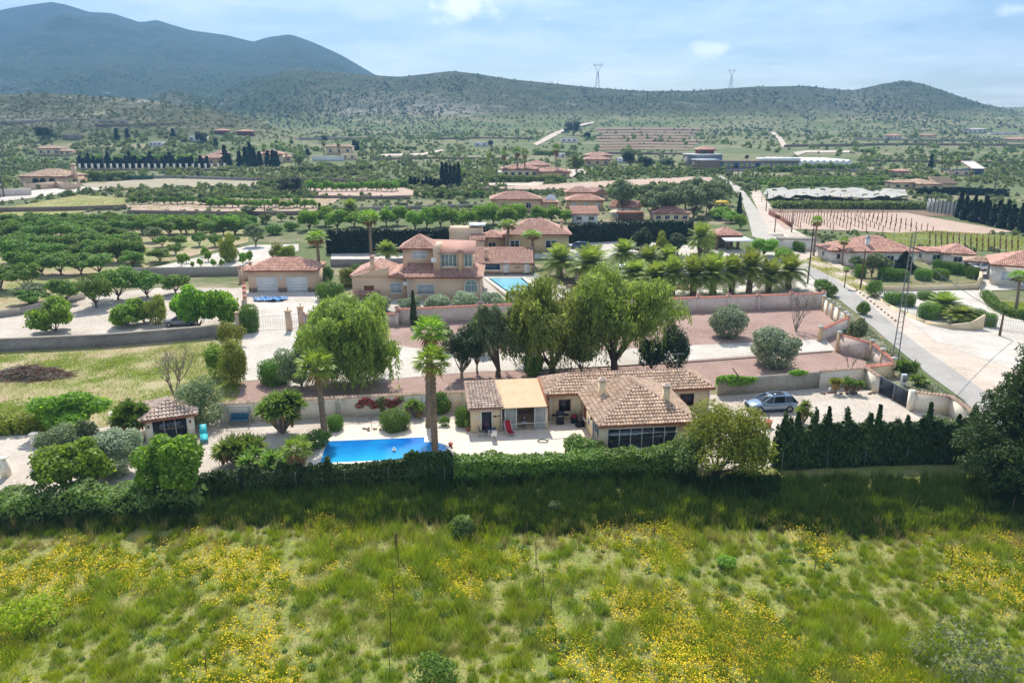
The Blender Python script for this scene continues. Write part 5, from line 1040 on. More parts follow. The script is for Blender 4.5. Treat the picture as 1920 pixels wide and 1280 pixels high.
# pool of the villa
q = [P(908, 524), P(984, 523), P(1010, 548), P(945, 556)]; c0 = q[0].copy()
po = empty('swimming_pool', c0, 0, 'pale turquoise swimming pool beside the pool house', 'swimming pool')
m2, n2, l2_, b2_ = newmat('pale_pool_water'); b2_.inputs['Base Color'].default_value = lin('86c8d8'); b2_.inputs['Roughness'].default_value = .05
zt = .32
MB().poly([tuple(v - c0 + Vector((0, 0, zt - .04)) for v in [v]) and tuple(v - c0 + Vector((0, 0, zt - .04 - (v - c0).z))) for v in (q[0] + Vector((1.0, -.5, 0)), q[1] + Vector((-.8, -.5, 0)), q[2] + Vector((-1.0, .6, 0)), q[3] + Vector((.8, .6, 0)))][::-1]).build('water', m2, po)
cc = MB(); oc = [v - c0 for v in (q[0], q[1], q[2], q[3])]; ic = [Vector((a.x * 1, a.y, 0)) for a in [q[0] + Vector((.6, -.3, 0)) - c0, q[1] + Vector((-.45, -.3, 0)) - c0, q[2] + Vector((-.6, .35, 0)) - c0, q[3] + Vector((.45, .35, 0)) - c0]]
for i in range(4):
    j = (i + 1) % 4; A_, B_, C_, D_ = [(v.x, v.y, zt) for v in (oc[i], oc[j], ic[j], ic[i])]; cc.poly([D_, C_, B_, A_]); cc.poly([(A_[0], A_[1], -.1), A_, B_, (B_[0], B_[1], -.1)]); cc.poly([(D_[0], D_[1], .1), D_, C_, (C_[0], C_[1], .1)])
MB().poly([(v.x, v.y, .2) for v in oc][::-1]).build('basin', M['blueglass'], po); cc.build('coping', M['cream2'], po)
bal = wallrun('pool_balustrade', [(1004, 528), (1018, 537), (1030, 550)], 1.0, .2, 'white', 'white', 1.2, 'white', 'white balustrade descending beside the turquoise pool', 'balustrade', pilh=.15, tl=False)
wallrun('terrace_balustrade', [(985, 487), (1095, 482)], .95, .2, 'white', 'white', 2.5, 'white', 'white balustrade in front of the yellow house', 'balustrade', pilh=.1, tl=False, dz=0)
# garage
gp_ = P(530, 548); k = mpp(gp_); ga_ = empty('double_garage', gp_, R(1.5), 'peach garage with two white up and over doors', 'garage'); hg = W(530, 508, gp_.y).z - gp_.z
wall(ga_, -62 * k, 62 * k, 0, 6.5, -.4, hg, 'peach'); roof(ga_, -62 * k, 62 * k, 0, 6.5, hg + .05, .42, 'tile_orange', 'ridge_pink', 'hip', .16, .27, .42, over=.35)
for x, lb in ((-27, None), (28, None)): door(ga_, x * k, 0, 0, 3.1, 2.35, 'S', 'white', 'garage_door')
[MB().bx(u_, v_, -.03, -.002, 0, .7).build('stone_plinth', M['stone'], ga_) for u_, v_ in ((-62 * k - .02, -27 * k - 1.66), (-27 * k + 1.66, 28 * k - 1.66), (28 * k + 1.66, 62 * k + .02))]; MB().box((0, -.1, hg * .66), (.3, .16, .3)).build('wall_box', M['white'], ga_)
for (a, b, l_) in (((452, 530), (472, 520), 'short peach wall with pink coping at the garage side'), ((460, 560), (462, 590), 'peach wall with stepped pink coping beside the courtyard')):
    wallrun('courtyard_wall', [a, b], 2.2, .3, 'peach', 'coping_red', 3, 'peach', l_, pilh=.3, tl=False)
# courtyard gate
for px, py, lb in ((450, 623, 'left peach pillar of the courtyard gate'), (543, 620, 'middle peach pillar of the courtyard gate with finial'), (566, 612, 'right peach pillar of the courtyard gate with finial')):
    pq = P(px, py); q_ = empty('gate_pillar', pq, 0, lb, 'pillar'); MB().box((0, 0, 1.3), (.65, .65, 2.6)).build('shaft', M['peach'], q_); MB().box((0, 0, 2.66), (.8, .8, .12)).build('cap', M['peach2'], q_); MB().tube([(0, 0, 2.7), (0, 0, 3.15)], [.07, .05], 6).build('finial', M['metal'], q_)
railing('courtyard_gate', [(458, 622), (540, 618)], 2.0, 'grey barred sliding gate of the villa courtyard', 'metal', .3, 9, cat='gate'); railing('courtyard_gate', [(546, 618), (564, 613)], 2.0, 'narrow barred foot gate beside the courtyard pillar', 'metal', .28, 9, cat='gate')
simple_house('outbuilding', 'low peach outbuilding with pink roof among the first date palms', 1084, 1132, 536, 522, 4, R(4), 'peach', 'tile_pink', 'ridge_pink', .35, 1, None, 'outbuilding', w=.27, l=.42)
# boundary walls of the upper plots
wallrun('boundary_wall', [(570, 612), (650, 606), (745, 610)], 1.5, .3, 'pinkwall', 'coping_red', 8, 'pinkwall', 'pinkish boundary wall behind the leftmost weeping tree', pilh=.3)
wallrun('boundary_wall', [(745, 608), (900, 600), (1050, 594)], 2.0, .3, 'pinkwall', 'coping_red', 8, 'pinkwall', 'pinkish boundary wall below the silvery shrub row', pilh=.35)
wallrun('boundary_wall', [(1050, 594), (1250, 586), (1420, 580), (1542, 575)], 2.0, .3, 'pinkwall', 'coping_red', 4.2, 'pinkwall', 'pinkish boundary wall below the date palm row', pilh=.35)
pl_ = [(1536, 572), (1548, 583), (1560, 594), (1576, 606), (1588, 613)]
wallrun('roadside_wall', [(1543, 583), (1560, 597), (1583, 614)], [1.7, 1.8, 1.6], .22, 'cream2', None, 2.4, 'peach2', 'stepped white wall panels with peach pillars along the upper roadside', pilh=.45, capm='white')
wallrun('roadside_wall', [(1536, 640), (1588, 617)], [1.5, 1.5], .28, 'pinkwall', 'coping_red', 6, 'peach2', 'wall with red coping returning from the road by the white drive', pilh=.4, capm='white')
wallrun('roadside_wall', [(1570, 660), (1632, 674), (1672, 706)], [2.1, 1.9, 1.7], .22, 'pinkwall', 'coping_red', 2.8, 'peach2', 'stepped wall with peach pillars beside the leafless trees', pilh=.35, capm='white')
wallrun('roadside_wall', [(1622, 712), (1668, 706)], 1.4, .5, 'cream', 'coping_red', None, None, 'short wall with bright red coping above the black gate')
# left yard walls
wallrun('retaining_wall', [(-120, 664), (200, 650), (412, 632)], 1.55, .4, 'grey_wall', 'greywall2', None, None, 'long grey retaining wall along the fig yard', tl=False)
wallrun('yard_wall', [(-120, 612), (40, 590), (160, 560)], 1.0, .25, 'greywall2', None, None, None, 'low pale wall at the back of the fig yard')
wallrun('yard_wall', [(235, 520), (280, 519), (462, 516)], 1.6, .25, 'greywall2', None, None, None, 'pale wall below the citrus plot')
wallrun('yard_wall', [(620, 500), (690, 500), (760, 498)], 1.4, .25, 'grey_wall', None, None, None, 'grey retaining wall below the empty gravel court')
wallrun('curb_wall', [(980, 697), (1290, 680), (1400, 672), (1560, 660)], .12, .12, 'stone', None, None, None, 'low dark kerb edging the white driveway', 'kerb')
wallrun('white_yard_wall', [(1440, 441), (1470, 446), (1520, 470)], .8, .2, 'cream2', None, None, None, 'low pale wall on the roadside above the lamp pole')
# yellow house with big hip roof
yh = simple_house('house', 'yellow house with broad pink hip roof and balustrade', 948, 1066, 482, 440, 10, R(2), 'yellow', 'tile_pink', 'ridge_pink', .45, 0, w=.27, l=.42, over=.5)
kk = mpp(P(1007, 482)); z_ = 1.8
for x, ww in ((-42, 1.6), (26, 2.0)): window(yh, x * kk, 0, z_, ww, 1.4, 'S', 'white', 'glass', 2, 0, 'window', .14)
chimney(yh, 48 * kk, 3, 4.5, 6.6, .6, 'peach2', 'tile_pink')
simple_house('house_wing', 'lower wing with pink roof left of the yellow house', 900, 946, 478, 446, 6, R(2), 'peach2', 'tile_pink', 'ridge_pink', .35, 1, w=.3, l=.45)
# pavilion
pv = P(1365, 468); pvk = mpp(pv); pa = empty('pavilion', pv, R(2), 'brick pavilion with pink hip roof beside the road', 'pavilion')
for x in (-22, 0, 18):
    for y in (0, 4): MB().box((x * pvk, y, 1.5), (.5, .5, 3)).build('pillar', M['stone'], pa)
MB().bx(-24 * pvk, 20 * pvk, 3.9, 4.2, -.3, 3).build('wall', M['stone'], pa); roof(pa, -24 * pvk, 20 * pvk, -.3, 4.2, 3.0, .5, 'tile_orange', 'ridge_pink', 'hip', .18, .3, .45, over=.4)
ca = MB(); ca.add([(-16 * pvk, -3.4, 2.15), (42 * pvk, -3.4, 2.15), (28 * pvk, -.5, 2.7), (-18 * pvk, -.5, 2.7), (-16 * pvk, -3.4, 2.2), (42 * pvk, -3.4, 2.2), (28 * pvk, -.5, 2.75), (-18 * pvk, -.5, 2.75)], [(0, 3, 2, 1), (4, 5, 6, 7), (0, 1, 5, 4), (1, 2, 6, 5), (2, 3, 7, 6), (3, 0, 4, 7)]); ca.build('awning', M['white'], pa)
for x in (-15, 38): MB().tube([(x * pvk, -3.2, 0), (x * pvk, -3.2, 2.15)], .05, 6).build('awning_post', M['metal'], pa)
# houses behind the long hedge
simple_house('house', 'peach house with broad pink roof behind the bright green trees', 922, 1014, 398, 374, 9, R(3), 'peach2', 'tile_pink', 'ridge_pink', .38, 2, w=.3, l=.45)
simple_house('house_wing', 'low wing with white canopy beside the peach house', 994, 1046, 396, 380, 6, R(3), 'peach2', 'tile_pink', 'ridge_pink', .3, 2, w=.3, l=.45)
simple_house('house', 'two storey peach house front with orange roof and garage', 1064, 1131, 394, 376, 7, R(1), 'peach2', 'tile_orange', 'ridge_pink', .38, 3, w=.3, l=.45, win='shutter')
simple_house('house', 'upper pink roofed block behind the orange roofed house', 1062, 1112, 384, 361, 6, R(1), 'peach2', 'tile_pink', 'ridge_pink', .45, 2, w=.3, l=.45, base=P(1087, 383))
simple_house('house', 'small pink gabled house peeping right of the upper block', 1112, 1142, 376, 363, 7, R(20), 'peach2', 'tile_pink', 'ridge_pink', .5, 1, w=.3, l=.45, hips=(0, 0))
simple_house('outbuilding', 'small white outbuilding with orange roof and wooden doors', 1074, 1120, 418, 404, 5, 0, 'white', 'tile_orange', 'ridge_pink', .25, 2, None, 'outbuilding', w=.3, l=.45, kind='mono', win='wood')  #simple_house('outbuilding', 'small white outbuilding with orange roof and wooden doors', 1074, 1120, 418, 404, 5, 0, 'white', 'tile_orange', 'ridge_pink', .25, 2, None, 'outbuilding', w=.3, l=.45, kind='mono', win='wood')
simple_house('house', 'white gabled cottage among the trees behind the hedge', 1180, 1212, 404, 390, 7, R(60), 'whitewall', 'tile_orange', 'ridge_pink', .6, 1, w=.3, l=.45, hips=(0, 0))
simple_house('carport', 'brown timber carport roof left of the tree shaded cottage', 1160, 1206, 416, 408, 4, 0, 'wood', 'fascia', 'ridge_pink', .1, 0, None, 'carport', kind='flat')
simple_house('house', 'cream bungalow half hidden by grey green trees', 1226, 1292, 416, 402, 7, 0, 'cream', 'tile_orange', 'ridge_pink', .35, 4, w=.3, l=.45)
up = empty('parasol', P(1152, 411), 0, 'cream parasol beside the timber carport', 'parasol'); MB().tube([(0, 0, 2.0), (0, 0, 2.6)], [1.7, .05], 8).build('canopy', M['cream'], up); MB().tube([(0, 0, 0), (0, 0, 2.2)], .04, 5).build('pole', M['wood'], up)
up = empty('garden_canopy', P(1353, 397), 0, 'bright yellow canopy beside the road', 'canopy'); MB().box((0, 0, 2.7), (4.2, 3, .7), 0, 0, .6).build('canvas', M['yellowp'], up)
for i in (-1, 1):
    for j in (-1, 1): MB().tube([(i * 1.9, j * 1.3, 0), (i * 1.9, j * 1.3, 2.4)], .06, 5).build('post', M['yellowp'], up)
up = empty('satellite_dish', P(1033, 394), 0, 'large white satellite dish beside the peach house', 'satellite dish'); MB().tube([(0, 0, 0), (0, 0, 2.6)], .09, 6).build('mast', M['metal'], up); MB().tube([(0, -.5, 3.2), (0, -.3, 3.1), (0, -.15, 3.05)], [1.5, 1.1, .3], 16).build('dish', M['white'], up)
# right side bungalows
wb1 = simple_house('bungalow', 'white bungalow with orange hip roof right of the road', 1590, 1712, 500, 472, 10, R(-2), 'whitewall', 'tile_orange', 'ridge_pink', .4, 4, w=.27, l=.42, over=.5); k = mpp(P(1650, 500))
chimney(wb1, -22 * k, 1.8, 3, 5.0, .6, 'white', 'metal')
simple_house('annex', 'low white annex with pink roof left of the white bungalow', 1556, 1592, 492, 472, 7, R(-2), 'whitewall', 'tile_orange', 'ridge_pink', .3, 1, w=.3, l=.45)
simple_house('outbuilding', 'small white gabled outbuilding with orange roof', 1770, 1818, 498, 485, 6, R(-20), 'whitewall', 'tile_orange', 'ridge_pink', .5, 1, None, 'outbuilding', w=.27, l=.42)
simple_house('outbuilding', 'low white annex with flat pinkish roof by the gabled outbuilding', 1736, 1772, 494, 482, 5, R(-5), 'whitewall', 'tile_orange', 'ridge_pink', .15, 1, None, 'outbuilding', w=.27, l=.42)
rb_ = P(1905, 535); rh = empty('bungalow', (rb_.x - 3, rb_.y, rb_.z), R(-28), 'cream bungalow with orange roof at the right edge', 'house')
wall(rh, -1.0, 14, 0, 9, -.4, 3.3, 'whitewall'); roof(rh, -1, 14, 0, 9, 3.35, .4, 'tile_orange', 'ridge_pink', 'hip', .15, .27, .42, over=.5); window(rh, 1, 0, .9, 1.3, 1.3, 'S', 'white', 'shutter'); door(rh, 3.2, 0, 0, 1.1, 2.1); window(rh, 5.6, 0, .9, 1.3, 1.3, 'S', 'white', 'shutter')
vr = empty('veranda', P(1838, 520), R(-28), 'brown timber veranda roof left of the cream bungalow', 'veranda'); roof(vr, -2.5, 2.2, 0, 4, 2.6, .25, 'tile', 'ridge', 'hip', .1, .3, .45, over=.3)
for x, y in ((-2.3, 0), (2, 0), (-2.3, 3.8), (2, 3.8)): MB().box((x, y, 1.25), (.22, .22, 2.5)).build('post', M['wood'], vr)
simple_house('utility_hut', 'small white utility hut with hedge beside the road', 1462, 1532, 470, 456, 3.5, R(-8), 'whitewall', 'greywall2', 'ridge', .1, 0, None, 'hut', kind='flat')
# curved fence wall on the right
wallrun('front_garden_wall', [(1648, 545), (1700, 546), (1832, 541)], .75, .22, 'cream', None, None, None, 'low cream wall under the dark mesh fence')
wallrun('front_garden_wall', [(1642, 557), (1670, 576), (1700, 592), (1735, 607), (1780, 617), (1820, 619), (1842, 617)], [.35, .35, .4, .45, .6, 1.1, 2.0], .22, 'cream', None, None, None, 'curved cream wall sweeping up to the gate post')
MB_ = wallrun('front_garden_wall', [(1832, 541), (1838, 532), (1836, 526)], 1.6, .3, 'cream', None, None, None, 'short thick cream wall beside the forecourt entrance')
def meshfence(name, pts, h, label, m='fence_green', post=2.4, z0=.4, pm='fence_green'):
    pts = [P(*p) for p in pts]; o0 = pts[0]; r = empty(name, o0, 0, label, 'fence'); b = MB()
    for a, c in zip(pts, pts[1:]):
        a, c = a - o0, c - o0; L_ = (c - a).length; n = int(L_ / .25)
        for i in range(n + 1): p_ = a.lerp(c, i / n); b.box((p_.x, p_.y, p_.z + z0 + h / 2), (.012, .012, h), 0)
        for z in np.arange(0, h + .01, .25): b.tube([a + Vector((0, 0, z0 + z)), c + Vector((0, 0, z0 + z))], .007, 3, cap=False)
        n = max(1, round(L_ / post))
        for i in range(n + 1): p_ = a.lerp(c, i / n); MB().tube([(p_.x, p_.y, p_.z), (p_.x, p_.y, p_.z + z0 + h + .1)], .035, 6).build('post', M[pm], r)
    b.build('mesh', M[m], r); return r
meshfence('mesh_fence', [(1642, 557), (1670, 576), (1700, 592), (1735, 607), (1780, 617), (1815, 619)], 1.3, 'green wire mesh fence on the curved cream wall')
meshfence('mesh_fence', [(1650, 544), (1700, 545), (1822, 541)], 1.5, 'dark mesh fence in front of the clipped hedges', 'fence_green', 3, .7, 'metal')
railing('driveway_gate', [(1846, 616), (1945, 628)], 1.5, 'thin grey barred gate across the forecourt', 'metal', .25, 9, cat='gate')
# utility poles
def pole(name, px, py, top, r, m, label, rung=False, arms=0, wt=None, cat='pole', group=None):
    p = P(px, py); h = W(px, top, p.y).z - p.z; q_ = empty(name, p, 0, label, cat, group)
    if rung:
        b = MB(); w0, w1 = .34, .17
        for s in (-1, 1): b.tube([(s * w0, 0, 0), (s * w1, 0, h)], .065, 5)
        n = int(h / .6)
        for i in range(n): t_ = (i + .5) / n; b.box((0, 0, h * t_), (2 * (w0 + (w1 - w0) * t_), .04, .05))
        b.build('ladder_frame', M[m], q_)
    else: MB().tube([(0, 0, -.2), (0, 0, h)], [r * 1.2, r * .75], 8).build('shaft', M[m], q_)
    for i in range(arms): MB().box((0, 0, h - .3 - i * .6), (1.6, .08, .08)).build('cross_arm', M['dark_metal'], q_)
    return p + Vector((0, 0, h))
T1 = pole('lattice_pole', 1676, 690, 438, .2, 'metal', 'tall narrow steel ladder pole beside the road', True)
T2 = pole('utility_pole', 1514, 532, 428, .13, 'pole', 'slim grey pole between date palms and road', arms=0)
T3 = pole('utility_pole', 1874, 630, 588, .14, 'wood', 'short dark wooden pole right of the lattice pole')
T4 = pole('utility_pole', 1613, 542, 468, .12, 'wood', 'brown wooden pole beside the light green bush')
T5 = pole('utility_pole', 1452, 437, 402, .12, 'wood', 'brown wooden pole at the bend of the upper road', group='poles along the upper road')
for x, y, t_, lb in ((1484, 436, 400, 'pale concrete pole right of the upper road bend'), (1436, 396, 358, 'dark pole beside the torn net plot'), (1417, 360, 327, 'pole left of the green crop field'), (1383, 338, 315, 'pole at the top of the road'), (1373, 333, 312, 'second pole at the top of the road near the hacienda'), (1323, 422, 375, 'lamp post behind the pavilion'), (500, 435, 360, 'pale concrete pole among the orchard trees'), (199, 342, 288, 'concrete pole behind the arched house hedge'), (92, 340, 285, 'pole rising behind the arched house roof'), (8, 370, 330, 'wooden pole at the left edge by the pale track'), (1672, 352, 328, 'pole left of the farmhouse'), (1865, 352, 322, 'pole in the far right field'), (1365, 350, 328, 'pole left of the upper road')): pole('utility_pole', x, y, t_, .13 if y > 380 else .2, 'pole', lb, arms=1 if y < 345 else 0)
def wire(name, a, b, sag, label, r=.02, m='dark_metal'):
    a, b = Vector(a), Vector(b); c = MB(); c.tube([(a.lerp(b, t_ / 12) - a) - Vector((0, 0, sag * 4 * (t_ / 12) * (1 - t_ / 12))) for t_ in range(13)], r, 4); o = c.build(name, M[m]); o.location = a; return tag(o, label, 'cable')
wire('overhead_cable', T1 + Vector((0, 0, -1.8)), T3, .5, 'thick cable running from the ladder pole to the short pole', .035, 'metal')
wire('overhead_cable', T2, P(1548, 500) + Vector((0, 0, .5)), .2, 'stay cable slanting down from the slim grey pole', .03, 'metal'); wire('overhead_cable', T1, T2, 1.0, 'thin cable between the ladder pole and the slim grey pole', .012)
# fence posts on the nearest hedge
pts_ = [(112, 960, 900), (448, 930, 893), (557, 926, 886), (648, 920, 882), (729, 917, 878), (834, 914, 872), (1465, 885, 850), (1549, 880, 836), (1620, 876, 832), (1698, 872, 828), (1770, 870, 828)]
fo = None
for i, (x, y, t_) in enumerate(pts_):
    p = P(x, y); h = 1.7
    if fo is None: fo = MB().tube([(0, 0, 0), (0, 0, h)], .03, 6).build('fence_post', M['metal']); o = fo
    else: o = fo.copy(); COL.objects.link(o)
    o.location = p; tag(o, 'thin galvanised post before the front hedge, ' + ['alone at the far left', 'first beside the pool hedge', 'second beside the pool hedge', 'third beside the pool hedge', 'fourth beside the pool hedge', 'last beside the pool hedge', 'first below the gravel yard', 'second below the gravel yard', 'third below the gravel yard', 'fourth below the gravel yard', 'last below the gravel yard'][i], 'post', 'fence posts before the boundary hedge')
for x0, x1, y0, y1 in ((448, 834, 930, 914), (1465, 1770, 885, 870)):
    a, b = P(x0, y0), P(x1, y1); c_ = MB()
    for z in (.1, .6, 1.1, 1.6): c_.tube([Vector((0, 0, z)), (b - a) + Vector((0, 0, z))], .005, 3)
    o = c_.build('fence_wire', M['dark_metal']); o.location = a + Vector((0, -.04, 0)); tag(o, 'thin fence wires before the dark hedge ' + ('beside the pool' if x0 < 900 else 'below the gravel yard'), 'fence wire')
# stakes in the meadow
st = None; SL = ['leaning', 'upright', 'dark', 'short', 'thin', 'weathered']
for i, (x, y, t_) in enumerate([(748, 1068, 1030), (739, 1135, 1080), (732, 1195, 1135), (731, 1250, 1200), (388, 1262, 1222), (221, 1045, 1020), (987, 1010, 978), (1005, 1056, 1015), (1019, 1103, 1068), (1033, 1150, 1115), (1042, 1205, 1175), (1526, 1076, 1040), (1782, 1063, 1030), (1458, 990, 962), (1227, 1000, 975), (1895, 975, 932), (744, 1030, 998)]):
    p = P(x, y); h = max(.5, W(x, t_, p.y).z - p.z)
    if st is None: st = MB().tube([(0, 0, -.1), (.02, 0, .5), (0, .02, 1)], [.03, .028, .022], 6).build('field_stake', M['wood']); o = st
    else: o = st.copy(); COL.objects.link(o)
    o.location = p; o.scale = (1, 1, h); o.rotation_euler = (random.Random(i).uniform(-.05, .05), random.Random(i + 9).uniform(-.05, .05), i)
    tag(o, 'thin wooden meadow stake, ' + ['top of the left line', 'second down the left line', 'third down the left line', 'lowest of the left line', 'alone at the lower left', 'alone at the upper left edge', 'top of the centre line', 'second down the centre line', 'third down the centre line', 'fourth down the centre line', 'lowest of the centre line', 'alone right of centre', 'alone at the middle right', 'near the dark grass edge on the right', 'faint in the upper centre right', 'thick and leaning at the upper right edge', 'just above the left line'][i], 'stake', 'wooden stakes in the meadow')
o.scale = (2.4, 2.4, o.scale[2])
# blue tarp, brush pile, post figure
rg = np.random.default_rng(8); n = 26; c_ = MB(); gx, gy = np.meshgrid(np.linspace(-2.6, 2.6, n), np.linspace(-1.3, 1.3, n)); zz = .1 + .75 * np.abs(fbm(gx * 3, gy * 3, 1.6, 4, 2)) ; keep = ((gx / 2.6) ** 2 + (gy / 1.3) ** 2 + .35 * vnoise(gx, gy, .7, 3)) < .95
id_ = np.arange(n * n).reshape(n, n); q4 = np.stack([id_[:-1, :-1], id_[:-1, 1:], id_[1:, 1:], id_[1:, :-1]], -1).reshape(-1, 4); kk_ = keep.ravel(); q4 = q4[kk_[q4].all(1)]
c_.add(np.stack([gx, gy, zz], -1).reshape(-1, 3), q4); o = c_.build('tarpaulin', M['bluetarp']); o.location = P(507, 563, .05); tag(o, 'crumpled bright blue tarpaulin on the villa courtyard', 'tarpaulin')
c_ = MB(); rr_ = random.Random(12)
for k in range(420):
    a = rr_.uniform(0, 6.28); rd = rr_.uniform(0, 1) ** .6; x, y = math.cos(a) * 4.6 * rd, math.sin(a) * 1.8 * rd; z = 1.25 * (1 - rd ** 1.6) * rr_.uniform(.3, 1); th = rr_.uniform(0, 3.1); l_ = rr_.uniform(.5, 1.6); d_ = Vector((math.cos(th), math.sin(th), rr_.uniform(-.25, .25))) * l_
    c_.tube([Vector((x, y, z)) - d_, Vector((x, y, z + .12)), Vector((x, y, z)) + d_], [.02, .04, .015], 4, rr_.choice((0, 0, 1, 2)))
o = c_.build('brush_pile', [M['bark_pale'], M['wood'], M['rust']]); o.location = P(55, 706); tag(o, 'large heap of cut grey and brown branches in the dry field', 'brush pile')
o = empty('covered_post', P(1624, 722), 0, 'dark stand draped with a crumpled white cloth by the gate wall', 'post'); MB().box((0, 0, .45), (.35, .35, .9)).build('stand', M['dark_metal'], o); c_ = MB(); c_.box((0, 0, 1.1), (.65, .5, .5), .3, 0, .55); c_.build('cloth', M['metal'], o, bevel=.08)
o = empty('meter_box', P(1693, 722), 0, 'white meter cabinet beside the road near the ladder pole', 'meter box'); MB().box((0, 0, .6), (.5, .35, 1.2)).build('cabinet', M['white'], o, bevel=.03); MB().box((0, -.18, .75), (.4, .02, .7)).build('door', M['metal'], o)
o = empty('water_container', P(1557, 735), 0, 'small white canister under the yucca at the block wall', 'canister'); MB().box((0, 0, .22), (.42, .32, .42)).build('tank', M['white'], o, bevel=.08); MB().tube([(0, 0, .43), (0, 0, .5)], .06, 8).build('cap', M['white'], o)
rr_ = random.Random(5); st_ = empty('rockery', P(1590, 738), 0, 'brown border stones under the cream corner wall', 'rockery')
for k in range(16): MB().box((rr_.uniform(-2.8, 2.8), rr_.uniform(-.25, .25), .08), (.35, .28, .2), rr_.uniform(0, 3), 0, .6).build('stone', M['stone'], st_)
for k in range(12):
    x = 1606 + k * 6.6; p = P(x, 545 + k * 5.2)
    if k == 0: rs = MB().box((0, 0, .1), (.34, .26, .26), 0, 0, .6).build('kerb_stone', M['stone']); o = rs
    else: o = rs.copy(); COL.objects.link(o)
    o.location = p; o.rotation_euler.z = k * 1.7; tag(o, 'small brown rock on the road edge, ' + 'first second third fourth fifth sixth seventh eighth ninth tenth eleventh twelfth'.split()[k] + ' from the top', 'stone', 'rocks lining the road edge')
# nets, greenhouses and vineyard stakes
def netplot(name, label, corners, h, m='net', posts=True):
    pts = [P(*c) for c in corners]; o0 = pts[0]; r = empty(name, o0, 0, label, 'greenhouse'); n = 26; c_ = MB(); A_, B_, C_, D_ = [p - o0 for p in pts]; V = []
    for j in range(9):
        for i in range(n + 1):
            u, v = i / n, j / 8; p = A_.lerp(B_, u).lerp(D_.lerp(C_, u), v); z = h - .9 * h * abs(fbm(i * 1.0 + corners[0][0], j * 1.0, 2.6, 2, 4)) * (1 if m == 'net' else .0) - (.35 * h * (i % 2) if m != 'net' else 0); V.append((p.x, p.y, p.z + z))
    w_ = n + 1; c_.add(V, [(j * w_ + i, j * w_ + i + 1, (j + 1) * w_ + i + 1, (j + 1) * w_ + i) for j in range(8) for i in range(n) if m != 'net' or (i * 7 + j * 3) % 11])
    c_.build('cover', M[m], r)
    if posts:
        for i in range(0, n + 1, 2): p = A_.lerp(B_, i / n); MB().tube([tuple(p), (p.x, p.y, p.z + h + .1)], .08, 4).build('post', M['pole'], r)
netplot('net_house', 'torn white net house beyond the road', [(1428, 378), (1700, 379), (1695, 364), (1440, 362)], 2.2)
nh = netplot('net_screen', 'pale upright net screen with dark posts near the far cypresses', [(1735, 398), (1792, 406), (1792, 400), (1737, 392)], 4.6, 'white') if 0 else None
sp = [P(1735, 397), P(1764, 402), P(1793, 405)]; o0 = sp[0]; r_ = empty('net_screen', o0, 0, 'pale upright net screen with dark posts near the far cypresses', 'screen'); hs_ = W(1735, 372, sp[0].y).z - sp[0].z
for a, b in zip(sp, sp[1:]):
    a, b = a - o0, b - o0; MB().add([tuple(a + Vector((0, 0, .3))), tuple(b + Vector((0, 0, .3))), tuple(b + Vector((0, 0, hs_))), tuple(a + Vector((0, 0, hs_))), tuple(a + Vector((0, .1, .3))), tuple(b + Vector((0, .1, .3))), tuple(b + Vector((0, .1, hs_))), tuple(a + Vector((0, .1, hs_)))], [(0, 1, 2, 3), (7, 6, 5, 4), (3, 2, 6, 7)]).build('net', M['net'], r_)
    for i in range(4): p = a.lerp(b, i / 4); MB().tube([(p.x, p.y - .1, p.z), (p.x, p.y - .1, p.z + hs_ + .2)], .1, 5).build('post', M['dark_metal'], r_)
GBH = P(1550, 313); gh = empty('greenhouse', P(1545, 313), 0, 'long white plastic greenhouse right of the hacienda', 'greenhouse'); k = mpp(GBH); c_ = MB()
for i in range(9): x0_ = (-55 + i * 12) * k; x1_ = x0_ + 12 * k; xm_ = (x0_ + x1_) / 2; d0 = 46 - i * 1.5; c_.add([(x0_, 0, 0), (x1_, 0, 0), (x1_, 0, 2.4), (xm_, 0, 3.4), (x0_, 0, 2.4), (x0_, d0, 0), (x1_, d0, 0), (x1_, d0, 2.4), (xm_, d0, 3.4), (x0_, d0, 2.4)], [(4, 3, 8, 9), (3, 2, 7, 8), (0, 4, 9, 5), (1, 6, 7, 2)]); c_.poly([(x0_, 0, 0), (x1_, 0, 0), (x1_, 0, 2.4), (xm_, 0, 3.4), (x0_, 0, 2.4)])
c_.build('cover', M['white'], gh)
rs = None; rp = random.Random(2); cnt = 0
for row in range(9):
    a = P(1462 + row * 24, 404 + row * .5); b = P(1500 + row * 31, 430 + row * 1.2)
    for i in range(11):
        p = a.lerp(b, i / 10); p.z = float(g(p.x, p.y))
        if rs is None: rs = MB().box((0, 0, 1), (.13, .13, 2.0)).build('vineyard_stake', M['rust']); o = rs
        else: o = rs.copy(); COL.objects.link(o)
        o.location = p; o.scale = (1, 1, rp.uniform(.75, 1.15)); tag(o, 'rusty vineyard stake, ' + 'first second third fourth fifth sixth seventh eighth ninth tenth eleventh'.split()[i] + ' from the top, in slanting row ' + 'first second third fourth fifth sixth seventh eighth ninth'.split()[row] + ' from the left', 'stake', 'rusty stakes of the bare vineyard')
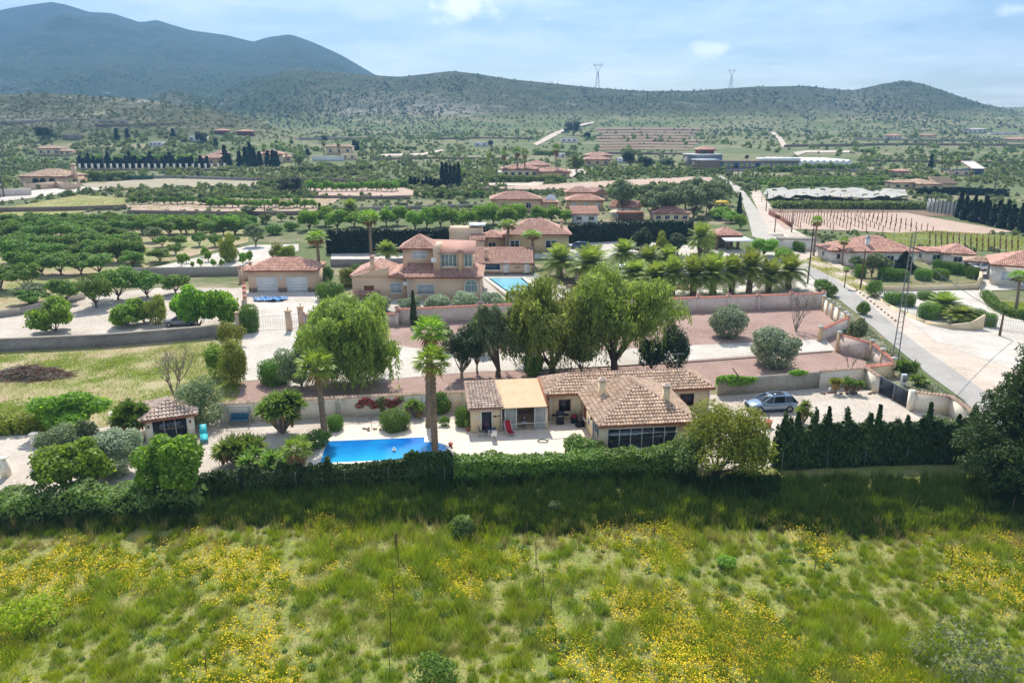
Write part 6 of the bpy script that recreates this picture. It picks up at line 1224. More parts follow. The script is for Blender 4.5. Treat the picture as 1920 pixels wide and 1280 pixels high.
# hacienda
hp = P(1425, 317); hk = mpp(hp); hc = empty('hacienda', hp, R(0), 'long low blue grey hacienda with pink roofed tower', 'building'); hx = lambda px: (px - 1425) * hk
hz_ = lambda py, dy=0: W(1425, py, hp.y + dy).z - hp.z
wall(hc, hx(1305), hx(1350), 0, 12, -1, hz_(301), 'stone'); wall(hc, hx(1302), hx(1366), 12, 24, -1, hz_(291, 12), 'grey_wall'); bl = mat('blue_grey_render', '7b8c9c', '6e7f8f', .2, .9)
MB().bx(hx(1303), hx(1366), 11.8, 12, 2, hz_(293, 12)).build('blue_front', bl, hc); MB().bx(hx(1301), hx(1367), 11, 25, hz_(291, 12), hz_(290, 12) + .3).build('roof_slab', M['white'], hc); MB().bx(hx(1304), hx(1347), -.5, 12, hz_(301), hz_(300) + .2).build('roof_slab', M['white'], hc)
wall(hc, hx(1325), hx(1354), 16, 24, hz_(291, 12), hz_(281, 16), 'rust'); roof(hc, hx(1325), hx(1354), 16, 24, hz_(281, 16), .35, 'tile_orange', 'ridge_pink', 'hip', .3, .6, .9, over=.8)
window(hc, hx(1334), 16, hz_(289, 16), 3.2, 2.2, 'S', 'white', 'glass', 1)
MB().bx(hx(1350), hx(1498), 1, 9, -1, hz_(304)).build('arcade_wall', bl, hc); MB().bx(hx(1350), hx(1500), .4, 9.5, hz_(304), hz_(302)).build('arcade_roof', M['stone'], hc); MB().bx(hx(1434), hx(1500), .2, 14, hz_(302) + .01, hz_(297)).build('roof_slab', M['white'], hc)
ym = mat('yellow_blind', 'b9ad78', 'a89c68', .3, .8)
for i in range(14): px_ = 1358 + i * 10; MB().bx(hx(px_), hx(px_ + 6.5), .9, .99, .5, hz_(306)).build('opening', ym if i % 4 != 2 else M['glass'], hc)
# farmhouse, right
fh = simple_house('farmhouse', 'old farmhouse with pale brown tile roof beyond the net house', 1724, 1760, 358, 346, 16, R(-8), 'cream', 'tile', 'ridge', .3, 2, w=.5, l=.8)
simple_house('farmhouse_wing', 'low cream wing with terrace left of the old farmhouse', 1676, 1722, 355, 344, 8, R(-5), 'cream', 'tile', 'ridge', .15, 3, w=.5, l=.8)
simple_house('barn', 'grey roofed lean to right of the old farmhouse', 1758, 1790, 357, 350, 8, R(-8), 'cream', 'stone', 'ridge', .2, 0, cat='barn', kind='mono', w=.5, l=.8)
simple_house('house', 'orange walled house with blue pool cover far right', 1784, 1820, 330, 320, 8, 0, 'peach', 'blueglass', 'ridge', .1, 2, kind='flat')
simple_house('tent_roof', 'white tent roof over blue walls far right', 1822, 1844, 327, 322, 8, 0, 'blueglass', 'white', 'ridge', .3, 0, cat='marquee', kind='mono', w=.8, l=1.2)
# houses of the plain and foothills: wall ends, foot, eave, depth, rotation, wall, roof, pitch, windows, label
FAR = [(942, 1008, 334, 318, 10, 2, 'cream', 'tile_pink', .3, 5, 'cream house with pink roofs behind the three fan palms'), (985, 1030, 320, 313, 10, 2, 'cream', 'tile_pink', .35, 3, 'upper pink roofed block behind the fan palm house'), (1008, 1068, 334, 323, 9, 2, 'peach2', 'tile_pink', .3, 3, 'right wing of the fan palm house with arched porch'),
 (1096, 1144, 311, 300, 9, 2, 'peach2', 'tile_pink', .35, 3, 'pink roofed house with pale drive right of the fan palms'), (1100, 1148, 300, 293, 9, 2, 'cream', 'tile_pink', .3, 2, 'pink roofed house directly behind the pale drive house'),
 (38, 126, 348, 332, 13, -3, 'peach', 'tile', .34, 0, 'arched peach house with broad brown roof on the left'), (72, 112, 291, 279, 8, 4, 'cream', 'tile', .3, 3, 'two storey cream house on the far left slope'), (112, 132, 292, 284, 8, 4, 'cream', 'tile', .3, 2, 'low arched wing of the far left cream house'),
 (374, 420, 311, 297, 10, 3, 'peach2', 'tile_pink', .35, 3, 'pink roofed house right of the long cypress screen'), (402, 424, 297, 288, 7, 3, 'rust', 'tile_pink', .4, 2, 'small upper storey of the cypress screen house'), (482, 528, 306, 290, 10, 3, 'cream', 'tile_pink', .35, 3, 'pink roofed villa right of the small cypress group'), (528, 545, 304, 295, 7, 3, 'cream', 'tile', .3, 2, 'cream wing of the villa by the small cypress group'),
 (280, 302, 274, 268, 6, 0, 'white', 'white', 0, 3, 'tiny white box house on the left slope'), (355, 384, 266, 255, 7, 0, 'whitewall', 'whitewall', 0, 3, 'white house under a domed tree on the left slope'), (402, 426, 252, 248, 6, 0, 'rust', 'tile_orange', .3, 2, 'low red house on the left foothill'), (444, 472, 254, 247, 7, 0, 'rust', 'tile_orange', .3, 2, 'red walled house with pale roof on the left foothill'),
 (586, 645, 302, 295, 1, 2, 'white', 'white', 0, 0, 'long white boundary wall with brown gate on the plain'), (612, 660, 290, 276, 8, 2, 'cream', 'tile', .25, 3, 'pale house behind the small fan palms on the plain'), (640, 668, 300, 289, 4, 2, 'cream', 'cream', 0, 2, 'cream gatehouse right of the long white wall'), (889, 914, 275, 267, 6, 0, 'white', 'white', 0, 2, 'small white cottage in the middle of the plain'), (1052, 1082, 268, 259, 8, 0, 'whitewall', 'metal', 0, 3, 'white farm building under the dark pine clump'),
 (1040, 1060, 296, 291, 7, 0, 'whitewall', 'whitewall', 0, 2, 'small white house left of the pale drive houses'), (1667, 1690, 262, 255, 8, 0, 'whitewall', 'tile_orange', .3, 3, 'white cottage with orange roof on the right slope'), (1730, 1756, 259, 256, 7, 0, 'cream', 'tile_orange', .2, 1, 'long low pale house on the right slope'), (1815, 1850, 250, 243, 8, 0, 'whitewall', 'metal', .2, 4, 'pale terraced house high on the far right slope'), (1862, 1910, 253, 249, 8, 0, 'whitewall', 'metal', 0, 3, 'long pale shed high on the far right slope'), (1893, 1925, 267, 262, 8, 0, 'cream', 'tile_orange', .3, 1, 'orange roofed house at the far right edge'),
 (118, 150, 262, 253, 7, 0, 'grey_wall', 'grey_wall', 0, 2, 'grey house beside the dark tree on the left slope'), (1160, 1180, 306, 301, 7, 0, 'white', 'white', 0, 1, 'white shed left of the hacienda trees'), (1680, 1704, 332, 326, 6, 0, 'peach', 'tile_orange', .2, 1, 'peach walled cottage with pink shrubs near the farmhouse')]
for (a, b, yb, ye, d_, rz_, wm2, tm2, t_, nw, lb) in FAR:
    simple_house('house' if 'wall on' not in lb else 'boundary_wall', lb, a, b, yb, ye, d_, R(rz_), wm2, tm2, 'ridge_pink' if 'pink' in tm2 else 'ridge', t_, nw, kind='flat' if t_ == 0 else 'hip', w=.8, l=1.2, over=.5, cat='house' if 'boundary' not in lb else 'wall')
ah = [o for o in COL.objects if o.get('label', '').startswith('arched peach house')][0]; k = mpp(ah.location); c_ = MB()
for px_ in (68, 82, 100):
    x_ = (px_ - 82) * k; c_.poly([(x_ - 1.3, -.06, 0), (x_ + 1.3, -.06, 0)] + [(x_ + 1.3 * math.cos(R(t_)), -.06, 1.7 + 1.1 * math.sin(R(t_))) for t_ in range(0, 181, 20)])
c_.build('arcade', M['glass'], ah); chimney(ah, 46 * k, 5, 2, 7.2, 1.3, 'peach', 'tile')
wallrun('front_garden_wall', [(-60, 372), (60, 366)], 2.4, .4, 'pinkwall', None, None, None, 'pinkish wall at the far left by the pale track'); wallrun('front_garden_wall', [(48, 358), (108, 353), (128, 356), (150, 354)], 2.4, .4, 'peach', None, 8, 'peach', 'peach garden wall before the arched house')
# white posts along the cypress screen
c0_ = None; OWF = 'first second third fourth fifth sixth seventh eighth ninth tenth eleventh twelfth'.split()
for i in range(24):
    x = 150 + i * 11.8; p = P(x, 318.5 if x < 380 else 318.5 - (x - 380) * .03); 
    if c0_ is None: c0_ = MB().box((0, 0, 1.3), (.7, .7, 2.6)).box((0, 0, 2.68), (.9, .9, .16)).build('wall_pillar', M['whitewall']); o = c0_
    else: o = c0_.copy(); COL.objects.link(o)
    o.location = p; tag(o, 'pale square pillar, ' + (OWF[i] + ' from the left' if i < 12 else OWF[23 - i] + ' from the right') + ', before the cypress screen', 'pillar', 'pillars of the wall before the cypress screen')
wallrun('boundary_wall', [(140, 320), (430, 321)], 1.0, .4, 'stone', None, None, None, 'low brown wall carrying the pale pillars')
wallrun('boundary_wall', [(140, 330), (250, 331), (400, 333)], 1.2, .5, 'grey_wall', None, None, None, 'long low dark wall below the cypress screen') if 0 else None
# pylons on the ridge
def pylon(px, py, top, label):
    p = P(px, py + 1.5); h = W(px, top, p.y).z - p.z; q_ = empty('power_pylon', p, R(8), label, 'pylon'); b = MB(); s = h / 45
    lv = [(0, 4.2), (.3, 2.6), (.55, 1.3), (.62, 1.2)]
    for i in range(len(lv) - 1):
        (z0, w0), (z1, w1) = lv[i], lv[i + 1]; z0 *= h; z1 *= h; w0 *= s; w1 *= s
        for a in (-1, 1):
            for c in (-1, 1): b.tube([(a * w0, c * w0, z0), (a * w1, c * w1, z1)], .28 * s, 4)
            b.tube([(-w0, a * w0, z0), (w1, a * w1, z1)], .16 * s, 3); b.tube([(w0, a * w0, z0), (-w1, a * w1, z1)], .16 * s, 3)
    for a in (-1, 1):
        b.tube([(a * 1.2 * s, 0, .62 * h), (a * 7 * s, 0, .88 * h), (a * 6.6 * s, 0, h)], .3 * s, 4); b.tube([(0, 0, .62 * h), (a * 5 * s, 0, .88 * h)], .25 * s, 4); b.tube([(a * 7 * s, 0, .88 * h), (a * 10 * s, 0, .9 * h)], .25 * s, 4)
    b.build('lattice', M['metal'], q_); c_ = MB(); c_.tube([(-10 * s, 0, .9 * h), (10 * s, 0, .9 * h)], .35 * s, 4); c_.tube([(-7 * s, 0, .87 * h), (7 * s, 0, .87 * h)], .25 * s, 4); c_.build('cross_arm', M['metal'], q_); return p + Vector((0, 0, h * .88))
A1 = pylon(1120, 164, 117, 'lattice power pylon standing on the ridge left of centre cloud'); A2 = pylon(1370, 165, 128, 'smaller lattice power pylon on the ridge to the right')
wire('power_line', A1, A2, 16, 'power line between the two ridge pylons', .07, 'metal'); wire('power_line', A1, W(1010, 155, A1.y), 6, 'power line leaving the left ridge pylon', .07, 'metal')

# terrace banks, small walls and clutter of the valley
for pts, h_, m_, lb in (([(150, 337), (330, 335), (480, 340)], 1.3, 'grey_wall', 'dark terrace bank below the cypress screen'), ([(480, 339), (600, 341), (700, 342)], 1.4, 'stone', 'brown terrace bank in the middle of the plain'), ([(590, 372), (770, 374)], 1.0, 'stone', 'stone bank below the far bright tree row'), ([(240, 401), (420, 404), (590, 403)], 1.1, 'stone', 'stone bank in front of the middle orchard'), ([(0, 398), (120, 396), (238, 392)], 1.3, 'stone', 'brown bank below the pale straw meadow'),
    ([(640, 396), (780, 392), (925, 388)], 1.0, 'grey_wall', 'grey terrace wall behind the bright round trees'), ([(880, 356), (960, 360), (1060, 362)], 1.0, 'stone', 'low bank below the palm house track'), ([(1110, 288), (1220, 290), (1330, 291)], 1.2, 'stone', 'long bank under the ploughed terraces'), ([(1330, 322), (1520, 321), (1700, 323)], 1.0, 'grey_wall', 'low bank in front of the hacienda'), ([(1622, 303), (1780, 306), (1940, 308)], 1.3, 'stone', 'terrace bank right of the greenhouse'),
    ([(1470, 276), (1700, 272), (1930, 275)], 1.6, 'stone', 'terrace bank across the right slope'), ([(1600, 262), (1760, 265), (1930, 262)], 1.6, 'greywall2', 'pale terrace bank high on the right slope'), ([(180, 238), (300, 235), (440, 239)], 1.6, 'stone', 'terrace bank on the left foothill'), ([(0, 232), (120, 228), (240, 231)], 1.8, 'greywall2', 'pale terrace bank at the left foothill foot'), ([(700, 301), (820, 298), (940, 300)], 1.2, 'stone', 'low bank across the middle plain'), ([(440, 262), (560, 262), (700, 259)], 1.4, 'greywall2', 'pale bank below the rocky knoll'), ([(820, 262), (900, 260), (1000, 262)], 1.4, 'stone', 'low bank near the small white cottage')):
    wallrun('terrace_bank', pts, h_, .7, m_, None, None, None, lb, 'bank')
wallrun('rusty_fence_wall', [(1441, 403), (1462, 413), (1484, 428)], 1.2, .12, 'rust', None, None, None, 'rusty sheet fence at the corner of the stake plot', 'fence')
wallrun('green_screen', [(238, 338), (262, 338), (288, 337)], 1.8, .15, 'fence_green', None, None, None, 'green mesh screen right of the arched house hedge', 'fence')
hedge('garden_hedge', [(138, 336), (190, 339), (238, 338)], 3.2, 3.0, 'leaf_green', 8, .5, 601, 'dark green hedge right of the arched house', rough=.2)
o = empty('waste_container', P(368, 331), 0, 'small dark container beside the pale track', 'container'); MB().box((0, 0, 1.0), (2.6, 1.6, 1.8), 0, 0, 1.1).build('body', M['black'], o); MB().box((0, 0, 1.95), (2.9, 1.8, .15)).build('lid', M['dark_metal'], o)
o = empty('fountain', P(1281, 541), 0, 'low round peach fountain basin under the date palms', 'fountain'); MB().tube([(0, 0, 0), (0, 0, .45)], [1.1, 1.15], 16).build('basin', M['peach2'], o, True); MB().tube([(0, 0, .4), (0, 0, 1.2), (0, 0, 1.25), (0, 0, 1.4)], [.18, .14, .5, .55], 12).build('bowl', M['peach2'], o, True)
ps = None
for r_ in range(3):
    for i in range(16):
        p = P(1742 + i * 11, 448 + r_ * 9 + i * .7)
        if ps is None: ps = MB().box((0, 0, .9), (.12, .12, 1.8)).build('vineyard_post', M['rust']); o = ps
        else: o = ps.copy(); COL.objects.link(o)
        o.location = p; tag(o, 'brown post, ' + 'first second third fourth fifth sixth seventh eighth ninth tenth eleventh twelfth thirteenth fourteenth fifteenth sixteenth'.split()[i] + ' from the left, in the ' + ('back', 'middle', 'front')[r_] + ' row behind the bungalows', 'post', 'posts of the weedy vineyard')
# roof clutter
def aerial(x, y, z, parent, lb=None):
    b = MB(); b.tube([(x, y, z), (x, y, z + 2.0)], .03, 5); b.tube([(x - .6, y, z + 1.9), (x + .6, y, z + 1.9)], .015, 4)
    for t_ in (-.5, -.25, 0, .25, .5): b.tube([(x + t_, y - .3, z + 1.9), (x + t_, y + .3, z + 1.9)], .012, 3)
    b.build('aerial', M['metal'], parent)
aerial(9.5, 9.6, 3.4, h1); aerial(vx(800), 6, te - .2, vil); aerial(3, 3, 4.3, wb1)
for x_, y_, z0_, z1_, pr in ((-2.75, 7.62, 0, 2.35, h1), (12.0, 7.62, 0, 2.35, h1), (7.62, -.06, 0, 2.35, h1), (vx(765) + .2, -.68, 0, e1 - .25, vil), (vx(901), -.68, 0, e1 - .25, vil)): MB().tube([(x_, y_, z0_), (x_, y_, z1_)], .045, 6).build('downpipe', M['white'], pr)
o = empty('garden_hose', hw(-4.2, 3.2, .04), 0, 'thin green hose coiled on the cream terrace', 'hose'); MB().tube([(.35 * math.cos(t_ * .5) * (1 + t_ * .01), .35 * math.sin(t_ * .5), .02 + .002 * t_) for t_ in range(40)] + [(1.2, .5, .02), (2.4, .9, .02)], .018, 4).build('coil', M['fence_green'], o)
# ------------------------------------------------------------------ vegetation
PROTO = {}
OW = 'first second third fourth fifth sixth seventh eighth ninth tenth eleventh twelfth thirteenth fourteenth fifteenth sixteenth seventeenth eighteenth nineteenth twentieth'.split()
def nth(i): return OW[i] if i < 20 else 'twenty ' + OW[i - 20] if i < 29 else 'thirtieth' if i == 29 else 'thirty ' + OW[i - 30]
def kinds(k, builders, h0, r0): PROTO[k] = dict(o=[None] * len(builders), b=builders, h=h0, r=r0, n=0)
def plant(k, px, py, top, wpx, label, group=None, v=None, rz=None, dz=0):
    """stand a plant of kind k on the ground at (px, py); top and width as seen"""
    q = PROTO[k]; p, h, r = dims(px, py, top, wpx); i = (q['n'] if v is None else v) % len(q['b']); q['n'] += 1
    if q['o'][i] is None: q['o'][i] = q['b'][i](); o = q['o'][i]
    else: o = copy_tree(q['o'][i])
    o['label'] = label
    if group: o['group'] = group
    elif 'group' in o: del o['group']
    return put(o, px, py, r / q['r'], h / q['h'], rz, dz=dz, pt=p)
kinds('fig', [lambda s=s: tree('fig_tree', 'leaf_fig', 3.4, 2.6, .15, 8000, .2, 22, .33, s, 'bark_pale', low=-.95) for s in (1, 2, 3)], 3.4, 2.6)
kinds('almond', [lambda s=s: tree('almond_tree', 'leaf_almond', 3.6, 2.0, .6, 3600, .17, 18, .32, 10 + s, 'bark', low=-.6) for s in range(4)], 3.6, 2.0)
kinds('lime', [lambda s=s: tree('mulberry_tree', 'leaf_lime', 4.2, 2.3, .6, 4800, .19, 19, .32, 20 + s, 'bark', low=-.7) for s in range(3)], 4.2, 2.3)
kinds('broad', [lambda s=s: tree('broadleaf_tree', 'leaf_green', 5, 2.8, 1.0, 1700, .36, 14, .36, 30 + s, 'bark', low=-.5) for s in range(3)], 5, 2.8)
kinds('greytree', [lambda s=s: tree('olive_tree', 'leaf_grey', 6, 3, 1.2, 4800, .2, 18, .3, 40 + s, 'bark', low=-.4, asp=1.5) for s in range(3)], 6, 3)
kinds('darktree', [lambda s=s: tree('dark_tree', 'leaf_dark', 5.5, 2.6, .6, 4800, .2, 17, .34, 50 + s, 'bark', low=-.8) for s in range(2)], 5.5, 2.6)
kinds('olive', [lambda s=s: bush('olive_bush', 'leaf_olive', 2.6, 1.9, 9000, .095, 60 + s, 13, .42, 1.8) for s in range(3)], 2.6, 1.9)
kinds('ybush', [lambda s=s: bush('leafy_bush', 'leaf_yel', 2.4, 1.5, 4500, .1, 70 + s, 12, .42, 1.2) for s in range(2)], 2.4, 1.5)
kinds('gbush', [lambda s=s: bush('leafy_bush', 'leaf_hedge', 1.6, 1.2, 3400, .09, 80 + s, 11, .42) for s in range(3)], 1.6, 1.2)
kinds('ball', [lambda s=s: bush('clipped_bush', 'leaf_hedge', 1.5, 1.1, 4500, .07, 90 + s, box=True) for s in range(2)], 1.5, 1.1)
kinds('fan', [lambda s=s: fan_palm(9, 1.5, 30, 100 + s, (.3 * (s - 1), .1), .2, .35, 0, 'leaf_palm') for s in range(2)], 9, 1.5)
kinds('fanfar', [lambda s=s: fan_palm(9, 2.2, 26, 110 + s, (0, 0), .3, .3, 0, 'leaf_green') for s in range(2)], 9, 2.2)
kinds('date', [lambda s=s: date_palm(2.3 + .25 * s, 3.0, 58, 120 + s, .42) for s in range(4)], 4.9, 2.65)
kinds('yucca', [lambda s=s: yucca(2.2, .6, 5, 60, .65, 130 + s) for s in range(2)], 2.2, 1.0)
kinds('cyp', [lambda s=s: cypress(6, .85, 700, .4, 140 + s, 'leaf_cyp2') for s in range(3)], 6, .85)
kinds('cypfar', [lambda s=s: cypress(6, .85, 160, .8, 150 + s, 'leaf_cyp2', trunk=False) for s in range(2)], 6, .85)

# nearest plot
def hero(o, px, py, label=None, rz=None, pt=None, dz=0): return put(o, px, py, 1, 1, rz, label, dz=dz, pt=pt)
def D(px, py, top, w): p, h, r = dims(px, py, top, w); return h, r
h_, r_ = D(140, 808, 728, 128); hero(tree('fig_tree', 'leaf_fig', h_, r_, .35, 11000, .2, 24, .31, 201, 'bark_pale', label='dense bright green fig tree behind the two silvery bushes'), 140, 808)
h_, r_ = D(135, 935, 833, 150); hero(tree('fig_tree', 'leaf_fig', h_, r_, .5, 11000, .19, 24, .3, 202, 'bark_pale', label='spreading bright fig tree nearest the left gate pillar', low=-.45), 135, 930)
h_, r_ = D(335, 945, 815, 150); hero(tree('fig_tree', 'leaf_fig', h_, r_ * .88, .6, 14000, .19, 27, .3, 203, 'bark_pale', label='large bright fig tree in front of the garden hut'), 335, 938)
h_, r_ = D(218, 890, 796, 96); hero(bush('olive_bush', 'leaf_olive', h_, r_, 14000, .09, 204, 16, .4, 1.9, label='round silvery olive bush beside the garden hut'), 218, 890)
h_, r_ = D(116, 868, 797, 96); hero(bush('olive_bush', 'leaf_grey', h_, r_, 12000, .085, 205, 15, .4, 1.9, label='feathery grey green bush left of the round silvery one'), 116, 866)
h_, r_ = D(380, 792, 708, 108); hero(bush('grey_bush', 'leaf_grey', h_, r_, 12000, .1, 206, 15, .4, 1.2, label='dull grey green bush between garden hut and white wall'), 380, 792)
h_, r_ = D(170, 852, 780, 40); hero(bush('olive_bush', 'leaf_grey', h_, r_, 1800, .13, 207, 9, .4, 1.6, label='small grey bush squeezed behind the two silvery bushes'), 172, 850)
hero(yucca(3.4, 1.1, 12, 140, .9, 210, 'dark many headed yucca against the garden hut roof', leaf='leaf_hedge', cat='yucca'), 252, 826)
hero(yucca(3.9, 1.6, 15, 140, .95, 211, 'tall two crowned yucca clump before the white wall'), 530, 812)
hero(yucca(2.8, 1.6, 12, 130, 1.0, 212, 'broad low yucca clump left of the pool'), 452, 874); hero(yucca(2.4, 1.8, 12, 130, .95, 213, 'spiky yucca clump just behind the dark hedge'), 510, 895)
hero(yucca(1.5, .7, 4, 80, .6, 214, 'small yucca cluster at the foot of the tall yucca clump'), 575, 850); hero(yucca(1.9, .8, 6, 90, .55, 215, 'round yucca on the wall beside the twin palms'), 780, 782, dz=0)
hero(yucca(2.3, .5, 4, 80, .7, 216, 'yucca standing beside the parked silver blue car'), 1504, 795); hero(yucca(1.7, .3, 3, 70, .6, 217, 'yellowish yucca against the cream corner wall', leaf='leaf_yel'), 1566, 738); hero(yucca(1.6, .8, 5, 70, .6, 218, 'dark green fan leaved clump beside the yellowish yucca', leaf='leaf_hedge'), 1596, 738)
hero(yucca(2.0, .9, 6, 80, .9, 219, 'dark agave like clump on the roadside outside the gate', leaf='leaf_hedge', skirt=False), 1696, 706); hero(yucca(1.2, .7, 5, 60, .7, 220, 'low spiky clump by the white meter cabinet', leaf='leaf_yucca', skirt=False), 1722, 722)
hero(yucca(1.3, .9, 5, 80, .9, 221, 'grey green agave beside the wall right of the gate', leaf='leaf_grey', skirt=False), 1765, 808)
hero(fan_palm(6.1, 1.75, 25, 230, (-.35, 0), .24, .12, 1, label='fan palm standing alone before the white wall'), 608, 812)
hero(fan_palm(8.6, 1.7, 26, 231, (-.25, .2), .3, .12, 1, label='tallest fan palm of the twin pair behind the pool'), 806, 800)
hero(fan_palm(8.0, 1.5, 26, 232, (.15, 0), .24, .1, 1, label='slimmer bright headed fan palm at the pool end'), 816, 858)
hero(fan_palm(2.6, 1.2, 24, 233, (.25, 0), .3, .35, 1, label='short fan palm with drooping fronds at the pool corner'), 568, 900)
for px, py, top, w, k_, lb in ((629, 806, 779, 26, 'ball', 'small clipped round bush beside the lone fan palm'), (741, 804, 771, 49, 'ball', 'wide clipped green bush below the bougainvillea'), (868, 798, 764, 26, 'ball', 'clipped green bush left of the tool shed'), (834, 798, 779, 24, 'gbush', 'small leafy shrub right of the twin palms'), (838, 770, 740, 26, 'gbush', 'slender light green shrub against the white wall'), (826, 776, 728, 36, 'gbush', 'green climber on the wall right of the twin palms'), (1087, 858, 812, 78, 'gbush', 'round green shrub at the left corner of the bungalow'), (650, 835, 800, 60, 'gbush', 'small dark shrub at the foot of the tall yucca') if 0 else (596, 838, 800, 52, 'gbush', 'dark shrub at the foot of the tall yucca'), (1740, 802, 786, 40, 'gbush', 'low dark shrub at the cream wall right of the gate'), (1570, 711, 690, 30, 'gbush', 'small bush on top of the corner beside the cream wall'), (30, 930, 908, 60, 'gbush', 'low dark shrub below the white disc pillar')): plant(k_, px, py, top, w, lb)
h_, r_ = D(1345, 893, 752, 185); hero(tree('tall_shrub', 'leaf_yel', h_, r_, .4, 15000, .12, 34, .26, 240, 'bark', label='tall loose yellow green shrub tree right of the bungalow', low=-.9, cat='shrub'), 1345, 893)
h_, r_ = D(1392, 893, 800, 110); hero(bush('tall_shrub', 'leaf_yel', h_, r_, 3600, .16, 241, 12, .38, label='lower yellow green shrub joined to the tall loose one', cat='shrub'), 1400, 893)
h_, r_ = D(1290, 893, 800, 90); hero(bush('tall_shrub', 'leaf_green', h_, r_, 3200, .15, 242, 12, .4, label='green shrub hiding the right corner of the bungalow', cat='shrub'), 1283, 893)
h_, r_ = D(1905, 948, 640, 200); hero(pine(h_, r_ * 1.3, 250, 52000, lobes=95, size=.085, label='large dense pine tree at the right edge'), 1915, 935)
hedge('cypress_hedge', [(378, 925), (620, 910), (760, 902)], 1.5, 1.5, 'leaf_cyp', 170, .13, 260, 'dark cypress hedge with ragged top in front of the pool', asp=2.2, spikes=.5, rough=.22)
hedge('cypress_hedge', [(760, 902), (850, 896)], 1.95, 1.5, 'leaf_cyp', 190, .13, 2601, 'taller end of the dark cypress hedge before the pool end', asp=2.2, spikes=.55, rough=.22)
hedge('cypress_hedge', [(1452, 874), (1640, 865), (1850, 861)], 3.0, 1.5, 'leaf_cyp', 130, .13, 261, 'dark cypress hedge below the gravel yard on the right', asp=2.2, spikes=.9, rough=.15)
rr_ = random.Random(4)
OW0 = 'first second third fourth fifth sixth seventh eighth ninth tenth eleventh twelfth thirteenth fourteenth fifteenth sixteenth'.split()
for i, (x, top, w) in enumerate([(1462, 790, 34), (1487, 775, 30), (1512, 800, 34), (1543, 765, 26), (1565, 806, 34), (1594, 806, 38), (1622, 778, 24), (1636, 762, 22), (1655, 800, 34), (1690, 782, 32), (1715, 790, 26), (1729, 757, 24), (1752, 790, 32), (1785, 780, 36), (1815, 782, 36), (1838, 800, 30)]):
    h_, r_ = D(x, 873 - (x - 1452) * .033, top, w); o = cypress(h_, r_, 1500, .16, 300 + i, 'leaf_cyp', OW0[i] + ' pointed cypress from the left, rising from the dark hedge below the gravel yard', 'cypresses of the right boundary hedge', pw=.85); put(o, x, 873 - (x - 1452) * .033, 1, 1)
hedge('leafy_hedge', [(852, 901), (1000, 896), (1130, 890)], 1.75, 1.5, 'leaf_hedge', 130, .15, 262, 'bright leafy hedge along the terrace front', rough=.18, bulge=.2)
hedge('leafy_hedge', [(1130, 890), (1215, 889), (1300, 886)], 2.0, 1.7, 'leaf_hedge', 130, .16, 263, 'taller leafy hedge in front of the bungalow windows', rough=.18, bulge=.2)
hedge('shrub_hedge', [(-60, 968), (100, 962), (270, 952), (385, 942)], 1.5, 2.4, 'leaf_green', 75, .16, 264, 'loose shrubby growth along the left front boundary', rough=.35, bulge=.3)
hedge('hedge', [(-60, 812), (30, 810), (92, 800)], 1.5, 1.6, 'leaf_yel', 90, .14, 265, 'yellow green hedge at the left edge behind the gate pillars', rough=.15)
# left plots
for px, py, top, w, v, lb in ((105, 622, 562, 88, 0, 'round fig tree near the left end of the grey wall'), (372, 614, 532, 88, 1, 'left half of the big fig clump before the courtyard'), (420, 612, 535, 84, 2, 'right half of the big fig clump before the courtyard'), (238, 612, 562, 74, 2, 'fig tree left of the reddish shrub in the yard'), (272, 606, 560, 50, 1, 'narrow fig tree touching the reddish shrub')): plant('fig', px, py, top, w, lb, v=v)
plant('ybush', 297, 607, 553, 44, 'reddish green shrub tree between the figs of the yard')
for px, py, top, w, lb in ((181, 577, 513, 72, 'goblet shaped tree with bare pale limbs in the yard'), (120, 570, 517, 66, 'spreading tree at the back of the fig yard'), (222, 562, 500, 76, 'tree left of the yard centre before the pale wall'), (277, 558, 506, 66, 'tree in the yard below the pale wall'), (330, 552, 512, 60, 'low green tree below the pale wall'), (60, 575, 540, 60, 'small grey tree behind the yard wall')): plant('almond', px, py, top, w, lb)
for px, py, top, w, lb in ((430, 492, 440, 34, 'upper pale olive shrub tree in the citrus plot'), (432, 490, 458, 34, 'rounded yellow green shrub in the citrus plot'), (520, 486, 455, 34, 'orange tinged shrub left behind the garage'), (540, 488, 458, 38, 'orange tinged shrub right behind the garage')): plant('ybush', px, py, top, w, lb)
CT = ['third lowest', 'lowest left', 'middle', 'lower middle', 'lower right of middle', 'near the garage wall', 'nearest the garage', 'upper', 'leftmost', 'upper left']
for i, (px, py, s_) in enumerate([(376, 500, 10), (361, 503, 8), (391, 491, 12), (401, 501, 10), (416, 500, 9), (456, 497, 14), (468, 492, 14), (384, 482, 12), (340, 500, 14), (350, 494, 12)]): plant('lime', px, py, py - s_ * 1.7, s_ * 1.3, CT[i] + ' small young citrus tree planted in the pale gravel plot', 'young trees of the pale gravel plot')
for px, py, top, w, lb in ((480, 462, 418, 46, 'dark green grey bush at the left of the citrus plot'), (288, 455, 425, 40, 'dark shrub among the orchard trees'), (55, 570, 530, 70, 'grey bush behind the left yard wall'), (549, 366, 329, 50, 'dark domed tree standing alone in the fields')): plant('greytree' if top != 329 else 'darktree', px, py, top, w, lb)
